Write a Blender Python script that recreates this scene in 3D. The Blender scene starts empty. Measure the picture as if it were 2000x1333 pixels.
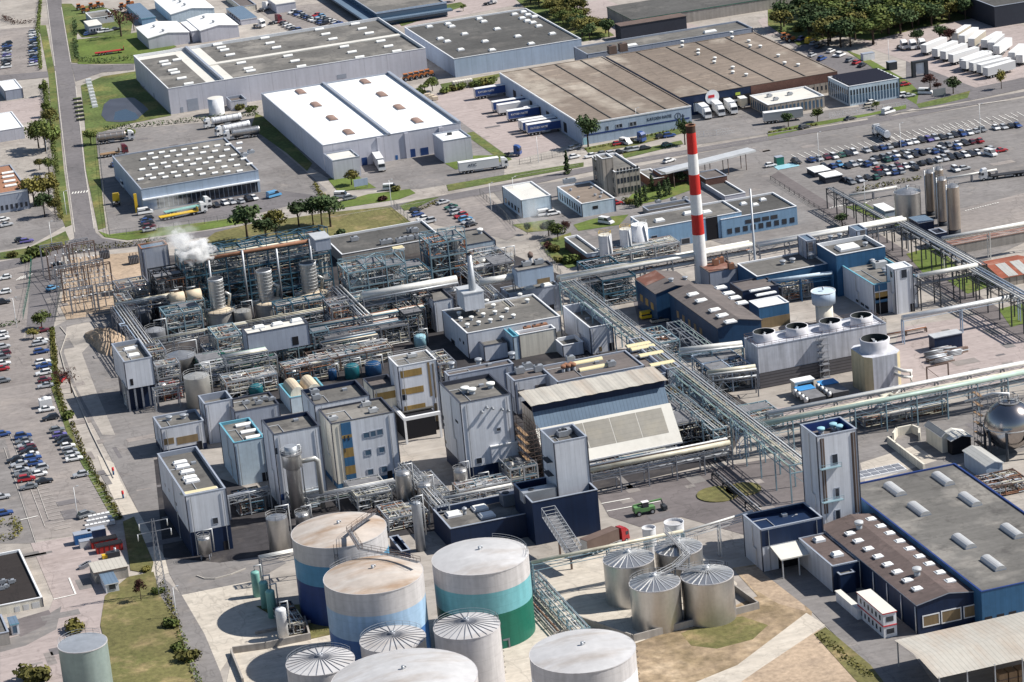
# Aerial view of a food-ingredients plant and the business park behind it. Units: metres.
# X runs along the plant's east-west grid, Y along its north-south grid, ground at z = 0.
import bpy,bmesh,math,random
from math import sin,cos,pi,radians,hypot,sqrt,atan2
from mathutils import Vector,Matrix
sc=bpy.context.scene
COL=sc.collection
rnd=random.Random(7)

# ---------------------------------------------------------------- surveying: photo point -> place on the ground
FOC=5924.0;PITCH=radians(18.1);ROLL=radians(-5.4);HEAD=radians(16.2);ALT=260.0
def _tow(v):
 c,s=cos(HEAD),sin(HEAD)
 return Vector((v[0]*c+v[1]*s,-v[0]*s+v[1]*c,v[2]))
_fw=Vector((0,cos(PITCH),-sin(PITCH)));_rt=Vector((1,0,0));_up=_rt.cross(_fw)
AXR=_tow(cos(ROLL)*_rt+sin(ROLL)*_up)
AXU=_tow(-sin(ROLL)*_rt+cos(ROLL)*_up)
AXF=_tow(_fw)
CAM=AXF*(-ALT/sin(PITCH));CAM.z=ALT
def ray(px,py):
 return AXF+AXR*((px-1000)/FOC)+AXU*((666.5-py)/FOC)
def G(px,py,z=0.0):
 d=ray(px,py);t=(z-ALT)/d.z
 return(CAM.x+d.x*t,CAM.y+d.y*t)
def onY(px,py,y):
 d=ray(px,py);t=(y-CAM.y)/d.y
 return(CAM.x+d.x*t,ALT+d.z*t)
def onX(px,py,x):
 d=ray(px,py);t=(x-CAM.x)/d.x
 return(CAM.y+d.y*t,ALT+d.z*t)
def PR(x,y,z):
 v=Vector((x,y,z))-CAM;w=v.dot(AXF)
 return(1000+FOC*v.dot(AXR)/w,666.5-FOC*v.dot(AXU)/w)
def hgt(bx,by,ty):
 x,y=G(bx,by);lo,hi=0.0,120.0
 for _ in range(40):
  m=(lo+hi)/2
  if PR(x,y,m)[1]>ty:lo=m
  else:hi=m
 return lo

# ---------------------------------------------------------------- materials
M={}
def mat(name,c,rough=.75,metal=0.0,blot=(.1,.06),fine=(.06,.9),streak=0.0,seam=None,stain=None,objrand=0.0,spec=.3,stain2=None,bump=None,local=False,crack=0):
 m=bpy.data.materials.new(name);m.use_nodes=True;M[name]=m
 nt=m.node_tree;N=nt.nodes;L=nt.links
 b=N['Principled BSDF']
 b.inputs['Roughness'].default_value=rough;b.inputs['Metallic'].default_value=metal
 b.inputs['Specular IOR Level'].default_value=spec
 if local:
  pos=N.new('ShaderNodeTexCoord').outputs['Object']
 else:
  pos=N.new('ShaderNodeNewGeometry').outputs['Position']
 def math_(op,a,bb):
  n=N.new('ShaderNodeMath');n.operation=op
  for i,v in enumerate((a,bb)):
   if isinstance(v,(int,float)):n.inputs[i].default_value=v
   else:L.new(v,n.inputs[i])
  return n.outputs[0]
 def noise(scale,detail=3,vec=None,rough_=.55):
  n=N.new('ShaderNodeTexNoise');n.inputs['Scale'].default_value=scale
  n.inputs['Detail'].default_value=detail;n.inputs['Roughness'].default_value=rough_
  L.new(vec or pos,n.inputs['Vector']);return n.outputs['Fac']
 def rng(v,a,bq,lo=.3,hi=.7):
  n=N.new('ShaderNodeMapRange');L.new(v,n.inputs[0])
  n.inputs[1].default_value=lo;n.inputs[2].default_value=hi
  n.inputs[3].default_value=a;n.inputs[4].default_value=bq
  return n.outputs[0]
 fac=None
 def mul(v):
  nonlocal fac
  fac=v if fac is None else math_('MULTIPLY',fac,v)
 if blot:mul(rng(noise(blot[1],4),1-blot[0],1+blot[0]))
 if fine:mul(rng(noise(fine[1],3),1-fine[0],1+fine[0]))
 if streak:
  mp=N.new('ShaderNodeMapping');L.new(pos,mp.inputs[0]);mp.inputs['Scale'].default_value=(.9,.9,.06)
  mul(rng(noise(1.0,4,mp.outputs[0]),1-streak,1+streak*.5))
 if seam:
  ax,per,wid,f=seam
  sp=N.new('ShaderNodeSeparateXYZ');L.new(pos,sp.inputs[0])
  if ax=='xy':v=math_('ADD',sp.outputs[0],sp.outputs[1])
  else:v=sp.outputs['xyz'.index(ax)]
  fr=math_('FRACT',math_('DIVIDE',v,per),0.0)
  lt=math_('LESS_THAN',fr,wid)
  mul(math_('SUBTRACT',1.0,math_('MULTIPLY',lt,1-f)))
 if crack:
  for sc_,w_,vec_ in((.035,.006,(1,.35,1)),(.11,.008,(.5,1,1))):
   mp=N.new('ShaderNodeMapping');L.new(pos,mp.inputs[0]);mp.inputs['Scale'].default_value=vec_
   e=math_('ABSOLUTE',math_('SUBTRACT',noise(sc_,5,mp.outputs[0],.6),.5),0.0)
   mul(rng(e,1-crack,1,0,w_))
  mp=N.new('ShaderNodeMapping');L.new(pos,mp.inputs[0]);mp.inputs['Scale'].default_value=(.03,1.1,1);mul(rng(noise(.8,2,mp.outputs[0]),1-crack*.4,1+crack*.25,.35,.65))
 if objrand:
  oi=N.new('ShaderNodeObjectInfo');mul(rng(oi.outputs['Random'],1-objrand,1+objrand,0,1))
 col=N.new('ShaderNodeRGB');col.outputs[0].default_value=(*c,1);src=col.outputs[0]
 for st in(stain,stain2):
  if st:
   c2,s_,lo,hi,amt=st[:5]
   vec=None
   if len(st)>5:
    mp=N.new('ShaderNodeMapping');L.new(pos,mp.inputs[0]);mp.inputs['Scale'].default_value=st[5];vec=mp.outputs[0]
   f=rng(noise(s_,5,vec,.62),0,amt,lo,hi)
   mx=N.new('ShaderNodeMix');mx.data_type='RGBA'
   L.new(f,mx.inputs[0]);L.new(src,mx.inputs[6]);mx.inputs[7].default_value=(*c2,1)
   src=mx.outputs[2]
 if fac is not None:
  vm=N.new('ShaderNodeVectorMath');vm.operation='SCALE'
  L.new(src,vm.inputs[0]);L.new(fac,vm.inputs['Scale']);src=vm.outputs[0]
 L.new(src,b.inputs['Base Color'])
 if bump:
  bn=N.new('ShaderNodeBump');bn.inputs['Strength'].default_value=bump[0];bn.inputs['Distance'].default_value=bump[2]
  L.new(noise(bump[1],4),bn.inputs['Height']);L.new(bn.outputs[0],b.inputs['Normal'])
 return m

# ground family
mat('ground',(.345,.314,.283),.95,blot=(.16,.018),fine=(.14,.25),stain=((.20,.175,.16),.035,.5,.72,.7),stain2=((.40,.35,.30),.09,.56,.75,.55),bump=(.25,1.5,.05),crack=.2)
mat('asphalt',(.155,.144,.148),.95,blot=(.12,.03),fine=(.1,.6),stain=((.105,.1,.105),.05,.55,.7,.6),stain2=((.22,.2,.195),.12,.58,.72,.5,(1,.15,1)),crack=.2)
mat('asphalt_old',(.20,.187,.182),.95,blot=(.14,.04),fine=(.1,.5),stain=((.14,.128,.125),.06,.52,.68,.6),stain2=((.30,.265,.24),.15,.55,.75,.6),crack=.2)
mat('asphalt_dark',(.145,.128,.128),.95,blot=(.15,.05),fine=(.1,.5),stain=((.17,.15,.15),.07,.5,.7,.7),crack=.2)
mat('carpark',(.245,.22,.208),.95,blot=(.13,.03),fine=(.12,.5),stain=((.15,.13,.125),.08,.55,.75,.7),stain2=((.31,.27,.24),.03,.5,.7,.6),crack=.2)
mat('pinkyard',(.36,.305,.29),.95,blot=(.1,.03),fine=(.09,.5),stain=((.25,.205,.19),.06,.52,.7,.6),stain2=((.2,.165,.155),.25,.62,.75,.5),crack=.2)
mat('asphalt_painted_shade',(.04,.037,.04),.9,blot=(.3,.06),fine=(.15,.5),stain=((.13,.115,.105),.08,.52,.7,.7),crack=.2)  # asphalt with the deep shade under the process plant painted into its colour
mat('concrete',(.46,.415,.36),.9,blot=(.1,.05),fine=(.08,.6),seam=('x',6,.012,.75),stain=((.34,.30,.26),.09,.5,.7,.7),crack=.2)
mat('concrete_pad',(.5,.45,.385),.9,blot=(.12,.05),fine=(.08,.6),stain=((.33,.30,.26),.1,.5,.72,.8),stain2=((.58,.53,.46),.25,.5,.7,.6),crack=.2)
mat('gravel',(.38,.29,.21),.98,blot=(.2,.05),fine=(.2,.9),stain=((.26,.2,.15),.15,.5,.7,.7),bump=(.5,2,.1))
mat('dirt',(.32,.24,.16),.98,blot=(.3,.06),fine=(.3,.5),stain=((.2,.15,.085),.08,.45,.65,.85),stain2=((.46,.37,.27),.06,.55,.75,.8),bump=(.6,.8,.25))
mat('grass',(.088,.118,.034),.98,blot=(.28,.05),fine=(.3,.8),stain=((.2,.17,.06),.07,.48,.68,.8),stain2=((.06,.085,.02),.16,.55,.72,.7),bump=(.6,1.5,.2))
mat('grass_dry',(.135,.125,.048),.98,blot=(.25,.05),fine=(.25,.7),stain=((.09,.1,.03),.06,.47,.62,.9),stain2=((.30,.22,.12),.12,.5,.7,.8),bump=(.6,1.2,.25))
mat('grass_bright',(.10,.14,.03),.98,blot=(.22,.08),fine=(.2,.9),stain=((.17,.15,.05),.1,.52,.7,.7))
mat('paint_white',(.72,.70,.66),.8,fine=(.15,.7),blot=None)
mat('paint_worn',(.42,.39,.36),.9,fine=(.2,.7),blot=None)
mat('kerb',(.42,.39,.35),.9)
mat('water',(.02,.035,.06),.12,blot=None,fine=None,spec=.6)
mat('liner',(.06,.065,.085),.45,blot=(.2,.1),fine=None,streak=0)
# walls
mat('wall_white',(.63,.65,.70),.6,blot=(.06,.08),fine=(.03,.8),streak=.15,seam=('xy',1.15,.07,.86))
mat('wall_cream',(.68,.64,.55),.65,blot=(.06,.08),fine=(.03,.8),streak=.2,seam=('xy',1.15,.07,.88))
mat('wall_grey',(.34,.375,.45),.6,blot=(.06,.08),fine=(.03,.8),streak=.12,seam=('xy',1.2,.07,.86))
mat('wall_panel',(.53,.53,.585),.7,blot=(.06,.06),fine=(.03,.8),streak=.1,seam=('xy',9,.015,.7))
mat('wall_bluegrey',(.36,.44,.55),.6,blot=(.06,.06),fine=(.03,.8),streak=.12,seam=('xy',6,.02,.75))
mat('wall_blue',(.22,.36,.52),.6,blot=(.06,.08),streak=.12,seam=('xy',1.2,.07,.86))
mat('wall_midblue',(.035,.115,.23),.55,blot=(.08,.08),streak=.15,seam=('xy',1.2,.07,.85))
mat('wall_navy',(.008,.021,.06),.5,blot=(.1,.08),fine=(.05,.6),streak=.15,seam=('xy',1.2,.07,.82))
mat('wall_paleblue',(.5,.6,.68),.6,streak=.12,seam=('xy',1.1,.07,.86))
mat('wall_concrete',(.34,.315,.29),.85,blot=(.12,.1),streak=.2)
mat('wall_brick',(.135,.07,.056),.85,blot=(.12,.2),fine=(.15,2))
mat('wall_stone',(.36,.32,.28),.85,blot=(.12,.1),streak=.15,seam=('xy',2.2,.2,.6))
mat('wall_deep',(.014,.05,.115),.5,blot=(.1,.08),fine=(.05,.6),streak=.15,seam=('xy',1.2,.07,.82))
mat('wall_dark',(.03,.035,.05),.6)
mat('louver',(.12,.115,.125),.7,blot=(.15,.1),seam=('z',.8,.3,.55))
mat('band_gold',(.30,.20,.07),.6,streak=.25,blot=(.15,.2))
mat('band_brown',(.22,.16,.09),.6,streak=.2)
# roofs
mat('roof_grey',(.135,.129,.121),.95,blot=(.16,.035),fine=(.09,.7),stain=((.23,.215,.195),.07,.5,.62,.75),stain2=((.085,.08,.076),.13,.57,.66,.8),crack=.22)
mat('roof_dark',(.085,.083,.08),.95,blot=(.18,.035),fine=(.1,.7),stain=((.16,.15,.14),.09,.55,.72,.7),crack=.22)
mat('roof_black',(.028,.023,.022),.95,blot=(.2,.05),crack=.2)
mat('roof_brown',(.13,.113,.108),.95,blot=(.12,.04),fine=(.08,.8),stain=((.175,.15,.14),.09,.55,.72,.6),seam=('x',4,.02,.85),crack=.22)
mat('roof_maroon',(.115,.088,.082),.95,blot=(.12,.05),fine=(.08,.8),stain=((.18,.13,.12),.1,.55,.72,.6),crack=.22)
mat('roof_white',(.80,.80,.79),.6,blot=(.03,.05),fine=(.02,.8),stain=((.62,.62,.6),.07,.55,.75,.5))
mat('roof_offwhite',(.62,.60,.55),.7,blot=(.06,.08),fine=(.03,.8),stain=((.45,.42,.38),.15,.55,.75,.6))
mat('roof_tan',(.195,.158,.13),.95,blot=(.2,.02),fine=(.1,.5),stain=((.50,.45,.38),.016,.5,.62,.9,(1,.6,1)),stain2=((.36,.29,.23),.28,.58,.72,.7,(.16,1.1,1)),crack=.22)
mat('roof_rust',(.19,.085,.062),.8,blot=(.2,.2),stain=((.28,.2,.17),.2,.5,.7,.8))
mat('roof_corr',(.43,.405,.36),.7,blot=(.08,.08),seam=('x',1.0,.14,.78),stain=((.36,.27,.2),.12,.5,.7,.7,(1,.2,1)))
mat('roof_corrgrey',(.40,.40,.385),.7,blot=(.08,.08),seam=('x',1.0,.14,.8),stain=((.28,.27,.26),.12,.5,.7,.7,(1,.2,1)))
mat('roof_red',(.28,.085,.05),.8,blot=(.2,.2),stain=((.36,.25,.2),.2,.5,.7,.8))
mat('roof_orange',(.30,.15,.09),.85,blot=(.1,.1),seam=('x',1.2,.12,.85))
mat('roof_bluegrey',(.125,.18,.25),.6,seam=('x',.9,.2,.8),blot=(.08,.1))
mat('roof_beige',(.27,.255,.225),.75,blot=(.08,.1),seam=('z',.9,.12,.9),stain=((.34,.31,.25),.15,.5,.7,.6))
mat('coping_white',(.70,.71,.73),.5,blot=None)
mat('coping_grey',(.30,.33,.39),.5,blot=None)
mat('coping_cyan',(.14,.36,.46),.5,blot=None)
mat('coping_blue',(.02,.045,.17),.5,blot=None)
mat('coping_dark',(.05,.055,.075),.5,blot=None)
mat('skylight_white',(.78,.78,.75),.45,blot=None,fine=None)
mat('skylight_yellow',(.66,.58,.36),.5,blot=None,fine=None)
mat('skylight_brown',(.30,.2,.16),.5,blot=(.15,.4))
mat('skylight_grey',(.5,.5,.5),.35,blot=None,metal=.2)
mat('glass',(.025,.032,.045),.15,blot=None,fine=None,spec=.6)
mat('glass_blue',(.06,.11,.17),.15,blot=None,fine=None,spec=.6)
mat('door_blue',(.02,.05,.16),.5,blot=None)
mat('door_dark',(.02,.02,.025),.6,blot=None)
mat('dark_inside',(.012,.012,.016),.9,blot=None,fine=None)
mat('solar',(.012,.012,.02),.25,blot=None,fine=None,spec=.6)
# metals and equipment
mat('stainless',(.54,.53,.52),.38,.85,blot=(.08,.2),fine=(.05,1.5),streak=.12)
mat('polished',(.36,.33,.32),.2,1,blot=(.08,.2),fine=None)
mat('stainless_warm',(.45,.39,.34),.42,.8,blot=(.1,.2),fine=(.05,1.5),streak=.2)
mat('galv',(.40,.42,.45),.5,.5,blot=(.1,.3))
mat('galv_light',(.58,.59,.60),.5,.35,blot=(.08,.3))
mat('clad',(.50,.49,.46),.45,.55,blot=(.1,.2),fine=(.06,1),streak=.1)
mat('pipe_white',(.62,.61,.58),.5,.15,blot=(.1,.3))
mat('pipe_cream',(.55,.52,.42),.5,.1,blot=(.1,.3),stain=((.33,.28,.2),.2,.5,.7,.7))
mat('pipe_green',(.36,.46,.41),.5,.1,blot=(.1,.3))
mat('pipe_grey',(.26,.27,.29),.55,.3,blot=(.15,.3))
mat('pipe_rust',(.26,.13,.08),.8,0,blot=(.2,.4))
mat('steel_teal',(.055,.13,.185),.55,.1,blot=(.1,.3))
mat('steel_cyan',(.22,.32,.37),.55,.1,blot=(.1,.3))
mat('steel_blue',(.04,.13,.26),.55,.1,blot=(.1,.3))
mat('steel_grey',(.23,.24,.27),.55,.3,blot=(.1,.3))
mat('steel_dark',(.045,.05,.06),.6,.3,blot=(.1,.3))
mat('steel_brown',(.14,.1,.085),.7,.1,blot=(.15,.3))
mat('grating',(.2,.2,.21),.7,.3,blot=(.2,.5))
mat('tank_top',(.50,.44,.39),.6,.1,blot=(.12,.1),fine=(.08,.6),stain=((.32,.21,.13),.16,.46,.64,.8,(.3,1,1)),stain2=((.6,.58,.55),.25,.54,.72,.6,(.3,1,1)))
mat('tank_top_white',(.52,.51,.51),.5,.1,blot=(.1,.1),fine=(.06,.6),stain=((.36,.31,.27),.16,.5,.68,.7,(.3,1,1)),stain2=((.62,.62,.62),.3,.55,.7,.6,(.3,1,1)))
mat('tank_grey',(.52,.50,.50),.5,.05,blot=(.05,.1),streak=.15,seam=('z',2.4,.035,.87))
mat('tank_white',(.72,.73,.76),.5,.05,blot=(.04,.1),streak=.15,seam=('z',2.4,.035,.87))
mat('tank_teal',(.08,.26,.42),.45,0,blot=(.05,.1),streak=.15,seam=('z',2.4,.035,.87))
mat('tank_sky',(.32,.46,.62),.45,0,blot=(.04,.1),streak=.15,seam=('z',2.4,.035,.87))
mat('tank_royal',(.055,.14,.34),.45,0,blot=(.06,.1),streak=.15,seam=('z',2.4,.035,.87))
mat('tank_navy',(.022,.05,.17),.45,0,blot=(.06,.1),streak=.15,seam=('z',2.4,.035,.87))
mat('tank_aqua',(.16,.40,.44),.45,0,blot=(.04,.1),streak=.15,seam=('z',2.4,.035,.87))
mat('tank_forest',(.012,.125,.085),.45,0,blot=(.06,.1),streak=.15,seam=('z',2.4,.035,.87))
mat('tank_sage',(.27,.33,.31),.45,.2,blot=(.06,.1),streak=.08)
mat('drum_green',(.2,.42,.38),.5,blot=(.06,.4),streak=.1)
mat('vessel_teal',(.015,.12,.15),.4,blot=(.06,.4))
mat('vessel_blue',(.015,.06,.15),.4,blot=(.06,.4))
mat('vessel_green',(.02,.15,.11),.4,blot=(.06,.4))
mat('vessel_pale',(.30,.52,.60),.4,blot=(.06,.4))
mat('lagging',(.44,.42,.39),.6,.25,blot=(.1,.2),seam=('z',2.2,.06,.65),streak=.12)
mat('lagging_top',(.56,.47,.35),.7,blot=(.15,.2))
mat('chimney_red',(.52,.028,.022),.55,blot=(.06,.2),streak=.1)
mat('chimney_white',(.74,.73,.72),.55,blot=(.05,.2),streak=.1)
mat('soot',(.06,.035,.025),.9)
mat('ctower',(.53,.54,.59),.75,blot=(.08,.1),streak=.3,seam=('xy',1.3,.06,.85),stain=((.60,.60,.6),.1,.5,.7,.7))
mat('ctower_cream',(.55,.47,.30),.7,blot=(.06,.1),streak=.2,seam=('xy',1.5,.05,.85))
mat('fan_ring',(.56,.55,.58),.6,blot=(.05,.3),streak=.15)
mat('fan_inside',(.03,.035,.035),.8)
mat('rubber',(.02,.02,.022),.8,blot=None,fine=None)
mat('chassis',(.035,.035,.04),.6,blot=None,fine=None)
mat('wood',(.25,.16,.09),.8,blot=(.15,.5),fine=(.15,3))
mat('red_plant',(.36,.03,.025),.55,blot=None)
mat('yellow_plant',(.62,.40,.03),.55,blot=None)
mat('orange_plant',(.42,.15,.05),.55,blot=None)
mat('green_plant',(.12,.25,.10),.5,blot=None)
mat('blue_tarp',(.05,.25,.55),.6,blot=(.1,.5))
mat('blue_container',(.03,.12,.32),.55,blot=None,seam=('xy',.6,.3,.8))
mat('cube_white',(.72,.72,.72),.5,blot=None)
mat('sign_text',(.04,.05,.08),.6,blot=None,fine=None)
mat('sign_white',(.74,.76,.78),.5,blot=None,fine=None)
mat('sign_red',(.50,.03,.04),.5,blot=None,fine=None)
mat('sign_green',(.35,.42,.06),.5,blot=None,fine=None)
mat('fence_mesh',(.16,.17,.17),.7,.2,blot=None)
CARC={'white':(.70,.70,.70),'silver':(.40,.41,.43),'grey':(.17,.18,.195),'black':(.018,.018,.022),'blue':(.03,.07,.22),'red':(.34,.02,.025),'pale blue':(.09,.27,.48),'beige':(.42,.38,.31),'green':(.03,.11,.08),'yellow':(.62,.42,.02),'maroon':(.12,.02,.03),'purple':(.12,.1,.3),'orange':(.5,.14,.03)}
for k,v in CARC.items():
 mat('paint_'+k.replace(' ','_')+'_car',v,.3,.0,blot=None,fine=None,spec=.6)
# foliage
mat('bark',(.07,.05,.038),.9,blot=(.2,.5),local=True)
def leafmat(n,c,c2,c3):
 mat(n,c,.8,blot=(.35,.35),fine=(.3,1.3),stain=(c2,.5,.48,.66,.9),stain2=(c3,.9,.58,.72,.8),objrand=.3,local=True,spec=.15)
leafmat('leaf_green',(.095,.125,.036),(.125,.13,.036),(.035,.048,.018))
leafmat('leaf_dark',(.052,.082,.034),(.062,.08,.032),(.016,.028,.014))
leafmat('leaf_olive',(.115,.112,.034),(.18,.155,.045),(.055,.068,.02))
leafmat('leaf_yellow',(.16,.145,.04),(.22,.19,.055),(.1,.095,.02))
leafmat('leaf_red',(.06,.025,.022),(.085,.04,.03),(.03,.015,.015))
leafmat('leaf_hedge',(.075,.078,.02),(.16,.13,.03),(.03,.035,.012))

# ---------------------------------------------------------------- mesh builder
class MB:
 def __init__(s):s.v=[];s.f=[];s.m=[];s.mats=[];s.sm=[]
 def mi(s,m):
  if m not in s.mats:s.mats.append(m)
  return s.mats.index(m)
 def face(s,pts,m,smooth=False):
  i=len(s.v);s.v+=[tuple(p)for p in pts];s.f.append(tuple(range(i,i+len(pts))));s.m.append(s.mi(m));s.sm.append(smooth)
 def box(s,x0,y0,z0,x1,y1,z1,m,top=None,bottom=False):
  i=len(s.v);k=s.mi(m);t=s.mi(top)if top else k
  s.v+=[(x0,y0,z0),(x1,y0,z0),(x1,y1,z0),(x0,y1,z0),(x0,y0,z1),(x1,y0,z1),(x1,y1,z1),(x0,y1,z1)]
  fs=[(0,1,5,4),(1,2,6,5),(2,3,7,6),(3,0,4,7),(4,5,6,7),(3,2,1,0)]
  for q,f in enumerate(fs):
   s.f.append(tuple(i+a for a in f));s.m.append(t if q==4 else k);s.sm.append(False)
  return s
 def hexa(s,p,m,top=None):
  i=len(s.v);k=s.mi(m);t=s.mi(top)if top else k
  s.v+=[tuple(a)for a in p]
  for q,f in enumerate([(0,1,5,4),(1,2,6,5),(2,3,7,6),(3,0,4,7),(4,5,6,7),(3,2,1,0)]):
   s.f.append(tuple(i+a for a in f));s.m.append(t if q==4 else k);s.sm.append(False)
  return s
 def cyl(s,x,y,z0,z1,r0,r1=None,m='steel_grey',n=24,cap=None,bot=False,smooth=True):
  r1=r0 if r1 is None else r1
  i=len(s.v);k=s.mi(m)
  for z,r in((z0,r0),(z1,r1)):
   for a in range(n):
    t=2*pi*a/n;s.v.append((x+r*cos(t),y+r*sin(t),z))
  for a in range(n):
   b=(a+1)%n
   s.f.append((i+a,i+b,i+n+b,i+n+a));s.m.append(k);s.sm.append(smooth)
  if cap!=0:
   s.f.append(tuple(i+n+a for a in range(n)));s.m.append(s.mi(cap)if cap else k);s.sm.append(False)
  if bot:
   s.f.append(tuple(i+n-1-a for a in range(n)));s.m.append(k);s.sm.append(False)
  return s
 def cone(s,x,y,z0,z1,r,m,n=32,r1=0.0):
  i=len(s.v);k=s.mi(m)
  for a in range(n):
   t=2*pi*a/n;s.v.append((x+r*cos(t),y+r*sin(t),z0))
  s.v.append((x,y,z1))
  for a in range(n):
   s.f.append((i+a,i+(a+1)%n,i+n));s.m.append(k);s.sm.append(True)
  return s
 def dome(s,x,y,z0,r,hh,m,n=24,rings=5):
  pr=[(r*cos(pi/2*q/rings),z0+hh*sin(pi/2*q/rings))for q in range(rings+1)]
  s.lathe(x,y,pr,m,n)
  return s
 def lathe(s,x,y,prof,m,n=24,smooth=True):
  i=len(s.v);k=s.mi(m)
  for r,z in prof:
   for a in range(n):
    t=2*pi*a/n;s.v.append((x+r*cos(t),y+r*sin(t),z))
  for q in range(len(prof)-1):
   for a in range(n):
    b=(a+1)%n;o=i+q*n
    s.f.append((o+a,o+b,o+n+b,o+n+a));s.m.append(k);s.sm.append(smooth)
  return s
 def tube(s,pts,r,m,n=6):
  pts=[Vector(p)for p in pts];i0=len(s.v);k=s.mi(m);rings=[]
  up=Vector((0,0,1))
  for q,p in enumerate(pts):
   a=pts[q]-pts[q-1]if q else pts[1]-pts[0]
   b=pts[q+1]-pts[q]if q<len(pts)-1 else a
   a=a.normalized();b=b.normalized();t=(a+b)
   t=t.normalized()if t.length>1e-4 else a
   ref=up if abs(t.z)<.9 else Vector((1,0,0))
   e1=t.cross(ref).normalized();e2=e1.cross(t)
   mt=1/max(.5,a.dot(t))
   side=(b-a)
   for c in range(n):
    w=2*pi*c/n+pi/n;d=e1*cos(w)+e2*sin(w)
    if side.length>1e-3:
     sn=side.normalized();comp=d.dot(sn);d=d+sn*comp*(mt-1)
    s.v.append(tuple(p+d*r))
  for q in range(len(pts)-1):
   for c in range(n):
    b=(c+1)%n;o=i0+q*n
    s.f.append((o+c,o+b,o+n+b,o+n+c));s.m.append(k);s.sm.append(n>5)
  s.f.append(tuple(i0+n-1-c for c in range(n)));s.m.append(k);s.sm.append(False)
  s.f.append(tuple(i0+(len(pts)-1)*n+c for c in range(n)));s.m.append(k);s.sm.append(False)
  return s
 def beam(s,p,q,w,m):
  return s.tube([p,q],w*.7,m,4)
 def disc_tube(s,x,y,z,R,r,m,n=24,a0=0.0,a1=2*pi):
  return s.tube([(x+R*cos(a0+(a1-a0)*t/n),y+R*sin(a0+(a1-a0)*t/n),z)for t in range(n+1)],r,m,4)
 def mesh(s,name,ox=0,oy=0,oz=0):
  me=bpy.data.meshes.new(name)
  me.from_pydata([(a-ox,b-oy,c-oz)for a,b,c in s.v],[],s.f)
  for m in s.mats:me.materials.append(M[m])
  me.polygons.foreach_set('material_index',s.m);me.polygons.foreach_set('use_smooth',s.sm)
  me.update();return me

WO={}
def tag(o,label=None,cat=None,group=None,kind=None):
 if label:o['label']=label
 if cat:o['category']=cat
 if group:o['group']=group
 if kind:o['kind']=kind
 return o
def thing(name,label,cat,at,group=None):
 o=bpy.data.objects.new(name,None);COL.objects.link(o);o.location=at;o.empty_display_size=.5
 WO[o.name]=Vector(at);return tag(o,label,cat,group)
def part(name,src,parent=None,at=None,rot=0.0,scl=None,depth=None):
 """src: MB in world metres (at None) or MB / mesh in its own metres placed at the world point at."""
 if isinstance(src,MB):
  if at is None:
   org=WO[parent.name]if parent is not None else Vector((0,0,0))
   me=src.mesh(name,*org);loc=org
  else:
   me=src.mesh(name);loc=Vector(at)
 else:
  me=src;loc=Vector(at)
 o=bpy.data.objects.new(name,me);COL.objects.link(o)
 WO[o.name]=Vector(loc)
 if parent is not None:
  o.parent=parent;o.location=loc-WO[parent.name]
 else:o.location=loc
 o.rotation_euler.z=rot
 if scl:o.scale=scl
 return o
def solo(name,mb,label,cat,group=None,at=None,rot=0.0,kind=None):
 """one mesh = one thing, its origin at the foot of the mesh"""
 if isinstance(mb,MB)and at is None:
  xs=[p[0]for p in mb.v];ys=[p[1]for p in mb.v]
  c=((min(xs)+max(xs))/2,(min(ys)+max(ys))/2,0)
  me=mb.mesh(name,*c);o=part(name,me,None,c,rot)
 else:o=part(name,mb,None,at,rot)
 return tag(o,label,cat,group,kind)
# ---------------------------------------------------------------- camera, light, sky
cd=bpy.data.cameras.new('camera');co=bpy.data.objects.new('camera',cd);COL.objects.link(co)
co.location=CAM
co.rotation_euler=Matrix((AXR,AXU,-AXF)).transposed().to_euler()
cd.sensor_width=36;cd.lens=36*FOC/2000;cd.clip_start=1;cd.clip_end=20000
sc.camera=co
SUND=Vector((.97,-.22,1.0)).normalized()
EL=math.asin(SUND.z);AZ=atan2(SUND.x,SUND.y)
sd=bpy.data.lights.new('sun','SUN');sd.energy=4.7;sd.angle=radians(.55);sd.color=(1,.955,.88)
so=bpy.data.objects.new('sun',sd);COL.objects.link(so);so.location=(0,0,300)
so.rotation_euler=SUND.to_track_quat('Z','Y').to_euler()
wd=bpy.data.worlds.new('World');sc.world=wd;wd.use_nodes=True
nt=wd.node_tree;sky=nt.nodes.new('ShaderNodeTexSky');sky.sky_type='NISHITA';sky.sun_disc=False
sky.sun_elevation=EL;sky.sun_rotation=AZ;sky.air_density=1.0;sky.dust_density=.6
nt.links.new(sky.outputs[0],nt.nodes['Background'].inputs[0]);nt.nodes['Background'].inputs[1].default_value=.07
vs=sc.view_settings;vs.view_transform='Standard';vs.look='None';vs.exposure=.52;vs.gamma=1
try:
 sc.cycles.max_bounces=5;sc.cycles.diffuse_bounces=4;sc.cycles.glossy_bounces=2;sc.cycles.transparent_max_bounces=6
 sc.cycles.volume_bounces=10;sc.cycles.caustics_reflective=False;sc.cycles.caustics_refractive=False
except Exception:pass

# ---------------------------------------------------------------- ground
g=MB();g.face([(-2500,-1500,0),(2500,-1500,0),(2500,3500,0),(-2500,3500,0)],'ground')
tag(part('ground',g),'pale beige worn ground of the whole industrial estate','ground',kind='structure')
LAY=[0]
def area(name,m,pts,label,z=None):
 LAY[0]+=1
 zz=.02+.0013*LAY[0]if z is None else z
 mb=MB();q=[(*G(*p),zz)for p in pts]
 a=sum(q[i][0]*q[(i+1)%len(q)][1]-q[(i+1)%len(q)][0]*q[i][1]for i in range(len(q)))
 if a<0:q.reverse()
 mb.face(q,m)
 return tag(part(name,mb),label,name.replace('_',' '),kind='structure')
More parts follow.
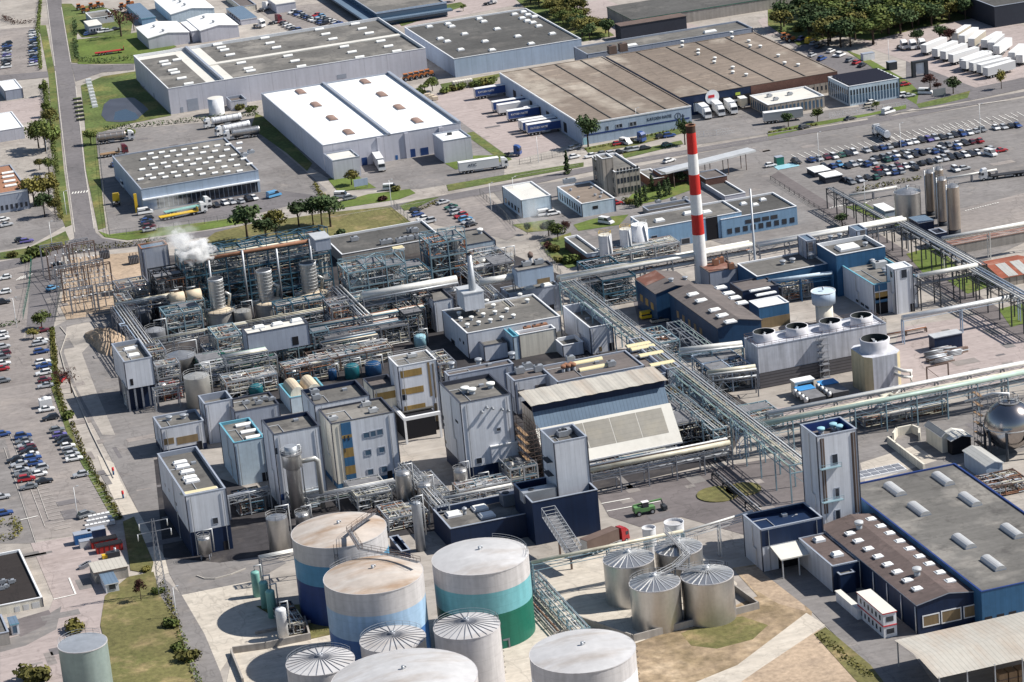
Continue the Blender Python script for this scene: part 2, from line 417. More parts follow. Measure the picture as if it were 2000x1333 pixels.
# yards and car parks (under everything)
area('yard','pinkyard',[(840,185),(985,160),(1010,190),(1120,282),(1010,312),(985,300),(905,250),(890,238)],'pink concrete lorry yard beside the loading docks')
area('yard','asphalt_old',[(500,262),(560,240),(900,238),(985,300),(985,342),(820,370),(700,372),(640,348)],'grey forecourt in front of the white roofed warehouse')
area('yard','asphalt_old',[(185,258),(395,240),(500,255),(510,262),(640,372),(560,402),(470,425),(280,452),(215,457)],'asphalt yard round the workshop with many rooflights')
area('yard','asphalt',[(300,405),(530,370),(640,385),(470,425),(290,440)],'dark forecourt south of the workshop')
area('parking_lot','carpark',[(0,58),(70,52),(82,140),(70,145),(0,148)],'small far car park beside the main road')
area('yard','pinkyard',[(0,200),(80,190),(92,232),(0,250)],'pale yard behind the small grey shed')
area('yard','asphalt_old',[(0,415),(85,400),(130,440),(60,480),(0,490)],'forecourt of the orange roofed building')
area('yard','ground',[(0,8),(40,2),(68,12),(72,40),(20,48),(0,45)],'pale gravel lot in the far corner')
area('parking_lot','carpark',[(0,520),(62,505),(52,640),(45,660),(97,650),(100,760),(140,872),(222,1012),(230,1030),(120,1050),(0,1062)],'large staff car park along the plant boundary')
area('road','asphalt_old',[(0,860),(10,858),(72,1062),(0,1062)],'narrow lane beside the staff car park')
area('road','asphalt',[(62,515),(120,498),(118,560),(105,640),(50,660)],'gate road into the staff car park')
area('yard','carpark',[(560,60),(500,20),(640,5),(735,38),(690,48)],'far lorry and car yard')
area('yard','pinkyard',[(770,-10),(1000,-10),(1010,10),(780,55),(760,38)],'pale yard behind the dark roofed warehouse')
area('yard','pinkyard',[(1100,10),(1180,0),(1240,20),(1400,60),(1200,80),(1150,40)],'pale far yard beside the long grey shed')
area('yard','pinkyard',[(1480,40),(1560,10),(1700,0),(1640,60),(1500,70)],'pale yard behind the logistics hall')
area('parking_lot','asphalt',[(1500,60),(1530,72),(1690,118),(1760,165),(1790,210),(1700,240),(1640,150)],'car park strip along the logistics hall')
area('yard','pinkyard',[(1672,85),(1790,52),(1960,25),(2010,60),(2010,170),(1905,172),(1770,120)],'trailer park of pale concrete')
area('yard','asphalt_old',[(1330,230),(1350,205),(1480,205),(1560,225),(1620,215),(1760,200),(1745,222),(1500,262),(1350,285)],'delivery yard in front of the logistics hall')
area('parking_lot','asphalt_old',[(1460,300),(1500,276),(1760,232),(2010,190),(2010,330),(1700,365),(1540,345)],'large staff car park beyond the railings')
area('yard','asphalt_old',[(1010,430),(960,372),(1130,350),(1500,272),(1540,345),(1700,365),(2010,330),(2010,470),(1900,520),(1750,440),(1560,460),(1480,500),(1330,450),(1100,520),(1060,480)],'grey internal roads of the northern plant')
area('yard','carpark',[(1870,410),(2010,375),(2010,440),(1880,470)],'pinkish parking apron beside the silos')
area('parking_lot','carpark',[(800,400),(870,385),(940,372),(1030,450),(990,470),(930,452),(850,440)],'small car park beside the plant gate')
area('yard','asphalt',[(1230,560),(1330,590),(1480,700),(1420,740),(1250,640)],'shaded inner yard beside the boiler house')
area('yard','pinkyard',[(1760,640),(2010,600),(2010,740),(1480,850),(1460,800),(1640,790),(1740,700)],'pale works yard east of the cooling towers')
area('yard','asphalt_dark',[(1165,965),(1300,930),(1540,890),(1600,960),(1560,1005),(1470,1050),(1330,1010),(1250,1030),(1190,1010)],'dark asphalt turning yard in the plant')
area('yard','asphalt_old',[(1490,858),(1850,790),(2010,770),(2010,880),(1700,940),(1560,880)],'grey service road behind the white tower')
area('yard','concrete',[(1680,905),(1790,870),(1830,900),(1690,945)],'pale paving behind the big grey hall')
area('yard','asphalt_old',[(105,640),(160,610),(240,600),(330,640),(250,800),(420,760),(440,800),(300,900),(380,1090),(500,1075),(560,1100),(490,1140),(355,1164),(330,1120),(235,930),(165,800),(118,700)],'west perimeter road of the plant')
area('road','ground',[(130,640),(170,625),(215,630),(160,690),(190,770),(225,850),(200,850),(150,760),(125,690)],'pale gravel bend of the perimeter road')
area('yard','concrete_pad',[(222,905),(235,940),(322,1090),(330,1120),(300,1128),(215,960),(190,890)],'pale strip of paving along the perimeter road')
area('yard','concrete_pad',[(355,1163),(490,1136),(530,1180),(610,1250),(455,1275),(430,1312),(400,1240)],'white concrete tanker pad')
area('yard','asphalt_old',[(320,1130),(355,1163),(400,1240),(430,1312),(440,1345),(380,1345),(340,1210),(312,1165)],'narrow grey track beside the tanker pad')
area('yard','pinkyard',[(60,1062),(222,1035),(250,1110),(205,1165),(195,1225),(215,1305),(205,1345),(0,1345),(0,1235),(95,1195),(105,1170)],'pale concrete works yard with curved kerbs')
area('road','asphalt_old',[(95,1200),(120,1185),(110,1230),(50,1262),(0,1275),(0,1252),(60,1235)],'curved dark track round the workshop')
area('yard','asphalt_dark',[(18,1215),(95,1192),(100,1200),(88,1222),(40,1245)],'small dark apron in front of the workshop')
area('yard','concrete_pad',[(455,1275),(560,1250),(700,1220),(860,1210),(1050,1200),(1130,1150),(1260,1250),(1240,1345),(440,1345)],'concrete bund floor of the storage tanks')
area('yard','concrete_pad',[(1035,1100),(1180,1060),(1330,1050),(1440,1140),(1420,1200),(1240,1250),(1130,1215)],'beige bund floor of the metal tanks')
area('dirt','dirt',[(1240,1258),(1370,1210),(1480,1165),(1430,1110),(1500,1100),(1590,1165),(1585,1205),(1440,1300),(1330,1345),(1240,1345)],'bare brown earth with dry grass')
area('dirt','gravel',[(1440,1112),(1500,1104),(1560,1150),(1575,1195),(1520,1180),(1470,1150)],'paler stony part of the bare earth')
area('grass','grass_dry',[(1330,1238),(1390,1212),(1450,1205),(1500,1222),(1470,1250),(1400,1268),(1350,1262)],'dry grass patch in the bare earth')
area('path','concrete_pad',[(1330,1345),(1440,1300),(1575,1198),(1612,1222),(1480,1310),(1430,1345)],'pale track across the bare earth')
area('dirt','gravel',[(1430,1345),(1480,1310),(1600,1230),(1700,1345)],'stony ground at the frame edge')
area('yard','asphalt_old',[(1490,1120),(1560,1085),(1800,1240),(1765,1250),(1830,1345),(1735,1345),(1612,1222),(1580,1190)],'grey lorry apron beside the brown roofed hall')
area('yard','asphalt_painted_shade',[(300,890),(320,1090),(430,1100),(560,1080),(900,1030),(870,960),(500,960)],'dark ground among the process buildings')  # shade among the plant painted into the ground colour, here and just below
area('yard','asphalt_painted_shade',[(330,500),(700,480),(960,480),(1100,540),(1080,620),(860,720),(560,790),(300,760),(240,640)],'ground coloured dark for the deep shade under the evaporator plant')
area('yard','asphalt_painted_shade',[(860,700),(1260,680),(1480,800),(1420,900),(1160,960),(1000,930),(860,830)],'dark ground round the big sloped hall')
area('yard','gravel',[(135,505),(275,492),(330,500),(320,600),(235,610),(130,625),(118,600)],'sandy gravel of the electrical substation')
pr_=random.Random(41);mb=MB();LAY[0]+=1;pz=.02+.0013*LAY[0]
for(a,b,c,d,n)in((200,260,500,430,16),(900,200,1100,310,14),(1480,280,1950,340,26),(0,540,220,1040,26),(180,820,330,1080,12),(1200,920,1540,1020,12),(1500,770,2000,900,16),(1750,650,1990,760,12),(0,1080,200,1330,14),(1000,380,1480,480,16)):
 for _ in range(n):
  x,y=G(pr_.uniform(a,c),pr_.uniform(b,d));w,h=pr_.uniform(.8,9),pr_.uniform(.8,4)
  if pr_.random()<.5:w,h=h,w
  mb.face([(x,y,pz),(x+w,y,pz),(x+w,y+h,pz),(x,y+h,pz)],pr_.choice(['asphalt_old','asphalt_old','carpark','carpark','asphalt']))
tag(part('pavement',mb),'scattered rectangular repair patches in the paved yards','pavement',kind='structure')
# roads
area('road','asphalt',[(90,-8),(120,-8),(121,15),(139,125),(148,170),(155,250),(166,333),(176,400),(187,455),(200,466),(250,474),(130,500),(0,530),(0,512),(95,494),(125,484),(146,465),(143,440),(129,333),(116,235),(107,135)],'long straight estate road running away at the frame edge')
area('road','asphalt',[(139,125),(200,128),(262,126),(262,137),(200,142),(148,160)],'side road toward the big grey warehouse')
area('road','asphalt',[(0,148),(92,140),(108,140),(110,150),(30,158),(0,163)],'side road past the far car park')
area('road','asphalt',[(120,486),(250,474),(400,452),(640,420),(750,404),(830,389),(1000,357),(1130,330),(1225,313),(1500,266),(1750,226),(2010,178),(2010,186),(1750,234),(1500,275),(1225,322),(1130,341),(1000,370),(830,401),(640,432),(400,464),(250,484),(120,500)],'estate road running along the front of the plant')
area('road','asphalt',[(1770,120),(1905,172),(2010,150),(2010,172),(1900,196),(1790,214),(1760,205),(1770,190)],'entrance road of the trailer park')
area('railway','asphalt_dark',[(1505,345),(1520,335),(1720,460),(1860,545),(2010,640),(2010,675),(1900,610),(1740,505)],'dark sunken railway siding')
# lawns
def lawn(pts,label,m='grass',nm='lawn'):return area(nm,m,pts,label)
lawn([(76,50),(90,50),(107,140),(125,333),(140,440),(128,445),(110,400),(108,333),(95,150)],'grass verge along the estate road')
lawn([(0,508),(55,503),(120,486),(136,470),(128,452),(112,460),(55,485),(0,494)],'grass corner at the road junction')
lawn([(120,8),(140,8),(152,20),(150,75),(152,124),(140,123)],'narrow verge opposite the far car park')
lawn([(150,78),(255,66),(290,60),(345,92),(262,125),(152,126)],'lawn round the red trailer','grass_bright')
lawn([(150,62),(150,15),(180,10),(262,30),(255,68),(160,74)],'rough lawn behind the small office')
lawn([(158,168),(200,150),(265,140),(275,168),(335,226),(255,242),(200,258),(168,262)],'olive lawn round the lined pond')
lawn([(160,256),(186,258),(207,445),(192,450),(168,333)],'strip of grass beside the workshop fence')
lawn([(192,452),(212,459),(280,450),(420,432),(470,424),(480,436),(400,450),(250,470),(205,464)],'long verge in front of the workshop','grass_bright')
lawn([(420,455),(480,440),(640,416),(762,404),(806,437),(660,462),(600,475),(440,500),(400,470)],'dry sloping lawn in front of the plant','grass_dry')
lawn([(652,398),(720,380),(800,370),(812,378),(780,390),(660,408)],'grass strip beside the forecourt','grass_bright')
lawn([(640,350),(700,345),(735,368),(660,375)],'little lawn by the warehouse corner','grass_bright')
lawn([(872,362),(1000,340),(1140,318),(1140,326),(1000,351),(876,374)],'verge between forecourt and estate road')
lawn([(862,316),(920,305),(965,304),(985,316),(930,325),(890,332)],'round lawn beside the parked lorry','grass_bright')
lawn([(905,262),(925,258),(1000,312),(985,318)],'grass strip beside the lorry yard')
lawn([(780,402),(812,392),(860,385),(805,410),(790,412)],'grass edge of the small car park')
lawn([(500,222),(518,230),(610,320),(600,335),(560,300),(490,250)],'grass beside the white warehouse')
lawn([(1140,290),(1240,270),(1330,248),(1345,258),(1240,285),(1150,300)],'lawn under the logistics hall')
lawn([(1215,300),(1330,275),(1335,282),(1220,310)],'narrow verge along the railings')
lawn([(1500,258),(1560,245),(1700,222),(1770,205),(1770,213),(1640,238),(1500,268)],'verge in front of the solar roofed office','grass_bright')
lawn([(1650,98),(1690,112),(1775,160),(1795,180),(1790,205),(1765,190),(1700,130)],'grass bank beside the car park strip','grass_bright')
lawn([(1790,204),(1850,190),(1895,178),(1890,192),(1840,204),(1795,212)],'grass island beside the trailer park gate')
lawn([(1500,-8),(1920,-8),(1935,30),(1800,55),(1700,80),(1640,70),(1560,90),(1500,50)],'woodland floor behind the trailer park','grass')
lawn([(1000,-8),(1110,5),(1200,70),(1140,82),(1030,20)],'wooded strip between the warehouses')
lawn([(760,28),(900,5),(910,12),(785,52)],'grass strip behind the dark roofed warehouse')
lawn([(860,165),(985,143),(980,150),(868,180)],'scrubby strip behind the lorry yard')
lawn([(1225,390),(1250,365),(1350,355),(1350,372),(1300,390),(1240,402)],'lawn in front of the office block','grass_bright')
lawn([(1120,440),(1160,428),(1228,420),(1210,440),(1130,452)],'lawn beside the grey works road','grass_bright')
lawn([(1055,475),(1115,455),(1120,480),(1150,515),(1110,525),(1070,500)],'planted bed at the plant corner')
lawn([(1000,440),(1070,430),(1085,450),(1030,455)],'grass with the low shrubs by the gate')
for q in([(1770,497),(1830,480),(1870,520),(1808,540)],[(1845,545),(1920,528),(1950,555),(1890,575)],[(1950,605),(2010,590),(2010,630),(1975,640)],[(1820,468),(1650,405),(1690,398),(1760,440)]):
 lawn(q,'grass plot under the pipe bridge','grass_bright')
lawn([(97,640),(107,640),(112,760),(150,868),(238,1015),(222,1018),(140,872),(101,762)],'green hedge bottom along the staff car park')
lawn([(205,1165),(250,1128),(300,1118),(315,1168),(345,1210),(385,1345),(200,1345),(216,1300),(196,1222)],'brown meadow beside the perimeter track','grass_dry')
lawn([(240,1020),(262,1010),(300,1100),(295,1122),(255,1115)],'shaded grass strip by the pylon','grass_dry')
lawn([(1590,1240),(1612,1226),(1700,1300),(1735,1345),(1685,1345)],'weedy bank beside the lorry apron','grass_dry')
lawn([(500,1185),(640,1180),(650,1240),(605,1250)],'weedy floor of the tank bund','grass_dry')
# road markings
def strip(pts,w,m='paint_white',label='white road marking',nm='road_marking',z=.9):
 mb=MB()
 q=[Vector((*G(*p),z))for p in pts]
 for a,b in zip(q,q[1:]):
  d=(b-a).normalized();n=Vector((-d.y,d.x,0))*w/2
  mb.face([a-n,b-n,b+n,a+n],m)
 return mb
def marks(segs,w,label,m='paint_white'):
 LAY[0]+=1;mb=MB();z=.03+.0013*LAY[0]
 for a,b in segs:
  s=strip([a,b],w,m,z=z)
  for f in s.f:mb.face([s.v[i]for i in f],m)
 return tag(part('road_marking',mb),label,'road marking',kind='structure')
def lerp(a,b,t):return(a[0]+(b[0]-a[0])*t,a[1]+(b[1]-a[1])*t)
marks([((108,140),(130,333)),((130,333),(146,455)),((91,0),(107,130))],.35,'white line along the left edge of the estate road','paint_worn')
marks([((120,15),(138,122)),((148,170),(166,333)),((166,333),(184,448))],.35,'white line along the right edge of the estate road','paint_worn')
marks([((141+5.6*k,380-.6*k),(143+5.6*k,376-.6*k))for k in range(6)],.42,'zebra crossing on the estate road')
marks([((31+5.5*k,549-1.5*k),(42+5.5*k,541-1.5*k))for k in range(5)],.3,'striped crossing in the staff car park')
marks([((1620+5*k,408-1*k),(1628+5*k,405-1*k))for k in range(7)]+[((1690+4*k,398-1.5*k),(1700+4*k,393-1.5*k))for k in range(6)],.5,'white hatched crossings near the silos')
marks([((1885+.8*k*6,413-1.2*k),(1888+.8*k*6,412.2-1.2*k))for k in range(14)],.5,'dotted white line on the apron')
sg=[]
for k in range(34):sg.append(((1545+13*k,303-2.25*k),(1560+13*k,311-2.25*k)))
for k in range(24):sg.append(((1710+12*k,268-2.1*k),(1724+12*k,276-2.1*k)))
marks(sg,.22,'white bay lines in the large northern car park')
sg=[((60+4*k*.9,955+7*k*.9),(92+4*k*.9,948+7*k*.9))for k in range(14)]+[((155+4*k,925+7*k),(185+4*k,918+7*k))for k in range(14)]
marks(sg,.2,'white bay lines in the staff car park','paint_worn')
marks([((20,850),(88,1030)),((8,875),(70,1062)),((70,945),(95,1015))],.16,'white lane lines in the staff car park','paint_worn')
marks([((105,1172),(148,1162)),((135,1130),(148,1162)),((40,1017),(74,1009)),((1185,1000),(1290,980)),((1175,985),(1230,975))],.4,'white lines in the works yard')
marks([((1005,345),(1130,323)),((1225,318),(1500,271)),((640,426),(830,395))],.2,'centre line of the plant road','paint_worn')
marks([((1660,206),(1700,198)),((1910,205),(1965,197))],1.2,'pale worn patches on the car park road','paint_worn')
area('pavement','vessel_pale',[(1510,326),(1555,318),(1562,325),(1520,333)],'pale blue painted bay at the left end of the northern car park')
# a raised kerb along the estate road
def kerb(pts,label):
 mb=MB()
 q=[Vector((*G(*p),0))for p in pts]
 for a,b in zip(q,q[1:]):
  d=(b-a).normalized();n=Vector((-d.y,d.x,0))*.12;u=Vector((0,0,.3))
  mb.hexa([a-n,b-n,b+n,a+n,a-n+u,b-n+u,b+n+u,a+n+u],'kerb')
 tag(part('kerb',mb),label,'kerb',kind='structure')
kerb([(1500,263),(1640,241),(1750,221),(1890,207)],'pale kerb along the car park road')
kerb([(118,640),(130,655),(118,690),(126,720),(150,780),(178,845),(205,900),(222,935)],'kerb of the perimeter road')
kerb([(384,1126),(400,1132),(420,1132),(450,1124),(480,1112)],'curved kerb beside the small white tank')
# lined pond
pt=[(198,226),(203,205),(215,195),(240,192),(262,192),(280,205),(290,215),(265,236),(235,240),(208,238)]
area('pond_liner','liner',pt,'dark lined basin beside the grey warehouse')
area('water','water',[(222,236),(225,220),(245,214),(265,222),(272,232),(255,237)],'still water in the lined basin')
# ---------------------------------------------------------------- buildings
class Bld:pass
SKY={}
def sky_mesh(kind,w,d,hh,m):
 k=(kind,w,d,hh,m)
 if k not in SKY:
  mb=MB();a,b=w/2,d/2
  if kind=='flat':
   mb.box(-a,-b,0,a,b,hh*.6,'coping_white')
   e=.12;mb.hexa([(-a+e,-b+e,hh*.6),(a-e,-b+e,hh*.6),(a-e,b-e,hh*.6),(-a+e,b-e,hh*.6),(-a+.35,-b+.35,hh),(a-.35,-b+.35,hh),(a-.35,b-.35,hh),(-a+.35,b-.35,hh)],m)
  elif kind=='vaultx' or kind=='vaulty':
   n=8;L=a if kind=='vaultx' else b;W=b if kind=='vaultx' else a
   pr=[(W*cos(pi*q/n),.25+(hh-.25)*sin(pi*q/n))for q in range(n+1)]
   f=(lambda u,v,z:(u,v,z))if kind=='vaultx' else(lambda u,v,z:(-v,u,z))
   for q in range(n):
    mb.face([f(-L,pr[q+1][0],pr[q+1][1]),f(-L,pr[q][0],pr[q][1]),f(L,pr[q][0],pr[q][1]),f(L,pr[q+1][0],pr[q+1][1])],m)
   mb.face([f(L,p[0],p[1])for p in pr],m);mb.face([f(-L,p[0],p[1])for p in reversed(pr)],m)
   mb.box(-a,-b,0,a,b,.25,'coping_grey')
  elif kind=='vent':
   mb.cyl(0,0,0,hh*.6,w*.35,m='galv',n=10);mb.cyl(0,0,hh*.5,hh*.8,w/2,m=m,n=10,bot=True);mb.cone(0,0,hh*.8,hh,w/2,m,10)
  elif kind=='unit':
   mb.box(-a,-b,.15,a,b,hh,m);mb.cyl(-a*.4,0,hh,hh+.2,min(a,b)*.5,m='steel_dark',n=10);mb.box(a,-b*.4,.3,a+.4,b*.4,hh*.7,'galv')
  SKY[k]=mb.mesh('skylight')
 return SKY[k]
def finish(B,name,label,cat,group):
 pass
def shell(B,wall,roof,par,cop,base,thick=.35):
 x0,y0,x1,y1,h=B.x0,B.y0,B.x1,B.y1,B.h;zb=B.z0
 w=MB();hb=zb
 if base:
  bm=MB();hb=zb+base[1];e=.04
  bm.face([(x0-e,y0-e,zb),(x1+e,y0-e,zb),(x1+e,y0-e,hb),(x0-e,y0-e,hb)],base[0]);bm.face([(x1+e,y0-e,zb),(x1+e,y1+e,zb),(x1+e,y1+e,hb),(x1+e,y0-e,hb)],base[0])
  bm.face([(x1+e,y1+e,zb),(x0-e,y1+e,zb),(x0-e,y1+e,hb),(x1+e,y1+e,hb)],base[0]);bm.face([(x0-e,y1+e,zb),(x0-e,y0-e,zb),(x0-e,y0-e,hb),(x0-e,y1+e,hb)],base[0])
  part('base_band',bm,B.root)
 for a,b in(((x0,y0),(x1,y0)),((x1,y0),(x1,y1)),((x1,y1),(x0,y1)),((x0,y1),(x0,y0))):
  w.face([(*a,hb),(*b,hb),(*b,h),(*a,h)],wall)
 part('wall',w,B.root)
 t=thick;c=MB()
 if par>0:
  z0=h-par
  for(a0,b0,a1,b1)in((x0-.08,y0-.08,x1+.08,y0+t),(x0-.08,y1-t,x1+.08,y1+.08),(x0-.08,y0+t,x0+t,y1-t),(x1-t,y0+t,x1+.08,y1-t)):
   c.box(a0,b0,h,a1,b1,h+.14,cop)
  iw=B.inner or cop
  c.face([(x0+t,y0+t,z0),(x0+t,y0+t,h),(x1-t,y0+t,h),(x1-t,y0+t,z0)],iw);c.face([(x1-t,y0+t,z0),(x1-t,y0+t,h),(x1-t,y1-t,h),(x1-t,y1-t,z0)],iw)
  c.face([(x1-t,y1-t,z0),(x1-t,y1-t,h),(x0+t,y1-t,h),(x0+t,y1-t,z0)],iw);c.face([(x0+t,y1-t,z0),(x0+t,y1-t,h),(x0+t,y0+t,h),(x0+t,y0+t,z0)],iw)
  part('parapet',c,B.root)
  if wall in('wall_white','wall_grey','wall_cream','wall_paleblue'):
   for a,b in((x0,y0),(x1,y0),(x0,y1)):
    k=MB();k.box(a-.12,b-.12,hb,a+.12,b+.12,h-.02,'coping_dark');part('corner_trim',k,B.root)
   if zb==0 and h>7.5:
    for fx in(.12,.9):
     k=MB();xx=x0+(x1-x0)*fx;k.tube([(xx,y0-.18,h-.4),(xx,y0-.18,.2)],.09,'galv',5);part('downpipe',k,B.root)
    k=MB();yy=y0+(y1-y0)*.45;k.tube([(x0-.2,yy,h-.4),(x0-.2,yy,h*.45),(x0-.2,yy-1.6,h*.45),(x0-.2,yy-1.6,.2)],.12,'galv_light',5);part('wall_pipe',k,B.root)
    k=MB();xx=x0+(x1-x0)*.78;k.box(xx,y0-.09,.05,xx+1.3,y0,2.3,'door_dark');part('door',k,B.root)
   if h>7.5 and(x1-x0)*(y1-y0)>70:
    q=z0+.12;k=MB();u0,u1,v0,v1=x0+.8,x1-.8,y0+.8,y1-.8;a=rnd.uniform(.2,.4);b=rnd.uniform(.6,.85)
    k.tube([(u0,v0+(v1-v0)*b,q),(u0+(u1-u0)*a,v0+(v1-v0)*b,q),(u0+(u1-u0)*a,v0,q)],.11,'galv_light',5);part('roof_pipe',k,B.root)
    k=MB();uu=u0+(u1-u0)*rnd.uniform(.55,.75);vv=v0+(v1-v0)*rnd.uniform(.6,.8);k.box(uu,vv,z0,uu+1.2,vv+1,z0+.55,'galv');part('roof_hatch',k,B.root)
  r=MB();r.face([(x0+t,y0+t,z0),(x1-t,y0+t,z0),(x1-t,y1-t,z0),(x0+t,y1-t,z0)],roof);part('roof',r,B.root);B.zr=z0
 else:
  r=MB();r.box(x0-.15,y0-.15,h,x1+.15,y1+.15,h+.25,cop,roof);part('roof',r,B.root);B.zr=h+.25
def bld(name,label,F,R=None,L=None,bot=None,h=None,w=None,d=None,z0=0.0,wall='wall_white',roof='roof_grey',par=.9,cop='coping_grey',base=None,cat='building',group=None,inner=None,gable=None,y1=None):
 """F front-left roof corner, R front-right roof corner, L back-left roof corner, bot foot of the front-left corner."""
 B=Bld();B.z0=z0;B.inner=inner
 if bot:
  B.x0,B.y0=G(*bot,z0);B.h=h or(hgt(bot[0],bot[1],F[1])if z0==0 else None)
  if B.h is None:
   lo,hi=z0,90.
   for _ in range(40):
    m_=(lo+hi)/2
    if PR(B.x0,B.y0,m_)[1]>F[1]:lo=m_
    else:hi=m_
   B.h=lo
 else:
  B.h=h;B.x0,B.y0=G(*F,h)
 B.x1=onY(*R,B.y0)[0]if R else B.x0+w
 B.y1=G(*L,B.h)[1]if L else B.y0+d
 if y1:B.y1=y1
 B.root=thing(name,label,cat,(B.x0,B.y0,z0),group)
 if gable:gshell(B,wall,roof,gable,cop,base)
 elif wall:shell(B,wall,roof,par,cop,base)
 return B
def gshell(B,wall,roof,gb,cop,base):
 ax,rise,over=gb
 x0,y0,x1,y1,h=B.x0,B.y0,B.x1,B.y1,B.h;zb=B.z0;w=MB();hb=zb
 if base:
  bm=MB();hb=zb+base[1];e=.04
  for a,b in(((x0-e,y0-e),(x1+e,y0-e)),((x1+e,y0-e),(x1+e,y1+e)),((x1+e,y1+e),(x0-e,y1+e)),((x0-e,y1+e),(x0-e,y0-e))):
   bm.face([(*a,zb),(*b,zb),(*b,hb),(*a,hb)],base[0])
  part('base_band',bm,B.root)
 xm,ym=(x0+x1)/2,(y0+y1)/2
 for a,b in(((x0,y0),(x1,y0)),((x1,y0),(x1,y1)),((x1,y1),(x0,y1)),((x0,y1),(x0,y0))):
  pts=[(*a,hb),(*b,hb),(*b,h),(*a,h)]
  if(ax=='y')==(a[1]==b[1]):pts.insert(3,((a[0]+b[0])/2,(a[1]+b[1])/2,h+rise-.02))
  w.face(pts,wall)
 part('wall',w,B.root)
 r=MB();o=over;t=.22
 if ax=='y':
  sl=rise/((x1-x0)/2)
  for s,xe in((1,x0),(-1,x1)):
   ze=h-o*sl;xo=xe-s*o
   p=[(xo,y0-o,ze),(xm,y0-o,h+rise),(xm,y1+o,h+rise),(xo,y1+o,ze)]
   if s<0:p=[p[1],p[0],p[3],p[2]]
   r.hexa(p+[(a,b,c+t)for a,b,c in p],cop,roof)
 else:
  sl=rise/((y1-y0)/2)
  for s,ye in((1,y0),(-1,y1)):
   ze=h-o*sl;yo=ye-s*o
   p=[(x0-o,yo,ze),(x1+o,yo,ze),(x1+o,ym,h+rise),(x0-o,ym,h+rise)]
   if s<0:p=[p[3],p[2],p[1],p[0]]
   r.hexa(p+[(a,b,c+t)for a,b,c in p],cop,roof)
 part('roof',r,B.root);B.zr=h+t
 B.gb=(ax,rise,xm,ym,t)
def zroof(B,x,y):
 if hasattr(B,'gb'):
  ax,rise,xm,ym,t=B.gb
  f=1-abs(x-xm)/((B.x1-B.x0)/2)if ax=='y' else 1-abs(y-ym)/((B.y1-B.y0)/2)
  return B.h+rise*max(0,f)+t
 return B.zr
def sky(B,pts,kind='flat',w=2.2,d=1.8,hh=.7,m='skylight_white',name='skylight'):
 me=sky_mesh(kind,w,d,hh,m)
 for p in pts:
  x,y=G(*p,B.zr);z=zroof(B,x,y)
  if hasattr(B,'gb'):x,y=G(*p,z);z=zroof(B,x,y)-.05
  part(name,me,B.root,(x,y,z))
def winF(B,rects,m='glass',name='window',y=None,dep=.06,frame=None):
 for(a,b,c,d)in rects:
  yy=B.y0 if y is None else y
  xa,za=onY(a,b,yy);xb,zb=onY(c,d,yy)
  mb=MB();mb.box(xa,yy-dep,max(zb,B.z0+.02),xb,yy+.02,za,m);w=part(name,mb,B.root)
  if frame is None and m in('glass','glass_blue')and xb-xa>.7:frame='coping_grey';t=.09
  else:t=.22
  if frame:
   f=MB()
   f.box(xa-t,yy-dep-.04,za,xb+t,yy-.01,za+t,frame);f.box(xa-t,yy-dep-.04,zb-t,xb+t,yy-.01,zb,frame)
   f.box(xa-t,yy-dep-.04,zb,xa,yy-.01,za,frame);f.box(xb,yy-dep-.04,zb,xb+t,yy-.01,za,frame)
   ob=part('frame',f,B.root);ob.parent=w;ob.location=(0,0,0)
def winL(B,rects,m='glass',name='window',dep=.06):
 for(a,b,c,d)in rects:
  ya,za=onX(a,b,B.x0);yb,zb=onX(c,d,B.x0)
  mb=MB();mb.box(B.x0-dep,min(ya,yb),max(min(za,zb),B.z0+.02),B.x0+.02,max(ya,yb),max(za,zb),m);part(name,mb,B.root)
def rowF(B,x0f,x1f,n,z0,z1,fill=.55,m='glass',name='window',face='F',dep=.06):
 """n evenly spaced windows along a face; fractions of the face length, heights in metres"""
 if face in 'FB':a,b=B.x0,B.x1
 else:a,b=B.y0,B.y1
 a,b=a+(b-a)*x0f,a+(b-a)*x1f;st=(b-a)/n
 for k in range(n):
  u0=a+st*(k+.5-fill/2);u1=a+st*(k+.5+fill/2);mb=MB()
  if face=='F':mb.box(u0,B.y0-dep,B.z0+z0,u1,B.y0+.02,B.z0+z1,m)
  elif face=='L':mb.box(B.x0-dep,u0,B.z0+z0,B.x0+.02,u1,B.z0+z1,m)
  elif face=='R':mb.box(B.x1-.02,u0,B.z0+z0,B.x1+dep,u1,B.z0+z1,m)
  part(name,mb,B.root)
def bandF(B,x0f,x1f,z0,z1,m,name='band',dep=.07):
 a=B.x0+(B.x1-B.x0)*x0f;b=B.x0+(B.x1-B.x0)*x1f
 mb=MB();mb.box(a,B.y0-dep,B.z0+z0,b,B.y0+.02,B.z0+z1,m);return part(name,mb,B.root)
def text(B,s,p0,height,m,y,name='sign',wid=None):
 """lettering on a front face at y; p0 = photo point of its lower left corner"""
 x,z=onY(*p0,y)
 me=letters(s,height,m,wid)
 ob=part(name,me,B.root,(x,y-.05,z))
 ob.rotation_euler=(pi/2,0,0)
 return ob
def letters(s,height,m,wid=None):
 cu=bpy.data.curves.new('letters','FONT');cu.body=s;cu.size=height;cu.extrude=.03;cu.resolution_u=2
 ob=bpy.data.objects.new('letters',cu);COL.objects.link(ob)
 bpy.context.view_layer.update()
 me=bpy.data.meshes.new_from_object(ob.evaluated_get(bpy.context.evaluated_depsgraph_get()))
 bpy.data.objects.remove(ob);me.materials.clear();me.materials.append(M[m])
 if wid:
  w0=max(v.co.x for v in me.vertices)
  for v in me.vertices:v.co.x*=wid/w0
 return me
def Zp(pts):return[(a,b)for a,b in pts]
def c4(ox,oy,pts,s=4.0):return[tuple((ox,oy)[i%2]+v/s for i,v in enumerate(p))for p in pts]

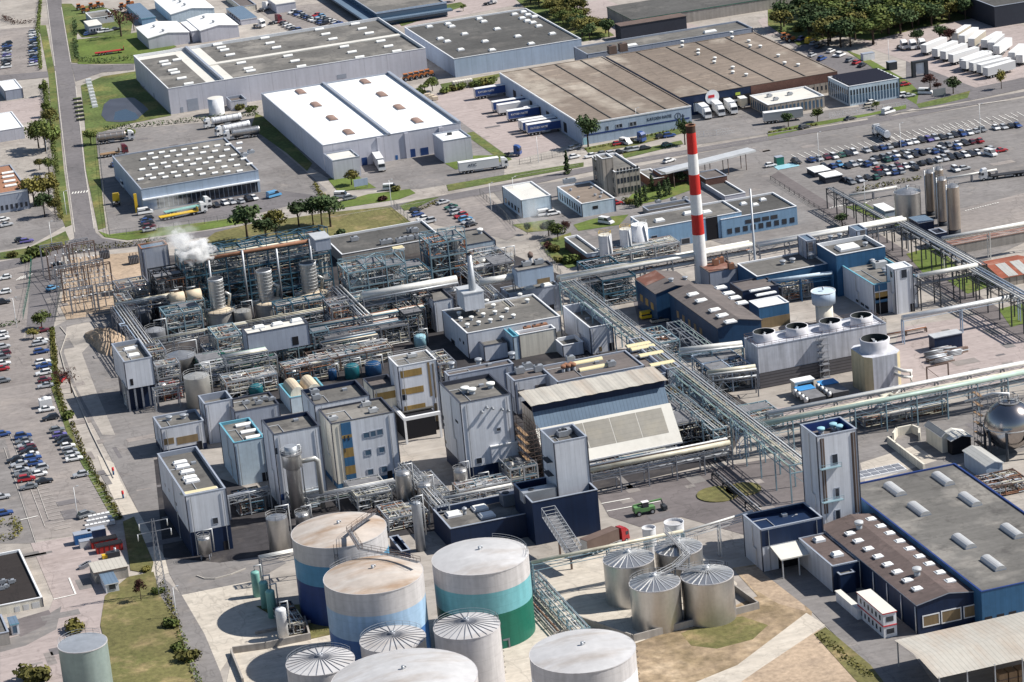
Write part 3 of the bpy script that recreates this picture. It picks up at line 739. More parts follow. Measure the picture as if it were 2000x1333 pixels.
# --- white roofed warehouse, centre back
B=bld('warehouse','large warehouse with a bright white twin bay roof and brown rooflights',(630,285),(900,243.5),(511.3,182.5),h=9.2,wall='wall_panel',roof='roof_white',par=.35,cop='coping_grey');WH=B
sky(B,c4(500,0,[(855,645),(985,745),(1120,845),(1260,950),(350,725),(470,825),(595,930),(725,1040)]),'vaulty',3.0,6.6,.75,'skylight_brown')
mb=MB();xa=onY(760,262.5,B.y0)[0];mb.box(xa-.5,B.y0,B.zr,xa+.5,B.y1,B.zr+.9,'coping_grey');part('roof_gutter',mb,B.root)
mb=MB();mb.box(B.x1-1.0,B.y0,B.h,B.x1,B.y1,B.h+.7,'coping_grey');part('parapet',mb,B.root)
for fx in(.4,.6,.85):
 mb=MB();x=B.x0+(B.x1-B.x0)*fx;mb.box(x-.7,B.y0-.5,0,x+.7,B.y0,B.h-.3,'wall_panel');part('pier',mb,B.root)
winF(B,[(706,309,719,331),(729,308,746,322),(796,293,813,314),(821,290,838,306)],'door_blue','dock_door')
winF(B,[(772,304,778,316)],'blue_container','door')
bld('warehouse_annex','low annex at the left front corner of the white roofed warehouse',(647,315),(702,305),(632,301),bot=(653,352),wall='wall_panel',roof='roof_offwhite',par=.3)
B=bld('warehouse_annex','low annex at the right front corner of the white roofed warehouse',(864,277),(920,269),(845,262),bot=(869,320),wall='wall_panel',roof='roof_white',par=.3)
mb=MB();x,y=G(878,264,B.zr);mb.box(x-.8,y-.4,B.zr,x+.8,y+.4,B.zr+.8,'steel_dark');part('vent',mb,B.root)
# --- long grey warehouse, left back
B=bld('warehouse','very long grey lavender warehouse with three roof sections and white rooflights',(329,174),(831,95),(260,109),bot=(334.5,224),wall='wall_panel',roof='roof_grey',par=1.0,cop='coping_white')
for(a,b)in(((365,95),(431,158)),):
 xa=G(*a,B.h)[0];mb=MB();mb.box(xa-.5,B.y0+.4,B.zr,xa+.5,B.y1-.4,B.h+.6,'coping_grey');part('roof_divider',mb,B.root)
ym=G(831-20,78,B.h)[1];ymid=(B.y0+B.y1)/2
mb=MB();mb.box(xa+.5,ymid-2,B.zr,B.x1-.4,ymid+1.2,B.zr+.5,'roof_offwhite');part('roof_walkway',mb,B.root)
mb=MB();z=B.zr+.03;mb.box(B.x0+.4,B.y1-6,B.zr,xa-.5,B.y1-.5,z+.02,'roof_offwhite');mb.box(xa-5.5,B.y0+.5,B.zr,xa-.6,B.y1-6,z,'roof_offwhite');mb.box(xa+.6,B.y0+.5,B.zr,xa+5,ymid-2,z,'roof_offwhite');mb.box(xa+.6,ymid+1.3,B.zr,xa+5.5,B.y1-.5,z,'roof_offwhite');part('roof_margin',mb,B.root)
sky(B,c4(0,0,[(1300,512),(1350,557),(1370,578),(1420,620),(1475,663),(1280,490),(1385,475),(1700,357),(1730,380),(1755,400),(1800,437),(1885,500),(1940,543),(1960,563)])+c4(500,0,[(70,305),(110,345),(160,380),(495,238),(545,275),(600,313),(775,195),(830,232),(885,268),(250,445),(305,485),(355,527),(690,373),(750,415),(810,455),(975,330),(1035,370),(1100,408)]),'vaultx',3.6,1.5,.9)
winF(B,[(365,195,389,217)],'coping_grey','loading_door');winF(B,[(352,210,359,222)],'coping_grey','door')
winF(B,c4(500,0,[(0,0,1,1)])if False else[(658,147,677,152)],'coping_grey','louver')
winL(B,c4(0,0,[(1085,640,1092,670),(1100,640,1107,672),(1128,660,1135,700)])if False else[(271,160,273,170),(281,168,283,178),(300,182,302,193)],'door_dark','door')
# small round tank and open block in front of it
x,y=G(424,223);mb=MB();mb.cyl(x,y,0,6.2,2.9,m='tank_white',n=28,cap='roof_offwhite');mb.cone(x,y,6.2,6.6,2.9,'roof_offwhite')
solo('water_tank',mb,'small round white tank in front of the long grey warehouse','tank')
bld('pump_house','small open topped concrete pump house beside the round white tank',(449,199),(481,192),(437,191),bot=(453,217),wall='wall_panel',roof='roof_brown',par=.8)
# --- black roofed warehouse
B=bld('warehouse','warehouse with a nearly black flat roof and pale blue front',(887.5,116),(1135,75),(787.5,54),bot=(890,152),wall='wall_bluegrey',roof='roof_dark',par=.5,cop='coping_white')
sky(B,c4(500,0,[(1355,215),(1500,193),(1530,213),(1745,153),(1780,175),(1440,308),(1495,330),(1630,272),(1885,233),(1790,330),(1600,395),(1845,398)])+c4(1000,0,[(20,118),(80,148),(125,122),(165,183),(210,210),(45,290),(315,270),(150,348),(90,100),(175,137),(120,170)]),'flat',2.6,2.2,.8)
# --- logistics hall
B=bld('logistics_hall','huge logistics hall with a stained tan roof and pale blue front with small windows',(1133,243.5),(1349,203.5),(978,143),bot=(1138,284),wall='wall_bluegrey',roof='roof_tan',par=.1,cop='roof_tan');LG=B
mb=MB();mb.box(B.x0-.12,B.y0-.12,B.h-.25,B.x1+.1,B.y0+.3,B.h+.2,'coping_white');mb.box(B.x0-.12,B.y0+.3,B.h-.25,B.x0+.3,B.y1,B.h+.2,'coping_white');part('coping',mb,B.root)
sky(B,[(1196,106),(1217,101)],'unit',3,2.5,3.2,'steel_brown','roof_fan')
winF(B,c4(1000,0,[(735,990,755,1015),(815,978,832,998),(838,972,860,995),(920,960,942,985),(948,955,970,978)]))
for(a,b)in(((1088,127),(1235,220)),((1200,125),(1320,192))):
 pass
xs=[G(*p,B.h)[0]for p in((1183,224),(1258,212))]
for k in range(1,4):
 x=B.x0+(B.x1-B.x0)*k/4+1.5;mb=MB();mb.box(x-.15,B.y0+.4,B.zr,x+.15,B.y1-.4,B.zr+.25,'roof_dark');part('roof_seam',mb,B.root)
zt=onY(1160,285,B.y0)[1]
bandF(B,.02,.98,3.0,3.5,'coping_blue','stripe')
text(B,'KATOEN NATIE',(1264,237),1.5,'sign_text',B.y0,'lettering',9.0)
mb=MB();xa,za=onY(1324,227,B.y0)
for q in range(20):
 a0,a1=2*pi*q/20,2*pi*(q+1)/20
 mb.box(xa+1.05*cos(a0)-.12,B.y0-.07,za+1.05*sin(a0)-.12,xa+1.05*cos(a0)+.12,B.y0,za+1.05*sin(a0)+.12,'sign_text')
mb.box(xa-.12,B.y0-.07,za-.6,xa+.12,B.y0,za+.6,'sign_text');part('round_logo',mb,B.root)
mb=MB();xb,zb=onY(1334,227,B.y0);mb.box(xb-.5,B.y0-.07,zb-.2,xb+.5,B.y0,zb+.2,'sign_text');mb.box(xb-.2,B.y0-.07,zb-.7,xb+.2,B.y0,zb-.2,'sign_text');mb.box(xb-.2,B.y0-.08,zb+.2,xb+.1,B.y0,zb+.75,'sign_text');part('emblem',mb,B.root)
winF(B,[(1139,271,1149,283)],'vessel_pale','entrance_door')
for k in range(7):
 y=B.y0+16+k*9.5;mb=MB();mb.box(B.x0-.1,y,.8,B.x0+.02,y+3.2,4.2,'door_dark');part('dock_door',mb,B.root)
B2=bld('logistics_hall','rear part of the logistics hall with navy front carrying a round sign',(1328,191),(1635,135),None,h=B.h-.2,d=1,y1=B.y1,wall='wall_navy',roof='roof_tan',par=.1,cop='roof_tan')
x166=onY(1466,167,B2.y0)[0]
fr=(x166-B2.x0)/(B2.x1-B2.x0)
bandF(B2,fr,1.0,B2.h-3.2,B2.h-.1,'wall_brick','brick_panel');bandF(B2,fr,1.0,0,B2.h-3.25,'wall_stone','stone_wall',.05)
rowF(B2,fr+.12,.99,14,4.6,6.2,.4);rowF(B2,fr+.3,.99,9,1.2,2.8,.4)
for k in range(1,5):
 x=B2.x0+(B2.x1-B2.x0)*k/5;mb=MB();mb.box(x-.15,B2.y0+.4,B2.zr,x+.15,B2.y1-.4,B2.zr+.25,'roof_dark');part('roof_seam',mb,B2.root)
sky(B2,c4(1000,0,[(1330,340),(1330,372),(1455,405),(1455,432),(1585,468),(1580,498),(1725,540),(1725,577),(1715,268),(1720,305),(1850,333),(1860,372),(1940,375),(1830,597)])+c4(1500,0,[(80,447),(130,505),(235,520)]),'vent',1.5,1.5,1.2,'skylight_white')
mb=MB();xa,za=onY(1391,190,B2.y0);i=[(xa+2.6*cos(2*pi*q/24),B2.y0-.12,za+2.6*sin(2*pi*q/24))for q in range(24)];mb.face(i,'sign_white');mb.face([(p[0],B2.y0-.02,p[2])for p in reversed(i)],'sign_white');part('round_sign',mb,B2.root)
mb=MB();mb.box(xa-1.5,B2.y0-.2,za-.2,xa+.8,B2.y0-.12,za+.8,'sign_red');part('sign_mark',mb,B2.root)
mb=MB();xb,zb=onY(1441,184,B2.y0);mb.box(xb-.9,B2.y0-.1,zb-.4,xb+.9,B2.y0,zb+.6,'sign_green');part('sign_mark',mb,B2.root)
mb=MB();xb,zb=onY(1442,196,B2.y0);mb.box(xb-3,B2.y0-.12,zb-.3,xb+3,B2.y0,zb+.5,'sign_white');part('name_board',mb,B2.root)
for p in((1365,214),(1393,207),(1415,204),(1440,198),(1458,196)):
 xa=onY(*p,B2.y0)[0];mb=MB();mb.box(xa-1.6,B2.y0-.1,1,xa+1.6,B2.y0+.02,4.6,'door_dark');part('dock_door',mb,B2.root)
B=bld('logistics_annex','long lower grey roofed strip behind the logistics hall',(1147,107),(1470,58),(1130,91),h=7.4,wall='wall_grey',roof='roof_grey',par=.5,cop='coping_grey')
sky(B,[(1232,91),(1387,64)],'flat',5,2,.9)
B=bld('office_block','two storey office with a blackened shed roof and rows of narrow windows',(1657,170),(1756,155),(1617,151),bot=(1659,208),wall='wall_paleblue',roof='solar',par=.5,cop='coping_white')
for k in range(6):
 y0=B.y0+1+(B.y1-B.y0-2)*k/6;mb=MB();dd=(B.y1-B.y0-2)/6
 mb.face([(B.x0+1,y0,B.zr+.1),(B.x1-1,y0,B.zr+.1),(B.x1-1,y0+dd*.8,B.zr+1.3),(B.x0+1,y0+dd*.8,B.zr+1.3)],'solar');mb.face([(B.x1-1,y0+dd*.85,B.zr),(B.x0+1,y0+dd*.85,B.zr),(B.x0+1,y0+dd*.8,B.zr+1.3),(B.x1-1,y0+dd*.8,B.zr+1.3)],'skylight_grey');part('solar_panel',mb,B.root)
rowF(B,.02,.98,16,B.h-3.2,B.h-1.3,.5);rowF(B,.02,.98,16,.8,3.6,.55,'glass_blue');rowF(B,.02,.98,9,B.h-3.2,B.h-1.3,.5,face='L');rowF(B,.02,.98,9,.8,3.6,.55,'glass_blue',face='L')
B=bld('office_annex','low flat roofed annex with pinkish roof and fin columns beside the solar roofed office',(1500,206),(1610,190),(1466,187),h=4.2,wall='wall_stone',roof='roof_offwhite',par=.4,cop='coping_white')
rowF(B,.02,.98,14,.5,3.2,.5,'glass_blue');rowF(B,.02,.98,8,.5,3.2,.5,'glass_blue',face='L')
sky(B,c4(1500,0,[(10,760),(60,785),(170,745)]),'unit',1.6,1.2,1,'galv','roof_unit')
# --- far top row
B=bld('glazed_office','dark blue glazed office building at the top edge of the photo',(735,28),(872,4),(640,-40),bot=(738,52),wall='glass_blue',roof='roof_grey',par=.3,cop='coping_grey')
mb=MB();mb.box(B.x0-5,B.y0-3,2.2,B.x1+1.5,B.y0+.5,3.0,'roof_bluegrey');mb.box(B.x0-5,B.y0,2.2,B.x0,B.y1,3.0,'roof_bluegrey');part('canopy',mb,B.root)
bandF(B,0,1,5.2,6.0,'wall_bluegrey','band')
B=bld('far_shed','long grey roofed shed with green fascia near the top edge',(1232,40),(1560,-16),(1185,15),bot=(1236,62),wall='wall_concrete',roof='roof_dark',par=.0,cop='vessel_green')
bld('far_lean_to','dark open lean-to in front of the green edged shed',(1210,53),(1340,31),(1202,47),bot=(1214,80),wall='wall_dark',roof='steel_brown',par=0,cop='steel_dark')
B=bld('far_warehouse','dark green grey warehouse cut off in the top right corner',(1942,14),(2040,-4),None,h=8,d=40,wall='wall_dark',roof='roof_dark',par=.3)
B=bld('white_shed','white gabled shed nearest the long grey warehouse, beside the stacked white cubes',(290,76),(369,62),(257,56),bot=(292,97),wall='wall_panel',roof='roof_white',cop='coping_white',gable=('y',1.2,.2))
sky(B,[(301,53),(319,61)],'vent',1.4,1.4,1.2,'galv','roof_vent')
B=bld('white_shed','second white gabled shed, to the right of the nearest one',(392,61),(465,47),(352,41),bot=(394,84),wall='wall_panel',roof='roof_white',cop='coping_white',gable=('y',1.2,.2))
sky(B,[(398,35),(417,44)],'vent',1.4,1.4,1.2,'galv','roof_vent')
bld('white_shed_link','narrow white link between the two gabled sheds',(374,62),(392,60),(345,46),h=4.6,wall='wall_panel',roof='roof_white',par=0,cop='coping_white')
B=bld('white_shed','tall white gabled shed behind the other white sheds',(334,29),(418,16),(298,2),bot=(336,46),wall='wall_paleblue',roof='roof_white',cop='coping_white',gable=('y',1.4,.2))
sky(B,[(343,0),(352,4),(361,10)],'vent',1.4,1.4,1.2,'galv','roof_vent')
bld('blue_lean_to','blue roofed lean-to on the left of the tall white shed',(276,38),(303,31),(240,12),bot=(278,50),wall='wall_blue',roof='roof_bluegrey',par=0,cop='coping_cyan')
B=bld('small_office','small pale prefab office with striped roof by the dark tree',(173,53),(199,49),(163,43),bot=(176,68),wall='wall_panel',roof='roof_offwhite',par=0,cop='coping_grey');rowF(B,.05,.95,4,1,2.2,.6)
bld('flat_house','flat grey roofed white building behind the prefab office',(178,37),(222,30),(165,26),bot=(180,50),wall='wall_panel',roof='roof_grey',par=.4,cop='coping_white')
B=bld('site_cabin','long grey site cabin right of the white sheds',(470,40),(502,34),(445,17),bot=(472,50),wall='wall_panel',roof='roof_bluegrey',par=0,cop='coping_white');rowF(B,.05,.95,6,1,2.2,.6,face='L')
bld('grey_depot','pale grey depot hall among the parked lorries at the top',(540,10),(577,4),(520,-2),bot=(541,27),wall='wall_panel',roof='roof_offwhite',par=0,cop='coping_white')
bld('beige_house','beige walled building at the top edge beside the white sheds',(470,14),(500,8),(440,-8),bot=(471,24),wall='wall_cream',roof='roof_brown',par=.3)
# --- left edge buildings
B=bld('grey_shed','small white roofed dark grey shed on the far left',(10,178),(43,170),(-2,160),bot=(12,197),wall='wall_grey',roof='roof_white',par=.2,cop='coping_white')
B=bld('white_hall','white roofed hall cut by the left frame edge',(-30,261),(47,254),(-50,230),bot=(-28,283),wall='wall_panel',roof='roof_white',par=.2,cop='coping_white')
B=bld('orange_roof_hall','hall with an orange tiled roof and grey front at the left edge',(-40,386),(55,377),(-60,335),bot=(-38,424),wall='wall_grey',roof='roof_orange',par=.2,cop='coping_grey')
rowF(B,.4,.98,6,1,2.6,.5);bandF(B,0,1,B.h-.6,B.h-.1,'coping_white','fascia')
sky(B,c4(0,333,[(60,25),(65,55),(75,90),(85,125)]),'vaultx',4,1.5,.7)
# --- workshop with many rooflights
B=bld('workshop','grey roofed workshop dotted with white rooflights and a glazed shop front',(277,371),(506,347),(267,298),bot=(281,414),wall='wall_bluegrey',roof='roof_grey',par=.3,cop='coping_grey')
B.zr=B.h-.3
pts=[]
for r_,(a,b)in enumerate((((275,352),(478,335)),((283,345),(490,322)),((278,333),(486,311)),((290,324),(482,302)),((280,313),(476,291)),((288,303),(470,281)))):
 for k in range(9):pts.append(lerp(a,b,(k+.3*(r_%2))/8.4))
sky(B,pts,'vaultx',2.0,1.2,.7)
bandF(B,.12,.98,.3,B.h*.5,'glass','shop_window');bandF(B,0,1,B.h*.53,B.h*.58,'coping_white','canopy',1.2);rowF(B,.12,.98,22,.3,B.h*.5,.12,'coping_grey','mullion','F',.12)
sky(B,[(490,300),(476,306)],'unit',2,2,1.2,'galv','roof_unit')
mb=MB();x,y=G(268,416);mb.box(x-.5,y-.3,0,x+.5,y+.3,6.5,'yellow_plant');solo('sign_pylon',mb,'tall yellow sign pylon at the corner of the workshop','sign')
# --- offices by the works gate
B=bld('office_tower','three storey stone grey office block near the works gate',(1190,337),(1249,327),(1153,308),bot=(1205,385),wall='wall_stone',roof='roof_grey',par=.5,cop='coping_white')
for z in(1.0,4.2,7.4):
 rowF(B,.05,.98,7,z,z+1.7,.6);rowF(B,.05,.95,6,z,z+1.7,.6,face='L')
bld('stair_block','raised stair block on the left rear of the stone grey office',(1176,311),(1197,307),(1164,303),h=12.5,wall='wall_stone',roof='roof_grey',par=.4,cop='coping_white')
B=bld('laboratory','low flat white laboratory building partly behind drifting steam',(1018,392),(1076,383),(973,366),bot=(1021,427),wall='wall_paleblue',roof='roof_offwhite',par=.3,cop='coping_white');rowF(B,.1,.95,5,1.0,2.6,.5,face='L')
B=bld('laboratory','flat brownish roofed building with white fins next to the stone grey office',(1136,399),(1201,389),(1092,365),bot=(1138,425),wall='wall_paleblue',roof='roof_tan',par=.3,cop='coping_white');rowF(B,.05,.95,9,.8,3.0,.45,face='L');rowF(B,.3,.5,1,2,3,.8,'door_dark')
sky(B,c4(1000,333,[(460,160),(520,220),(650,200),(690,215),(700,185),(620,140)]),'vent',1,1,.8,'galv','roof_vent')
sky(B,[(1112,358)],'unit',4,1.2,1.6,'galv','roof_unit')
B=bld('brick_house','low brick house with flat roof among the cypress bushes',(1270,351),(1297,346),(1250,333),bot=(1272,367),wall='wall_brick',roof='roof_grey',par=.3,cop='coping_white')
bld('brick_house','long brick building with brown flat roof right of the cypress bushes',(1292,342),(1345,333),(1282,330),h=3.6,wall='wall_brick',roof='roof_brown',par=.3,cop='coping_grey')
B=bld('canteen','low dark roofed pavilion left of the chimney',(1264,412),(1352,398),(1256,404),bot=(1267,422),wall='wall_concrete',roof='roof_dark',par=.4,cop='coping_grey');sky(B,[(1285,397),(1315,393),(1338,391)],'unit',1.6,1.4,1,'galv','roof_unit')
bld('canteen','dark roofed low block right of the chimney with red end wall',(1414,384),(1456,377),(1376,355),bot=(1416,393),wall='wall_panel',roof='roof_dark',par=.4,cop='coping_white')
bld('gate_lodge','small brown roofed lodge beside the gate canopy',(1378,351),(1420,346),(1362,337),h=3.2,wall='wall_brick',roof='roof_brown',par=.2,cop='coping_grey')
# canopy over the gate
mb=MB();a=G(1292,336,6);b=G(1468,292,6)
d=Vector((b[0]-a[0],b[1]-a[1],0));L_=d.length;ang=atan2(d.y,d.x)
r=thing('gate_canopy','long pale grey canopy over the works entrance','canopy',(a[0],a[1],0))
mb.box(0,-2.4,5.6,L_,2.4,6.2,'galv_light');part('roof',mb,r,(a[0],a[1],0),ang)
for k in range(5):
 for s in(-1,1):
  mb=MB();mb.cyl(0,0,0,5.6,.14,m='steel_brown',n=8);q=a[0]+d.x*(k+.5)/5-sin(ang)*s*1.5;w=a[1]+d.y*(k+.5)/5+cos(ang)*s*1.5;part('post',mb,r,(q,w,0))
# --- blue and white workshops
B=bld('blue_workshop','long pale blue workshop with grey flat roof left of the chimney',(1263,447),(1448,415),(1232,424),bot=(1268,491),wall='wall_blue',roof='roof_grey',par=.4,cop='coping_white')
winF(B,[(1272,462,1284,473),(1303,473,1319,479),(1331,468,1347,475),(1283,478,1290,484)],'glass');sky(B,[(1288,433),(1344,419),(1380,417)],'flat',3,2,.9)
winF(B,[(1378,425,1404,468)],'dark_inside','opening')
B=bld('blue_workshop','blue workshop with dark roof and a row of windows right of the chimney',(1408,430),(1556,402),(1392,397),bot=(1411,466),wall='wall_blue',roof='roof_dark',par=.4,cop='coping_white')
rowF(B,.3,.75,4,B.h-2.6,B.h-1.4,.8,'glass');rowF(B,.05,.98,9,1.0,2.6,.6,'glass');sky(B,[(1438,414),(1452,400),(1475,402),(1490,392)],'flat',2,1.6,.8)
B=bld('brick_workshop','low grey roofed workshop with brick base left of the white silos',(1140,497),(1172,491),(1109,463),bot=(1148,519),wall='wall_bluegrey',roof='roof_grey',par=.5,cop='coping_white',base=('wall_brick',2.4))
# --- boiler houses round the chimney
B=bld('boiler_house','dark blue boiler house with brown ridged roof and rooflights at the foot of the chimney',(1402,642),(1486,620),(1303,574),h=8.6,wall='wall_deep',roof='roof_brown',cop='coping_dark',gable=('y',1.4,.3));BH=B
sky(B,c4(1000,333,[(1415,965),(1480,1013),(1585,1087),(1645,1130),(1705,1178),(1630,920),(1690,965),(1740,1000),(1795,1040)]),'flat',3.2,2.2,.6)
rowF(B,.3,.9,5,3,5,.4,'band_brown',face='L');bandF(B,0,1,0,1.8,'wall_cream','base_panel')
B=bld('boiler_house','navy boiler house with part red ridged roof left of the chimney',(1281,575),(1360,560),(1243,546),h=8.5,wall='wall_deep',roof='roof_brown',cop='coping_dark',gable=('y',1.4,.3))
mb=MB();xm=(B.x0+B.x1)/2;mb.face([(B.x0,B.y0+8,B.h+.28),(xm,B.y0+8,B.h+1.68),(xm,B.y1,B.h+1.68),(B.x0,B.y1,B.h+.28)],'roof_rust');part('rusty_roof_panel',mb,B.root);rowF(B,.1,.9,3,3,5,.5,'band_gold',face='L')
sky(B,[(1311,552),(1338,547)],'vent',1.6,1.6,1.2,'galv','roof_vent')
B=bld('red_shed','low rust red roofed shed right behind the chimney',(1385,533),(1440,522),(1370,516),h=6.5,wall='wall_grey',roof='roof_rust',par=.2,cop='steel_brown');sky(B,[(1398,518),(1408,514),(1428,526)],'unit',1.6,1.4,1.8,'pipe_rust','roof_unit')
B=bld('annex_hall','grey roofed annex with blue wall just right of the boiler house ridge',(1450,570),(1520,556),(1432,552),h=7.2,wall='wall_navy',roof='roof_brown',par=.2,cop='coping_dark');sky(B,[(1484,567),(1496,575)],'flat',6,1.2,.5)
B=bld('white_store','small white roofed store with blue walls behind the big cooling tower',(1482,602),(1541,592),(1467,588),h=6.2,wall='wall_midblue',roof='roof_white',par=.2,cop='coping_white');bandF(B,0,1,0,3,'band_brown','lower_panel')
# --- right hand blue and white complex
B=bld('process_building','white process building with cyan roof edge and a striped blue column on its front',(1702,557),(1791,543),(1623,512),bot=(1709,616),wall='wall_white',roof='roof_grey',par=.9,cop='coping_cyan')
winF(B,[(1708,557,1733,566)],'wall_midblue','blue_panel');winF(B,[(1709,573,1734,583)],'band_gold','gold_panel');winF(B,[(1709,583,1734,590)],'wall_midblue','blue_panel');winF(B,[(1710,593,1735,614)],'dark_inside','loading_bay');winF(B,[(1747,598,1785,609)],'louver','louver')
winL(B,[(1672,584,1679,593),(1681,590,1688,599),(1690,596,1697,605)],'glass');sky(B,[(1703,515),(1708,519),(1728,532),(1732,537)],'vent',1.8,1.8,1.6,'galv','roof_vent');sky(B,[(1719,523)],'unit',3.6,2,1.8,'galv_light','roof_unit')
C=bld('stair_tower','white stair tower on the right end of the cyan edged building',(1746,527),(1782,522),(1736,517),h=B.h+4.2,wall='wall_white',roof='roof_white',par=.2,cop='coping_white');winF(C,[(1760,528,1771,542)],'glass');winL(C,[(1739,530,1743,543)],'glass')
B=bld('blue_block','blue walled block with dark roof behind the cyan edged building',(1633,500),(1729,484),(1596,477),h=12,wall='wall_midblue',roof='roof_dark',par=1.0,cop='coping_white');sky(B,[(1655,486)],'flat',6,4.5,1);sky(B,[(1690,481),(1640,464),(1622,468)],'vent',1.6,1.6,1.4,'galv','roof_vent')
C=bld('roof_cabin','grey louvred cabin on the roof of the blue block',(1672,452),(1694,449),(1660,442),bot=(1674,468),z0=11.1,wall='wall_grey',roof='roof_bluegrey',par=.2);winF(C,[(1680,450,1690,464)],'louver','louver')
C=bld('pipe_cabin','grey cabin beside the east-west pipe bridge',(1575,472),(1594,469),(1562,461),h=13,wall='wall_grey',roof='roof_bluegrey',par=.2);winF(C,[(1578,474,1588,490)],'louver','louver')
B=bld('grey_hall','flat grey roofed hall with blue wall left of the cyan edged building',(1478,541),(1618,518),(1455,513),h=8,wall='wall_midblue',roof='roof_grey',par=.3,cop='coping_white');sky(B,[(1529,517),(1548,513),(1585,505)],'vent',1.8,1.8,1.5,'galv','roof_vent');rowF(B,.3,.65,3,1.5,5,.5,'band_brown')
B=bld('rust_roof_shed','old shed with rust red and grey patched roof at the right edge',(1955,545),(2040,530),(1930,511),bot=(1957,562),wall='wall_stone',roof='roof_red',cop='steel_brown',gable=('x',1.4,.3))
for k in range(3):
 mb=MB();x=B.x0+(B.x1-B.x0)*(k+.5)/3;mb.face([(x,B.y0,B.h+.28),(x+3,B.y0,B.h+.28),(x+3,(B.y0+B.y1)/2,B.h+1.68),(x,(B.y0+B.y1)/2,B.h+1.68)],'roof_corrgrey');part('roof_patch',mb,B.root)
B=bld('blue_box','dark blue steel box building in the pale works yard',(1823,662),(1879,650),(1809,656),bot=(1826,688),wall='wall_navy',roof='galv_light',par=0,cop='coping_grey')
bld('long_store','long grey louvred store with brown roof beside the stainless silos',(1852,482),(2040,452),(1846,470),bot=(1854,500),wall='wall_concrete',roof='roof_rust',par=.2,cop='steel_brown')
for(F_,R_,L_,bo,lab)in(((1590,338),(1622,331),(1578,329),(1592,348),'white flat carport nearest the big northern car park'),((1610,348),(1646,354),(1597,341),(1613,360),'white flat carport with the low kiosk beside the pipe bridge')):
 bld('carport',lab,F_,R_,L_,bot=bo,wall='wall_dark',roof='roof_white',par=0,cop='coping_white',cat='carport')
bld('kiosk','low kiosk with white slatted roof left of the stainless tank',(1727,414),(1748,409),(1703,402),bot=(1729,425),wall='wall_bluegrey',roof='roof_white',par=0,cop='coping_white')
bld('dark_kiosk','small navy kiosk with pale roof strips below the stainless silos',(1795,437),(1824,432),(1778,426),h=4,wall='wall_navy',roof='roof_bluegrey',par=0,cop='coping_white')
bld('dark_kiosk','black flat roofed kiosk nearest the foot of the stainless silos',(1828,458),(1849,452),(1812,450),h=4.5,wall='wall_navy',roof='solar',par=.2,cop='coping_grey')
# ---------------------------------------------------------------- central plant buildings
# upper centre block
B=bld('plant_block','large grey roofed plant block with many small round roof vents',(914,652),(1092,594),(866,607),bot=(917,702),wall='wall_white',roof='roof_grey',par=.3,cop='coping_white')
sky(B,c4(820,540,[(385,385),(565,345),(720,310),(620,398),(735,375),(850,350),(465,500),(575,478),(690,455),(800,430),(915,410),(400,440),(505,430),(980,205),(1050,260),(655,265),(740,215)],5),'vent',1.35,1.35,1.4,'skylight_white','roof_vent')
winL(B,c4(820,540,[(305,600,345,680),(385,600,400,640),(420,630,435,670)],5))
bandF(B,.42,1,1,B.h-4.2,'wall_cream','wall_panel')
C=bld('plant_block','grey roofed rear plant block with two flat rooflights behind the vent roof',(992,575),(1092,560),(960,566),h=B.h+.3,wall='wall_grey',roof='roof_grey',par=.2,cop='coping_grey');sky(C,c4(820,540,[(1075,128),(1235,97)],5),'flat',3,2.4,.8)
B=bld('penthouse','grey roof house with a gold louvre panel at the north end of the plant block',(1012,531),(1080,519),(1001,522),bot=(1013,562),z0=10,wall='wall_bluegrey',roof='roof_grey',par=.3,cop='coping_dark');winF(B,[(1049,546,1075,557)],'band_brown','louver');sky(B,[(1037,514)],'vent',1.6,1.6,3.5,'steel_brown','roof_vent');sky(B,[(1028,520),(1052,516)],'unit',2.4,1.6,1.4,'galv','roof_unit')
B=bld('side_block','tall pale block with olive flat roof at the left of the plant block',(846,590),(885,582),(823,571),bot=(852,650),wall='wall_white',roof='roof_grey',par=.4,cop='coping_dark');winL(B,c4(820,540,[(50,260,70,310),(100,305,115,350)],5),'door_dark')
B=bld('stack_house','pale square house carrying a tapering steel stack',(905,576),(944,569),(893,562),bot=(909,609),z0=9,wall='wall_white',roof='galv_light',par=0,cop='coping_white')
mb=MB();x,y=G(923,566,B.zr);z1=B.zr+10.5;mb.cyl(x,y,B.zr,z1,1.1,.6,m='galv',n=16);mb.cyl(x,y,z1-.4,z1,.7,m='steel_dark',n=16);part('stack',mb,B.root)
B=bld('tall_block','tall grey block with sunken roof at the right of the plant block',(1152,641),(1196,634),(1096,599),bot=(1156,693),wall='wall_white',roof='roof_grey',par=2.4,cop='coping_white',inner='wall_grey');winF(B,[(1170,678,1176,686)],'band_brown','vent')
B=bld('low_block','pale box with olive roof in front of the plant block',(945,677),(991,669),(926,663),bot=(948,707),wall='wall_white',roof='roof_grey',par=.3,cop='coping_dark');bandF(B,0,1,0,.3,'wall_grey','base')
sky(B,[(954,661)],'vent',1.8,1.8,1.6,'steel_dark','roof_vent')
B=bld('cyan_block','narrow block with bright cyan roof edge beside the cream screen wall',(1003,659),(1013,656),(979,634),bot=(1006,704),wall='wall_paleblue',roof='roof_grey',par=1.0,cop='coping_cyan')
B=bld('cream_block','cream walled block with rusty roof in the middle of the plant',(1014,655),(1085,643),(1006,648),bot=(1018,700),wall='wall_cream',roof='roof_brown',par=.6,cop='coping_white');sky(B,[(1030,646),(1048,643),(1062,640)],'unit',2,1.4,1.2,'pipe_rust','roof_unit')
B=bld('small_block','small pale box on the right of the cream walled block',(1098,676),(1139,666),(1086,662),bot=(1101,699),wall='wall_white',roof='roof_dark',par=.8,cop='coping_white')
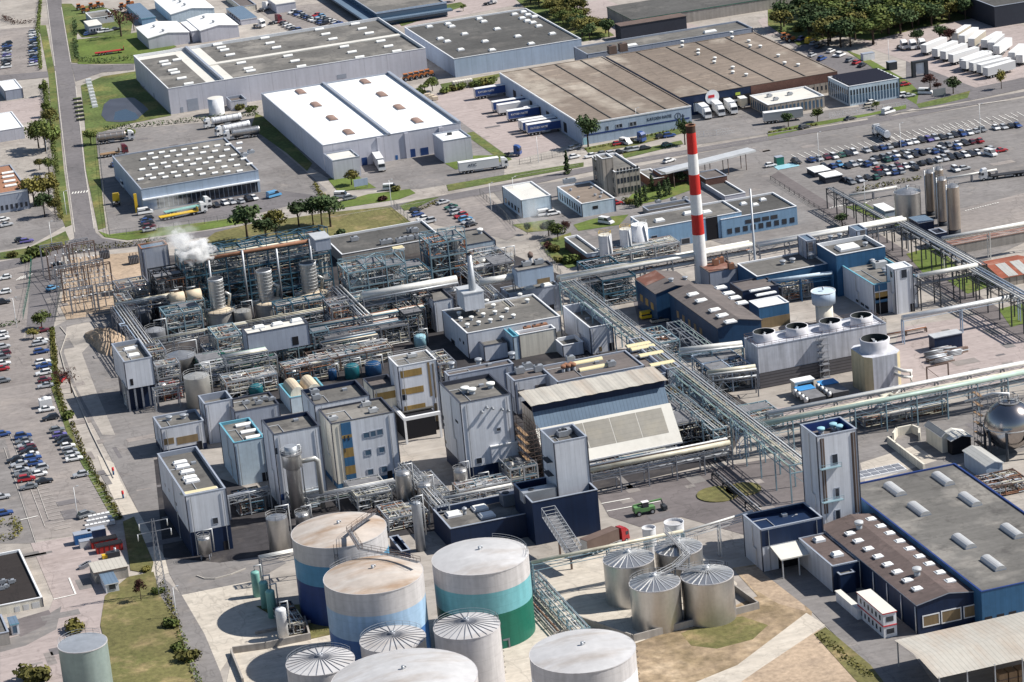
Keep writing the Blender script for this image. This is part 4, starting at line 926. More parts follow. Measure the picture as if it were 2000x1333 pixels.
# mid red-brown roofs
B=bld('packing_hall','wide hall with reddish brown flat roof and beige strip rooflights',(1089,747),(1258,713),(1052,717),h=9.5,wall='wall_white',roof='roof_brown',par=.25,cop='coping_grey')
sky(B,c4(1000,666,[(590,170),(640,220)]),'vaultx',8,1.8,.9,'skylight_yellow');sky(B,c4(1000,666,[(775,200),(440,225),(455,160)]),'unit',2,1.5,1.5,'galv','roof_unit')
B.zr+=.02
for k in range(5):sky(B,[(1101+5*k,727-2.2*(k%2)-k)],'vent',1.4,1.4,2.2,'pipe_rust','roof_pipe')
B2=bld('packing_hall','left part of the reddish roofed hall with a grey door',(1004,745),(1072,731),(985,731),h=9.2,wall='wall_white',roof='roof_brown',par=.25,cop='coping_grey');winF(B2,[(1045,753,1067,764),(1011,763,1025,773)],'louver','louver');sky(B2,[(1015,730),(1030,722),(1052,726)],'unit',2.2,1.6,1.8,'galv','roof_unit')
B2=bld('packing_hall','front strip of reddish roof left of the reddish roofed hall',(876,735),(1003,711),(864,727),h=9,wall='wall_grey',roof='roof_brown',par=.25,cop='coping_grey');sky(B2,[(882,719),(1000,700),(935,712)],'vent',2,2,2,'galv','roof_vent')
B2=bld('packing_hall','reddish roofed end bay with four beige rooflights under the pipe bridge',(1302,722),(1328,717),(1228,664),h=9.6,wall='wall_white',roof='roof_brown',par=.25,cop='coping_grey');sky(B2,c4(1000,666,[(985,38),(1020,60),(1085,110),(1170,185)]),'vaultx',6.5,2.2,.7,'skylight_yellow');bandF(B2,0,1,2,4.5,'band_gold','panel')
B2=bld('packing_hall','brown roofed infill between the end bay and the reddish roofed hall',(1262,737),(1300,729),(1222,690),h=8.8,wall='wall_white',roof='roof_brown',par=.1,cop='coping_grey')
# the big sloped hall
ze=3.6;y0=G(1150,899,ze)[1]+.8;x1=onY(1333,860,y0-.8)[0]-.4
yc,zc=onX(1306,788,x1);yt,zt=onX(1298,756,x1);xl=G(1052,842,zc)[0]
r=thing('sloped_hall','hall with a big sloped beige and white roof under a strip of blue cladding','building',(xl,y0,0))
mb=MB();mb.face([(xl,y0,0),(x1,y0,0),(x1,y0,ze),(xl,y0,ze)],'wall_navy');mb.face([(x1,y0,0),(x1,yt+9,0),(x1,yt+9,zt),(x1,yt,zt),(x1,yc,zc),(x1,y0,ze)],'wall_navy');mb.face([(xl,yt+9,0),(xl,y0,0),(xl,y0,ze),(xl,yc,zc),(xl,yt,zt),(xl,yt+9,zt)],'wall_stone');mb.face([(x1,yt+9,0),(xl,yt+9,0),(xl,yt+9,zt),(x1,yt+9,zt)],'wall_navy')
part('wall',mb,r)
def sl(t,x):return(x,(y0-.8)+(yc-(y0-.8))*t,ze-.1+(zc-ze+.1)*t)
def quad(mb,xa,xb,ta,tb,m,off=0.0):
 p=[sl(ta,xa),sl(ta,xb),sl(tb,xb),sl(tb,xa)];p=[(a,b,c+off)for a,b,c in p]
 mb.face(p,m)
mb=MB();quad(mb,xl-.3,x1+.4,0,1,'roof_offwhite',.05);mb.box(xl-.3,y0-.9,ze-.35,x1+.4,y0-.75,ze+.02,'coping_white');part('roof',mb,r)
mb=MB();W=x1-xl
for k in range(4):quad(mb,xl+W*(.14+.2*k),xl+W*(.335+.2*k),.28,.92,'roof_beige',.1)
part('translucent_panel',mb,r)
mb=MB();mb.face([(xl,yc,zc),(x1,yc,zc),(x1,yt,zt),(xl,yt,zt)],'roof_bluegrey');part('blue_cladding',mb,r)
mb=MB();mb.box(xl,yt-.02,zt,x1,yt+.4,zt+2.0,'wall_navy');part('clerestory',mb,r)
mb=MB();q=9;wb=W/q
for k in range(q):
 a=xl-.6+k*(W+1.2)/q;b=a+(W+1.2)/q;c=(a+b)/2
 mb.face([(a,yt-1.2,zt+2.0),(c,yt-1.2,zt+2.15),(c,yt+9,zt+2.75),(a,yt+9,zt+2.6)],'roof_corr');mb.face([(c,yt-1.2,zt+2.15),(b,yt-1.2,zt+2.0),(b,yt+9,zt+2.6),(c,yt+9,zt+2.75)],'roof_corr')
part('canopy_roof',mb,r)
# scaffold at its left end
def scaffold(name,label,x0,x1,y0,y1,h,bay=2.5,lift=2.2,m='steel_brown',cat='scaffold',r=.09):
 t=thing(name,label,cat,(x0,y0,0));nx=max(1,round((x1-x0)/bay));ny=max(1,round((y1-y0)/bay));nz=max(1,round(h/lift));mb=MB()
 for i in range(nx+1):
  for j in range(ny+1):
   if 0<i<nx and 0<j<ny:continue
   x=x0+(x1-x0)*i/nx;y=y0+(y1-y0)*j/ny;mb.beam((x,y,0),(x,y,h),r,m)
 part('standards',mb,t)['kind']='stuff'
 for k in range(1,nz+1):
  z=h*k/nz;mb=MB()
  for a,b in(((x0,y0),(x1,y0)),((x1,y0),(x1,y1)),((x1,y1),(x0,y1)),((x0,y1),(x0,y0))):mb.beam((*a,z),(*b,z),r,m);mb.beam((*a,z-1),(*b,z-1),r*.7,m)
  mb.box(x0,y0,z-.95,x0+.9,y1,z-.88,'wood');part('deck',mb,t)
  mb=MB();mb.beam((x0,y0,z-h/nz),(x0,y1 if k%2 else y0+(y1-y0)*.5,z),r*.8,m);mb.beam((x0,y0,z-h/nz),(x1,y0,z),r*.8,m);part('brace',mb,t)
 return t
scaffold('scaffold','brown tube scaffold along the left end wall of the sloped hall',xl-4.5,xl-.6,y0+1,yt+6,13,2.2,2.0)
# towers and white blocks in front
B=bld('white_block','tall white block with diagonal shadow streaks and navy foot',(897,789),(998,769),(862,748),bot=(914,944),wall='wall_white',roof='roof_grey',par=.9,cop='coping_dark',base=('wall_navy',3.8));WB=B
sky(B,c4(500,666,[(1635,405),(1690,415),(1835,370)]),'vent',2.2,2.2,1.8,'skylight_white','roof_vent')
for p in c4(500,666,[(1800,513),(1845,520),(1920,528),(1970,538),(1762,548)]):
 x,z=onY(*p,B.y0);mb=MB();mb.tube([(x,B.y0,z),(x,B.y0-.7,z)],.24,'galv',8);mb.tube([(x,B.y0-.7,z+.1),(x,B.y0-.7,z-.4)],.26,'galv',8);part('exhaust',mb,B.root)
winF(B,c4(500,666,[(1722,920,1765,955),(1880,685,1910,700)]));winL(B,c4(500,666,[(1455,575,1470,620),(1558,610,1580,650),(1465,640,1475,670),(1477,770,1490,805)]))
C=bld('lift_annex','white boxed annex hanging on the right of the tall white block',(957,874),(1019,861),(953,868),bot=(962,905),z0=4,wall='wall_white',roof='roof_white',par=0,cop='coping_white')
B=bld('gold_tower','cream stair tower with gold window bands in the middle of the plant',(771,717),(852,700),(757,698),bot=(791,852),wall='wall_white',roof='roof_grey',par=.15,cop='coping_white')
for(a,b,c,d)in c4(500,666,[(1125,240,1298,262),(1137,380,1312,396),(1155,515,1328,540),(1258,645,1342,665)]):winF(B,[(a,b,c,d)],'band_gold','gold_band')
winF(B,c4(500,666,[(1335,170,1380,430),(1372,180,1415,440)]),'band_brown','gold_strip');winF(B,c4(500,666,[(1390,490,1428,650)]),'band_brown','gold_strip');winF(B,c4(500,666,[(1160,650,1235,735)]),'dark_inside','opening');winF(B,c4(500,666,[(1140,425,1178,460)]),'glass')
mb=MB()
for a,b in(((B.x0,B.y0),(B.x1,B.y0)),((B.x1,B.y0),(B.x1,B.y1)),((B.x1,B.y1),(B.x0,B.y1)),((B.x0,B.y1),(B.x0,B.y0))):
 for z in(.6,1.1):mb.beam((*a,B.h+z),(*b,B.h+z),.07,'galv_light')
part('railing',mb,B.root);sky(B,[(804,698)],'unit',2.2,1.6,1,'galv_light','roof_unit')
B2=bld('gold_annex','cream annex with rust streaks and a gold band left of the gold banded tower',(728,762),(777,752),(716,739),bot=(738,850),wall='wall_cream',roof='roof_brown',par=1.0,cop='coping_dark');winF(B2,c4(500,666,[(930,415,1100,440)]),'band_gold','gold_band');winF(B2,c4(500,666,[(930,545,1120,575)]),'band_gold','gold_band')
B=bld('striped_block','white block with a vertical blue and gold striped column on its front',(643,829),(771,805),(621,800),bot=(661,957),wall='wall_cream',roof='roof_grey',par=.35,cop='coping_dark',base=('wall_midblue',1.4));SB=B
f0,f1=.145,.30
ys=[(.98,.80,'wall_midblue'),(.80,.75,'band_gold'),(.75,.60,'wall_midblue'),(.60,.46,'band_gold'),(.46,.33,'wall_midblue'),(.33,.20,'band_gold'),(.20,.08,'wall_midblue'),(.08,0,'wall_brick')]
for a,b,m in ys:bandF(B,f0,f1,B.h*b,B.h*a,m,'stripe_panel',.12)
bandF(B,f1,1,1.5,B.h-.2,'wall_white','front_panel',.05)
winF(B,c4(500,666,[(838,722,885,752),(893,710,935,742),(943,698,990,728),(852,858,898,888),(960,836,1005,866),(872,1010,915,1040),(978,987,1022,1018)]),'glass_blue',dep=.12)
winF(B,c4(500,666,[(685,745,700,780),(715,740,730,775),(690,840,700,870)]),'glass',dep=.2);sky(B,c4(500,666,[(860,510),(915,560),(600,625)]),'unit',2,1.4,1.2,'galv_light','roof_unit')
B=bld('rear_block','grey roofed block with navy parapet behind the striped block',(614,793),(722,774),(592,762),h=SB.h+1.2,wall='wall_white',roof='roof_grey',par=1.0,cop='coping_dark',inner='wall_navy');sky(B,c4(500,666,[(455,420),(470,460)]),'unit',2,1.5,1.4,'galv','roof_unit')
B=bld('white_block','white block with navy parapet left of the striped block',(528,850),(624,832),(506,822),bot=(551,996),wall='wall_white',roof='roof_grey',par=.9,cop='coping_dark',inner='wall_navy');winF(B,c4(480,900,[(320,315,360,365)],4.76),'door_blue','door');winF(B,c4(500,666,[(145,840,170,885)]),'glass');FB=B
B=bld('dome_block','pale block with two beige half cylinder vaults on its roof',(562,778),(640,763),(542,752),bot=(570,808),wall='wall_paleblue',roof='roof_offwhite',par=.8,cop='coping_cyan')
xm=(B.x0+B.x1)/2
for k,(a,b)in enumerate(((B.x0+.8,xm-.2),(xm+.3,B.x1-.8))):
 mb=MB();n=10;c=(a+b)/2;R_=(b-a)/2;ya,yb=B.y0+3,B.y1-.8
 pr=[(c+R_*cos(pi*q/n),B.zr+2.4*sin(pi*q/n))for q in range(n+1)]
 for q in range(n):mb.face([(pr[q+1][0],ya,pr[q+1][1]),(pr[q][0],ya,pr[q][1]),(pr[q][0],yb,pr[q][1]),(pr[q+1][0],yb,pr[q+1][1])],'lagging_top',True)
 mb.face([(p[0],ya,p[1])for p in pr],'wall_cream');mb.face([(p[0],yb,p[1])for p in reversed(pr)],'wall_cream');part('vault',mb,B.root)
B=bld('cyan_edge_block','white block with pale cyan roof edge and two rooflights',(456,866),(516,853),(430,827),bot=(467,950),wall='wall_paleblue',roof='roof_grey',par=.6,cop='coping_cyan');sky(B,c4(0,666,[(1905,660),(1945,712),(1985,755)],3.992),'vaultx',4.5,1.6,.7)
B=bld('grey_tower','narrow grey ribbed tower with sunken roof left of centre',(398,790),(454,780),(386,774),bot=(409,868),wall='wall_white',roof='roof_grey',par=1.6,cop='coping_grey')
B=bld('link_block','low flat grey roof between the grey ribbed tower and the vaulted block',(458,806),(545,790),(452,780),h=9,wall='wall_grey',roof='roof_grey',par=.3,cop='coping_dark');sky(B,[(480,790),(515,782),(505,790),(530,783)],'unit',1.6,1.2,1,'galv','roof_unit')
B=bld('window_band_block','low grey building with a long brown window band on the west side of the plant',(312,838),(398,822),(296,816),bot=(321,892),wall='wall_white',roof='roof_grey',par=.5,cop='coping_grey',base=('wall_navy',1.6));winF(B,c4(0,666,[(1275,768,1360,800),(1375,755,1548,780)],3.992),'band_brown','window_band');sky(B,c4(0,666,[(1320,620),(1430,605)],3.992),'vent',1.8,1.8,1.4,'galv','roof_vent')
B=bld('navy_foot_block','long white block with dark navy lower half at the south west corner of the plant',(364.5,970),(441,957),(313,886),bot=(377,1088),wall='wall_white',roof='roof_grey',par=1.0,cop='coping_grey',base=('wall_navy',6.0));sky(B,c4(0,666,[(1405,958),(1425,990),(1460,1030),(1480,1075),(1500,1103)],3.992),'flat',3.4,1.6,.8);sky(B,c4(0,666,[(1550,1180)],3.992),'flat',9,1.5,.6,'skylight_yellow');winF(B,[(415,1013,426,1022)]);winL(B,c4(0,666,[(1285,1110,1292,1140),(1315,1150,1322,1180),(1370,1255,1380,1290)],3.992))
B=bld('grey_block','grey block on dark steel legs at the west edge of the plant',(240,708),(297,697),(220,672),bot=(249,761),z0=6.5,wall='wall_white',roof='roof_grey',par=1.0,cop='coping_grey');GB=B;sky(B,c4(0,666,[(1010,70),(1042,118)],3.992),'flat',3.2,2,.7);winF(B,c4(0,666,[(1012,300,1042,345)],3.992),'dark_inside','opening')
mb=MB();mb.box(B.x0+.5,B.y0+1.5,0,B.x1-.5,B.y1-.5,6.5,'wall_navy');part('undercroft',mb,B.root)
for k in range(5):
 mb=MB();x=B.x0+(B.x1-B.x0)*k/4;mb.box(x-.25,B.y0+.1,0,x+.25,B.y0+.6,6.5,'steel_grey');part('leg',mb,B.root)
# podium and front tower
B=bld('navy_podium','long dark navy building with sunken roof and three white rooflights behind the green tank',(880,1034),(1042,1003),(849,993),bot=(884,1079),wall='wall_navy',roof='roof_grey',par=1.6,cop='coping_grey',inner='wall_navy');sky(B,[(886,1007),(937,995),(951,1009)],'flat',3.6,3,.8);sky(B,[(996,985)],'unit',4,3.4,3,'steel_grey','roof_unit');sky(B,[(908,1005)],'vent',1.2,1.2,2,'galv','roof_vent')
y1k=B.y0+1
B2=bld('navy_podium','taller dark navy building carrying the tall grey tower',(1041,983),(1167,958),(1003,945),bot=(1047,1066),wall='wall_navy',roof='roof_dark',par=2.0,cop='coping_grey',inner='wall_navy');sky(B2,[(1052,975)],'unit',8,3,2.6,'galv','roof_unit')
B=bld('grey_tower','tall slim grey tower rising from the navy building',(1081,866),(1146,853),(1056,841),bot=(1091,972),z0=B2.h-2,wall='wall_white',roof='roof_grey',par=1.6,cop='coping_grey');sky(B,[(1099,852),(1105,849)],'unit',2.4,2,1.4,'galv','roof_unit')
for z in(.35,.6):
 mb=MB();zz=B.z0+(B.h-B.z0)*z;mb.box(B.x0-1.4,B.y0+2,zz,B.x0,B.y0+6,zz+.12,'steel_dark');mb.box(B.x0-1.4,B.y0+2,zz+1,B.x0-1.3,B.y0+6,zz+1.1,'steel_dark');part('balcony',mb,B.root)
bld('low_navy_store','small open topped navy store beside the metal silo',(782,1078),(801,1074),(762,1049),bot=(786,1098),wall='wall_navy',roof='roof_grey',par=1.2,cop='coping_grey',inner='wall_navy')
# white tower on the right
B=bld('white_tower','tall white tower with blue inner parapet and two dark vertical stripes',(1590,854),(1673,841),(1559,831),bot=(1608,1070),wall='wall_white',roof='roof_brown',par=2.0,cop='coping_grey',inner='coping_blue');WT=B
winF(B,[(1601,858,1618,1003),(1661,846,1679,1000)],'steel_brown','dark_stripe',dep=.05);winF(B,[(1625,889,1636,906),(1631,955,1639,971),(1632,998,1641,1015)]);winL(B,[(1572,870,1574,890)]if False else[])
sky(B,c4(1500,666,[(365,690),(415,725),(510,690),(560,705)],3.992),'vent',1.8,1.8,1.8,'vessel_pale','roof_vent')
for(a,b,c)in((1600,916,1640),(1604,981,1645)):
 xa,z=onY(a,b,B.y0);xb=onY(c,b,B.y0)[0];mb=MB();mb.box(xa,B.y0-1.2,z-.1,xb,B.y0,z,'steel_cyan');mb.beam((xa,B.y0-1.2,z+1),(xb,B.y0-1.2,z+1),.08,'steel_cyan');mb.beam((xa,B.y0-1.2,z),(xa,B.y0-1.2,z+1),.08,'steel_cyan');mb.beam((xb,B.y0-1.2,z),(xb,B.y0-1.2,z+1),.08,'steel_cyan');part('balcony',mb,B.root)
B=bld('tower_annex','white annex with navy roof band at the left foot of the white tower',(1484,1036),(1606,1010),(1462,1004),bot=(1491,1118),wall='wall_white',roof='wall_navy',par=1.0,cop='coping_grey',inner='wall_navy')
bandF(B,0,1,B.h-4,B.h-.3,'wall_navy','navy_band');bandF(B,.25,.8,0,5,'dark_inside','passage')
mb=MB();mb.hexa([(B.x0+2,B.y0-6,4.4),(B.x1-4,B.y0-6,4.4),(B.x1-4,B.y0,5.4),(B.x0+2,B.y0,5.4),(B.x0+2,B.y0-6,4.7),(B.x1-4,B.y0-6,4.7),(B.x1-4,B.y0,5.7),(B.x0+2,B.y0,5.7)],'roof_offwhite');part('canopy',mb,B.root)
for k in range(3):
 mb=MB();x=B.x0+2.3+k*(B.x1-B.x0-7)/2;mb.box(x,B.y0-5.8,0,x+.25,B.y0-5.5,4.4,'galv_light');part('post',mb,B.root)
# halls bottom right
zb=8.2
B=bld('big_hall','very large grey flat roofed hall with ridged rooflights at the right edge',(1916.5,1157),(2150,1103),(1684,943),h=zb,wall='wall_midblue',roof='roof_grey',par=.2,cop='coping_blue');BHALL=B
sky(B,c4(1500,666,[(990,1170),(1365,1090),(1575,1250)],3.992)+c4(1500,1000,[(1225,20),(1530,245),(1760,415),(1910,165),(1200,0)][1:4])+[(1795,998)],'vaulty',2.6,7.2,1.1,'skylight_grey')
rowF(B,.0,.3,3,1,2.4,.6,'door_dark')
B=bld('brown_hall','navy hall with brown ridged roof and two rows of white rooflights',(1791,1183),(1915,1157),(1600,1030),h=6.6,wall='wall_navy',roof='roof_maroon',cop='coping_grey',gable=('y',1.2,.25));BR=B
sky(B,c4(1500,1000,[(640,170),(785,290),(860,350),(935,412),(1090,535),(1165,602),(705,228),(1010,470),(805,65),(880,120),(950,175),(1028,237),(1105,297),(1182,357),(1258,415),(1342,482),(1422,547)]),'flat',2.1,1.8,.55)
sky(B,c4(1500,1000,[(712,125),(1165,490)]),'vent',2,2,2.2,'galv_light','roof_vent')
winF(B,c4(1500,1000,[(1212,820,1335,870),(1358,782,1505,835),(1532,745,1655,800)]),'band_brown',dep=.08,frame='coping_white')
for k in range(5):
 mb=MB();y=B.y0+.6+k*7;mb.tube([(B.x0-.2,y,6.2),(B.x0-.2,y,0)],.14,'galv_light',6);part('downpipe',mb,B.root)
B2=bld('brown_hall_wing','white walled wing with brown roof on the left of the brown ridged hall',(1625,1107),(1679,1092),(1563,1051),h=6.2,wall='wall_white',roof='roof_maroon',par=.1,cop='coping_grey');sky(B2,c4(1500,1000,[(400,228),(540,343),(560,110)]),'flat',2.4,2,.9);bandF(B2,0,1,0,B2.h-.2,'wall_navy','navy_front')
bld('navy_porch','small navy porch with grey roof in the corner of the brown ridged hall',(1641,1124),(1670,1117),(1628,1113),h=4.6,wall='wall_navy',roof='roof_grey',par=.2,cop='coping_grey')
# open shed with corrugated roof
B=bld('open_shed','open sided shed with a beige corrugated roof over wooden crates in the bottom right corner',(1831,1322),(2100,1258),(1760,1247),h=6.0,wall=None)
mb=MB();yr=B.y0+(B.y1-B.y0)*.45
mb.face([(B.x0,B.y0,5.6),(B.x1,B.y0,5.6),(B.x1,yr,6.7),(B.x0,yr,6.7)],'roof_corr');mb.face([(B.x0,yr,6.7),(B.x1,yr,6.7),(B.x1,B.y1,5.9),(B.x0,B.y1,5.9)],'roof_corr');part('roof',mb,B.root)
for k in range(6):
 for y in(B.y0+.3,B.y1-.3):
  mb=MB();x=B.x0+.5+k*6;mb.box(x-.12,y-.12,0,x+.12,y+.12,5.7,'galv');part('post',mb,B.root)
for k in range(9):
 mb=MB();x=B.x0+14+2.1*k;mb.box(x,B.y0+1.5,0,x+1.8,B.y0+4,2.6,'wood');mb.box(x-.05,B.y0+1.45,1.2,x+1.85,B.y0+4.05,1.4,'steel_brown')
 solo('wooden_crate',mb,'wooden crate number %s from the left under the corrugated open shed'%['one','two','three','four','five','six','seven','eight','nine'][k],'crate','crates under the open shed')
# site cabins
B=bld('site_cabin_stack','two white site cabins with red edges stacked beside the brown ridged hall',(1724,1201),(1750,1194),(1677,1158),bot=(1727,1248),wall='tank_white',roof='roof_offwhite',par=0,cop='sign_red')
mb=MB();z=B.h/2;mb.box(B.x0-.1,B.y0-.1,z-.12,B.x1+.1,B.y1+.1,z+.12,'sign_red');part('red_edge',mb,B.root)
for z in(.9,B.h/2+.9):
 rowF(B,.15,.85,1,z,z+1.1,.8,'glass');rowF(B,.05,.95,6,z,z+1.1,.35,'glass',face='L')
B=bld('site_cabin','single white cabin with ribbed roof behind the stacked red edged cabins',(1674,1192),(1683,1186),(1642,1154),bot=(1675,1212),wall='tank_white',roof='roof_offwhite',par=0,cop='coping_white')
# bottom left
B=bld('workshop_hut','small white hut with a flat grey roof on the meadow edge',(201.5,1144),(231,1137),(197,1122),bot=(208,1160),wall='tank_white',roof='roof_bluegrey',par=0,cop='coping_white');winF(B,[(212,1142,226,1150)])
B=bld('black_roof_workshop','low workshop with a black flat roof and pale garage doors at the left edge',(-5,1185),(82,1166),(-42,1090),bot=(-3,1203),wall='wall_cream',roof='roof_black',par=.4,cop='coping_white');winF(B,[(28,1186,41,1203),(45,1182,59,1200),(62,1178,80,1195)],'galv_light','garage_door');sky(B,c4(0,1000,[(20,560),(90,560),(15,610),(40,600)]),'unit',1.4,1,1,'galv','roof_unit')
B=bld('control_booth','tall little pale booth beside the garage doors',(20,1222),(36,1218),(16,1208),bot=(24,1242),wall='tank_white',roof='roof_bluegrey',par=0,cop='coping_cyan');winF(B,[(24,1224,34,1236)],'glass_blue')
bld('grey_lean_to','low grey lean-to in the far bottom left',(-8,1240),(17,1234),(-12,1204),h=3,wall='wall_concrete',roof='roof_grey',par=.2)
# block by the substation
B=bld('transformer_house','tall grey ribbed house with orange top rails beside the substation',(278,487),(327,478),(272,478),bot=(287,571),wall='wall_grey',roof='roof_bluegrey',par=.3,cop='pipe_rust')
B=bld('control_house','long flat dark roofed control building behind the evaporators',(668,498),(862,452),(647,462),bot=(670,520),wall='wall_concrete',roof='roof_dark',par=.5,cop='coping_white')
sky(B,c4(640,400,[(610,430),(660,420),(780,410),(830,395),(890,385),(985,365),(900,300),(940,300),(290,395)],5.55),'unit',2.2,1.6,1.4,'galv','roof_unit');sky(B,c4(640,400,[(760,490)],5.55),'flat',4,2.2,1,'skylight_yellow')
B=bld('control_house','grey flat roofed building with pale ribbed wall right of the control building',(892,483),(967,468),(880,456),bot=(894,506),wall='wall_paleblue',roof='roof_grey',par=.2,cop='coping_dark');sky(B,[(938,457)],'vent',2,2,2,'skylight_white','roof_vent')
B=bld('lift_house','grey lift house on top of the evaporator frame',(617,470),(645,465),(600,459),bot=(618,492),z0=20,wall='wall_grey',roof='galv_light',par=0,cop='coping_white')
B=bld('filter_house','plain grey panelled building with three small white roof hatches',(485,654),(602,633),(478,641),bot=(487,695),z0=6.5,wall='wall_grey',roof='roof_offwhite',par=.2,cop='coping_dark');sky(B,[(506,641),(542,635),(579,628)],'flat',3,2,.8);winF(B,[(570,659,584,673)],'dark_inside','opening');PH=B
# ---------------------------------------------------------------- chimney, cooling towers, tanks
x,y=G(1371.5,559);H=hgt(1371.5,559,245)
r=thing('chimney','tall red and white banded chimney with a sooty top','chimney',(x,y,0))
r0,r1=1.95,1.32
def zpix(py):return hgt(1371.5,559,py)
bd=[(0,'chimney_white'),(zpix(457),'chimney_red'),(zpix(418),'chimney_white'),(zpix(379),'chimney_red'),(zpix(340),'chimney_white'),(zpix(300),'chimney_red'),(zpix(259),'soot'),(H,None)]
for(za,m),(zb,_)in zip(bd,bd[1:]):
 mb=MB();mb.cyl(x,y,za,zb,r0+(r1-r0)*za/H,r0+(r1-r0)*zb/H,m=m,n=32,cap=0);part('chimney_band',mb,r)
mb=MB();mb.disc_tube(x,y,H,r1,.2,'pipe_rust',20);mb.cyl(x,y,H-1,H-.9,r1*.9,m='dark_inside',n=20);part('rim',mb,r)
mb=MB();mb.cyl(x,y,0,1.2,r0+.5,m='wall_concrete',n=24);part('foot',mb,r)
x,y=G(1478,560);h=hgt(1478,560,369);mb=MB();r=thing('flare_mast','thin tall grey mast with a white foot right of the chimney','mast',(x,y,0))
mb.cyl(x,y,0,h,.45,.25,m='galv',n=10);part('mast',mb,r);mb=MB();mb.box(x-4,y-1,6.5,x+4,y+1,7.2,'pipe_white');part('foot_frame',mb,r)
# cooling towers
B=bld('cooling_tower','long grey cooling tower with four round fan stacks on its roof',(1475.5,680),(1731,635),(1448,662),bot=(1485,760),wall='ctower',roof='ctower',par=.2,cop='coping_grey')
bandF(B,.0,1,0,4.2,'louver','louver',.15)
for p in((1493,664),(1557,653),(1622,643),(1683,632)):
 x,y=G(*p,B.zr);r_=2.95;mb=MB()
 mb.lathe(x,y,[(r_*1.06,B.zr),(r_*.97,B.zr+.8),(r_,B.zr+2.3),(r_*.92,B.zr+2.3)],'fan_ring',28);mb.lathe(x,y,[(r_*.92,B.zr+2.3),(r_*.9,B.zr+.3)],'fan_inside',28);fo=part('fan_stack',mb,B.root)
 mb=MB();mb.cyl(x,y,B.zr+.3,B.zr+.35,r_*.9,m='fan_inside',n=24);mb.cyl(x,y,B.zr+.3,B.zr+1.6,.4,m='galv',n=10)
 for k in range(6):
  a=k*pi/3;mb.face([(x+.3*cos(a),y+.3*sin(a),B.zr+1.3),(x+.85*r_*cos(a-.12),y+.85*r_*sin(a-.12),B.zr+1.2),(x+.85*r_*cos(a+.16),y+.85*r_*sin(a+.16),B.zr+1.4)],'galv')
 f=part('fan',mb,fo if False else B.root)
def rail(mb,pts,m='galv_light',hh=1.1,r=.05,step=2.0):
 for p,q in zip(pts,pts[1:]):
  p=Vector(p);q=Vector(q)
  for z in(.55,hh):mb.beam(p+Vector((0,0,z)),q+Vector((0,0,z)),r,m)
  n=max(1,int((q-p).length/step))
  for k in range(n+1):
   a=p+(q-p)*k/n;mb.beam(a,a+Vector((0,0,hh)),r,m)
mb=MB();z=B.h;rail(mb,[(B.x0,B.y1,z),(B.x0,B.y0,z),(B.x1,B.y0,z),(B.x1,B.y1,z),(B.x0,B.y1,z)],'steel_brown',1.1,.07);part('railing',mb,B.root)
mb=MB();x=onY(1606,700,B.y0)[0]
for k in range(7):mb.beam((x-1,B.y0-1,k*1.8),(x+1,B.y0-.3,k*1.8+1.8),.12,'galv');mb.box(x-1.4,B.y0-1.6,k*1.8,x+1.4,B.y0-.2,k*1.8+.1,'steel_grey')
for s in(-1.2,1.2):mb.beam((x+s,B.y0-1.2,0),(x+s,B.y0-1.2,B.h),.12,'galv')
part('stair',mb,B.root)
B=bld('cooling_tower','cream eight sided cooling tower with one wide round fan stack',(1688,702),(1763,688),(1653,678),bot=(1697,776),wall=None)
B.zr=B.h
mb=MB();cx,cy=(B.x0+B.x1)/2,(B.y0+B.y1)/2;hx,hy=(B.x1-B.x0)/2,(B.y1-B.y0)/2;oc=[(cx+hx*a,cy+hy*b)for a,b in((-.68,-1),(.68,-1),(1,-.68),(1,.68),(.68,1),(-.68,1),(-1,.68),(-1,-.68))]
for q in range(8):mb.face([(*oc[q],0),(*oc[(q+1)%8],0),(*oc[(q+1)%8],B.h),(*oc[q],B.h)],'ctower' if q==0 else 'ctower_cream')
mb.face([(*o_,B.h)for o_ in oc],'ctower');part('wall',mb,B.root)
x,y=cx,cy;r_=3.75;z=B.zr;rb=min(hx,hy)*.98;mb=MB()
mb.lathe(x,y,[(r_*1.1,z),(r_*.96,z+1.0),(r_*1.03,z+2.9),(r_*.95,z+3.1),(r_*.93,z+3.1)],'fan_ring',32);mb.lathe(x,y,[(r_*.93,z+3.1),(r_*.9,z+1)],'fan_inside',32);part('fan_stack',mb,B.root)
mb=MB();mb.cyl(x,y,z+1,z+1.1,r_*.9,m='fan_inside',n=24);mb.cyl(x,y,z+1,z+2.3,.5,m='galv',n=10)
for k in range(5):
 a=k*2*pi/5;mb.face([(x+.3*cos(a),y+.3*sin(a),z+1.9),(x+.85*r_*cos(a-.12),y+.85*r_*sin(a-.12),z+1.8),(x+.85*r_*cos(a+.2),y+.85*r_*sin(a+.2),z+2.0)],'galv')
part('fan',mb,B.root)
for k,(dx,dz)in enumerate(((0,0),(1.6,-.9))):
 mb=MB();a=B.x0+3+dx;mb.tube([(B.x1-2.5,B.y0+.1,6.5-dx),(B.x1-1,B.y0-2.2,6.0-dx),(B.x1+1,B.y0-2.2,5.6-dx),(B.x1+1,B.y0-2.4,1.5),(a+4,B.y0-2.4,1.4),(a,B.y0-4.5,1.2),(a,B.y0-9,4.8)],.42,'pipe_white',8);part('pipe',mb,B.root)
B=bld('chemical_shed','small open fronted pale shed with blue drums beside the long cooling tower',(1551,749),(1590,740),(1539,744),bot=(1554,775),wall='wall_cream',roof='roof_white',par=0,cop='coping_white');bandF(B,.15,.95,.1,3.0,'dark_inside','opening')
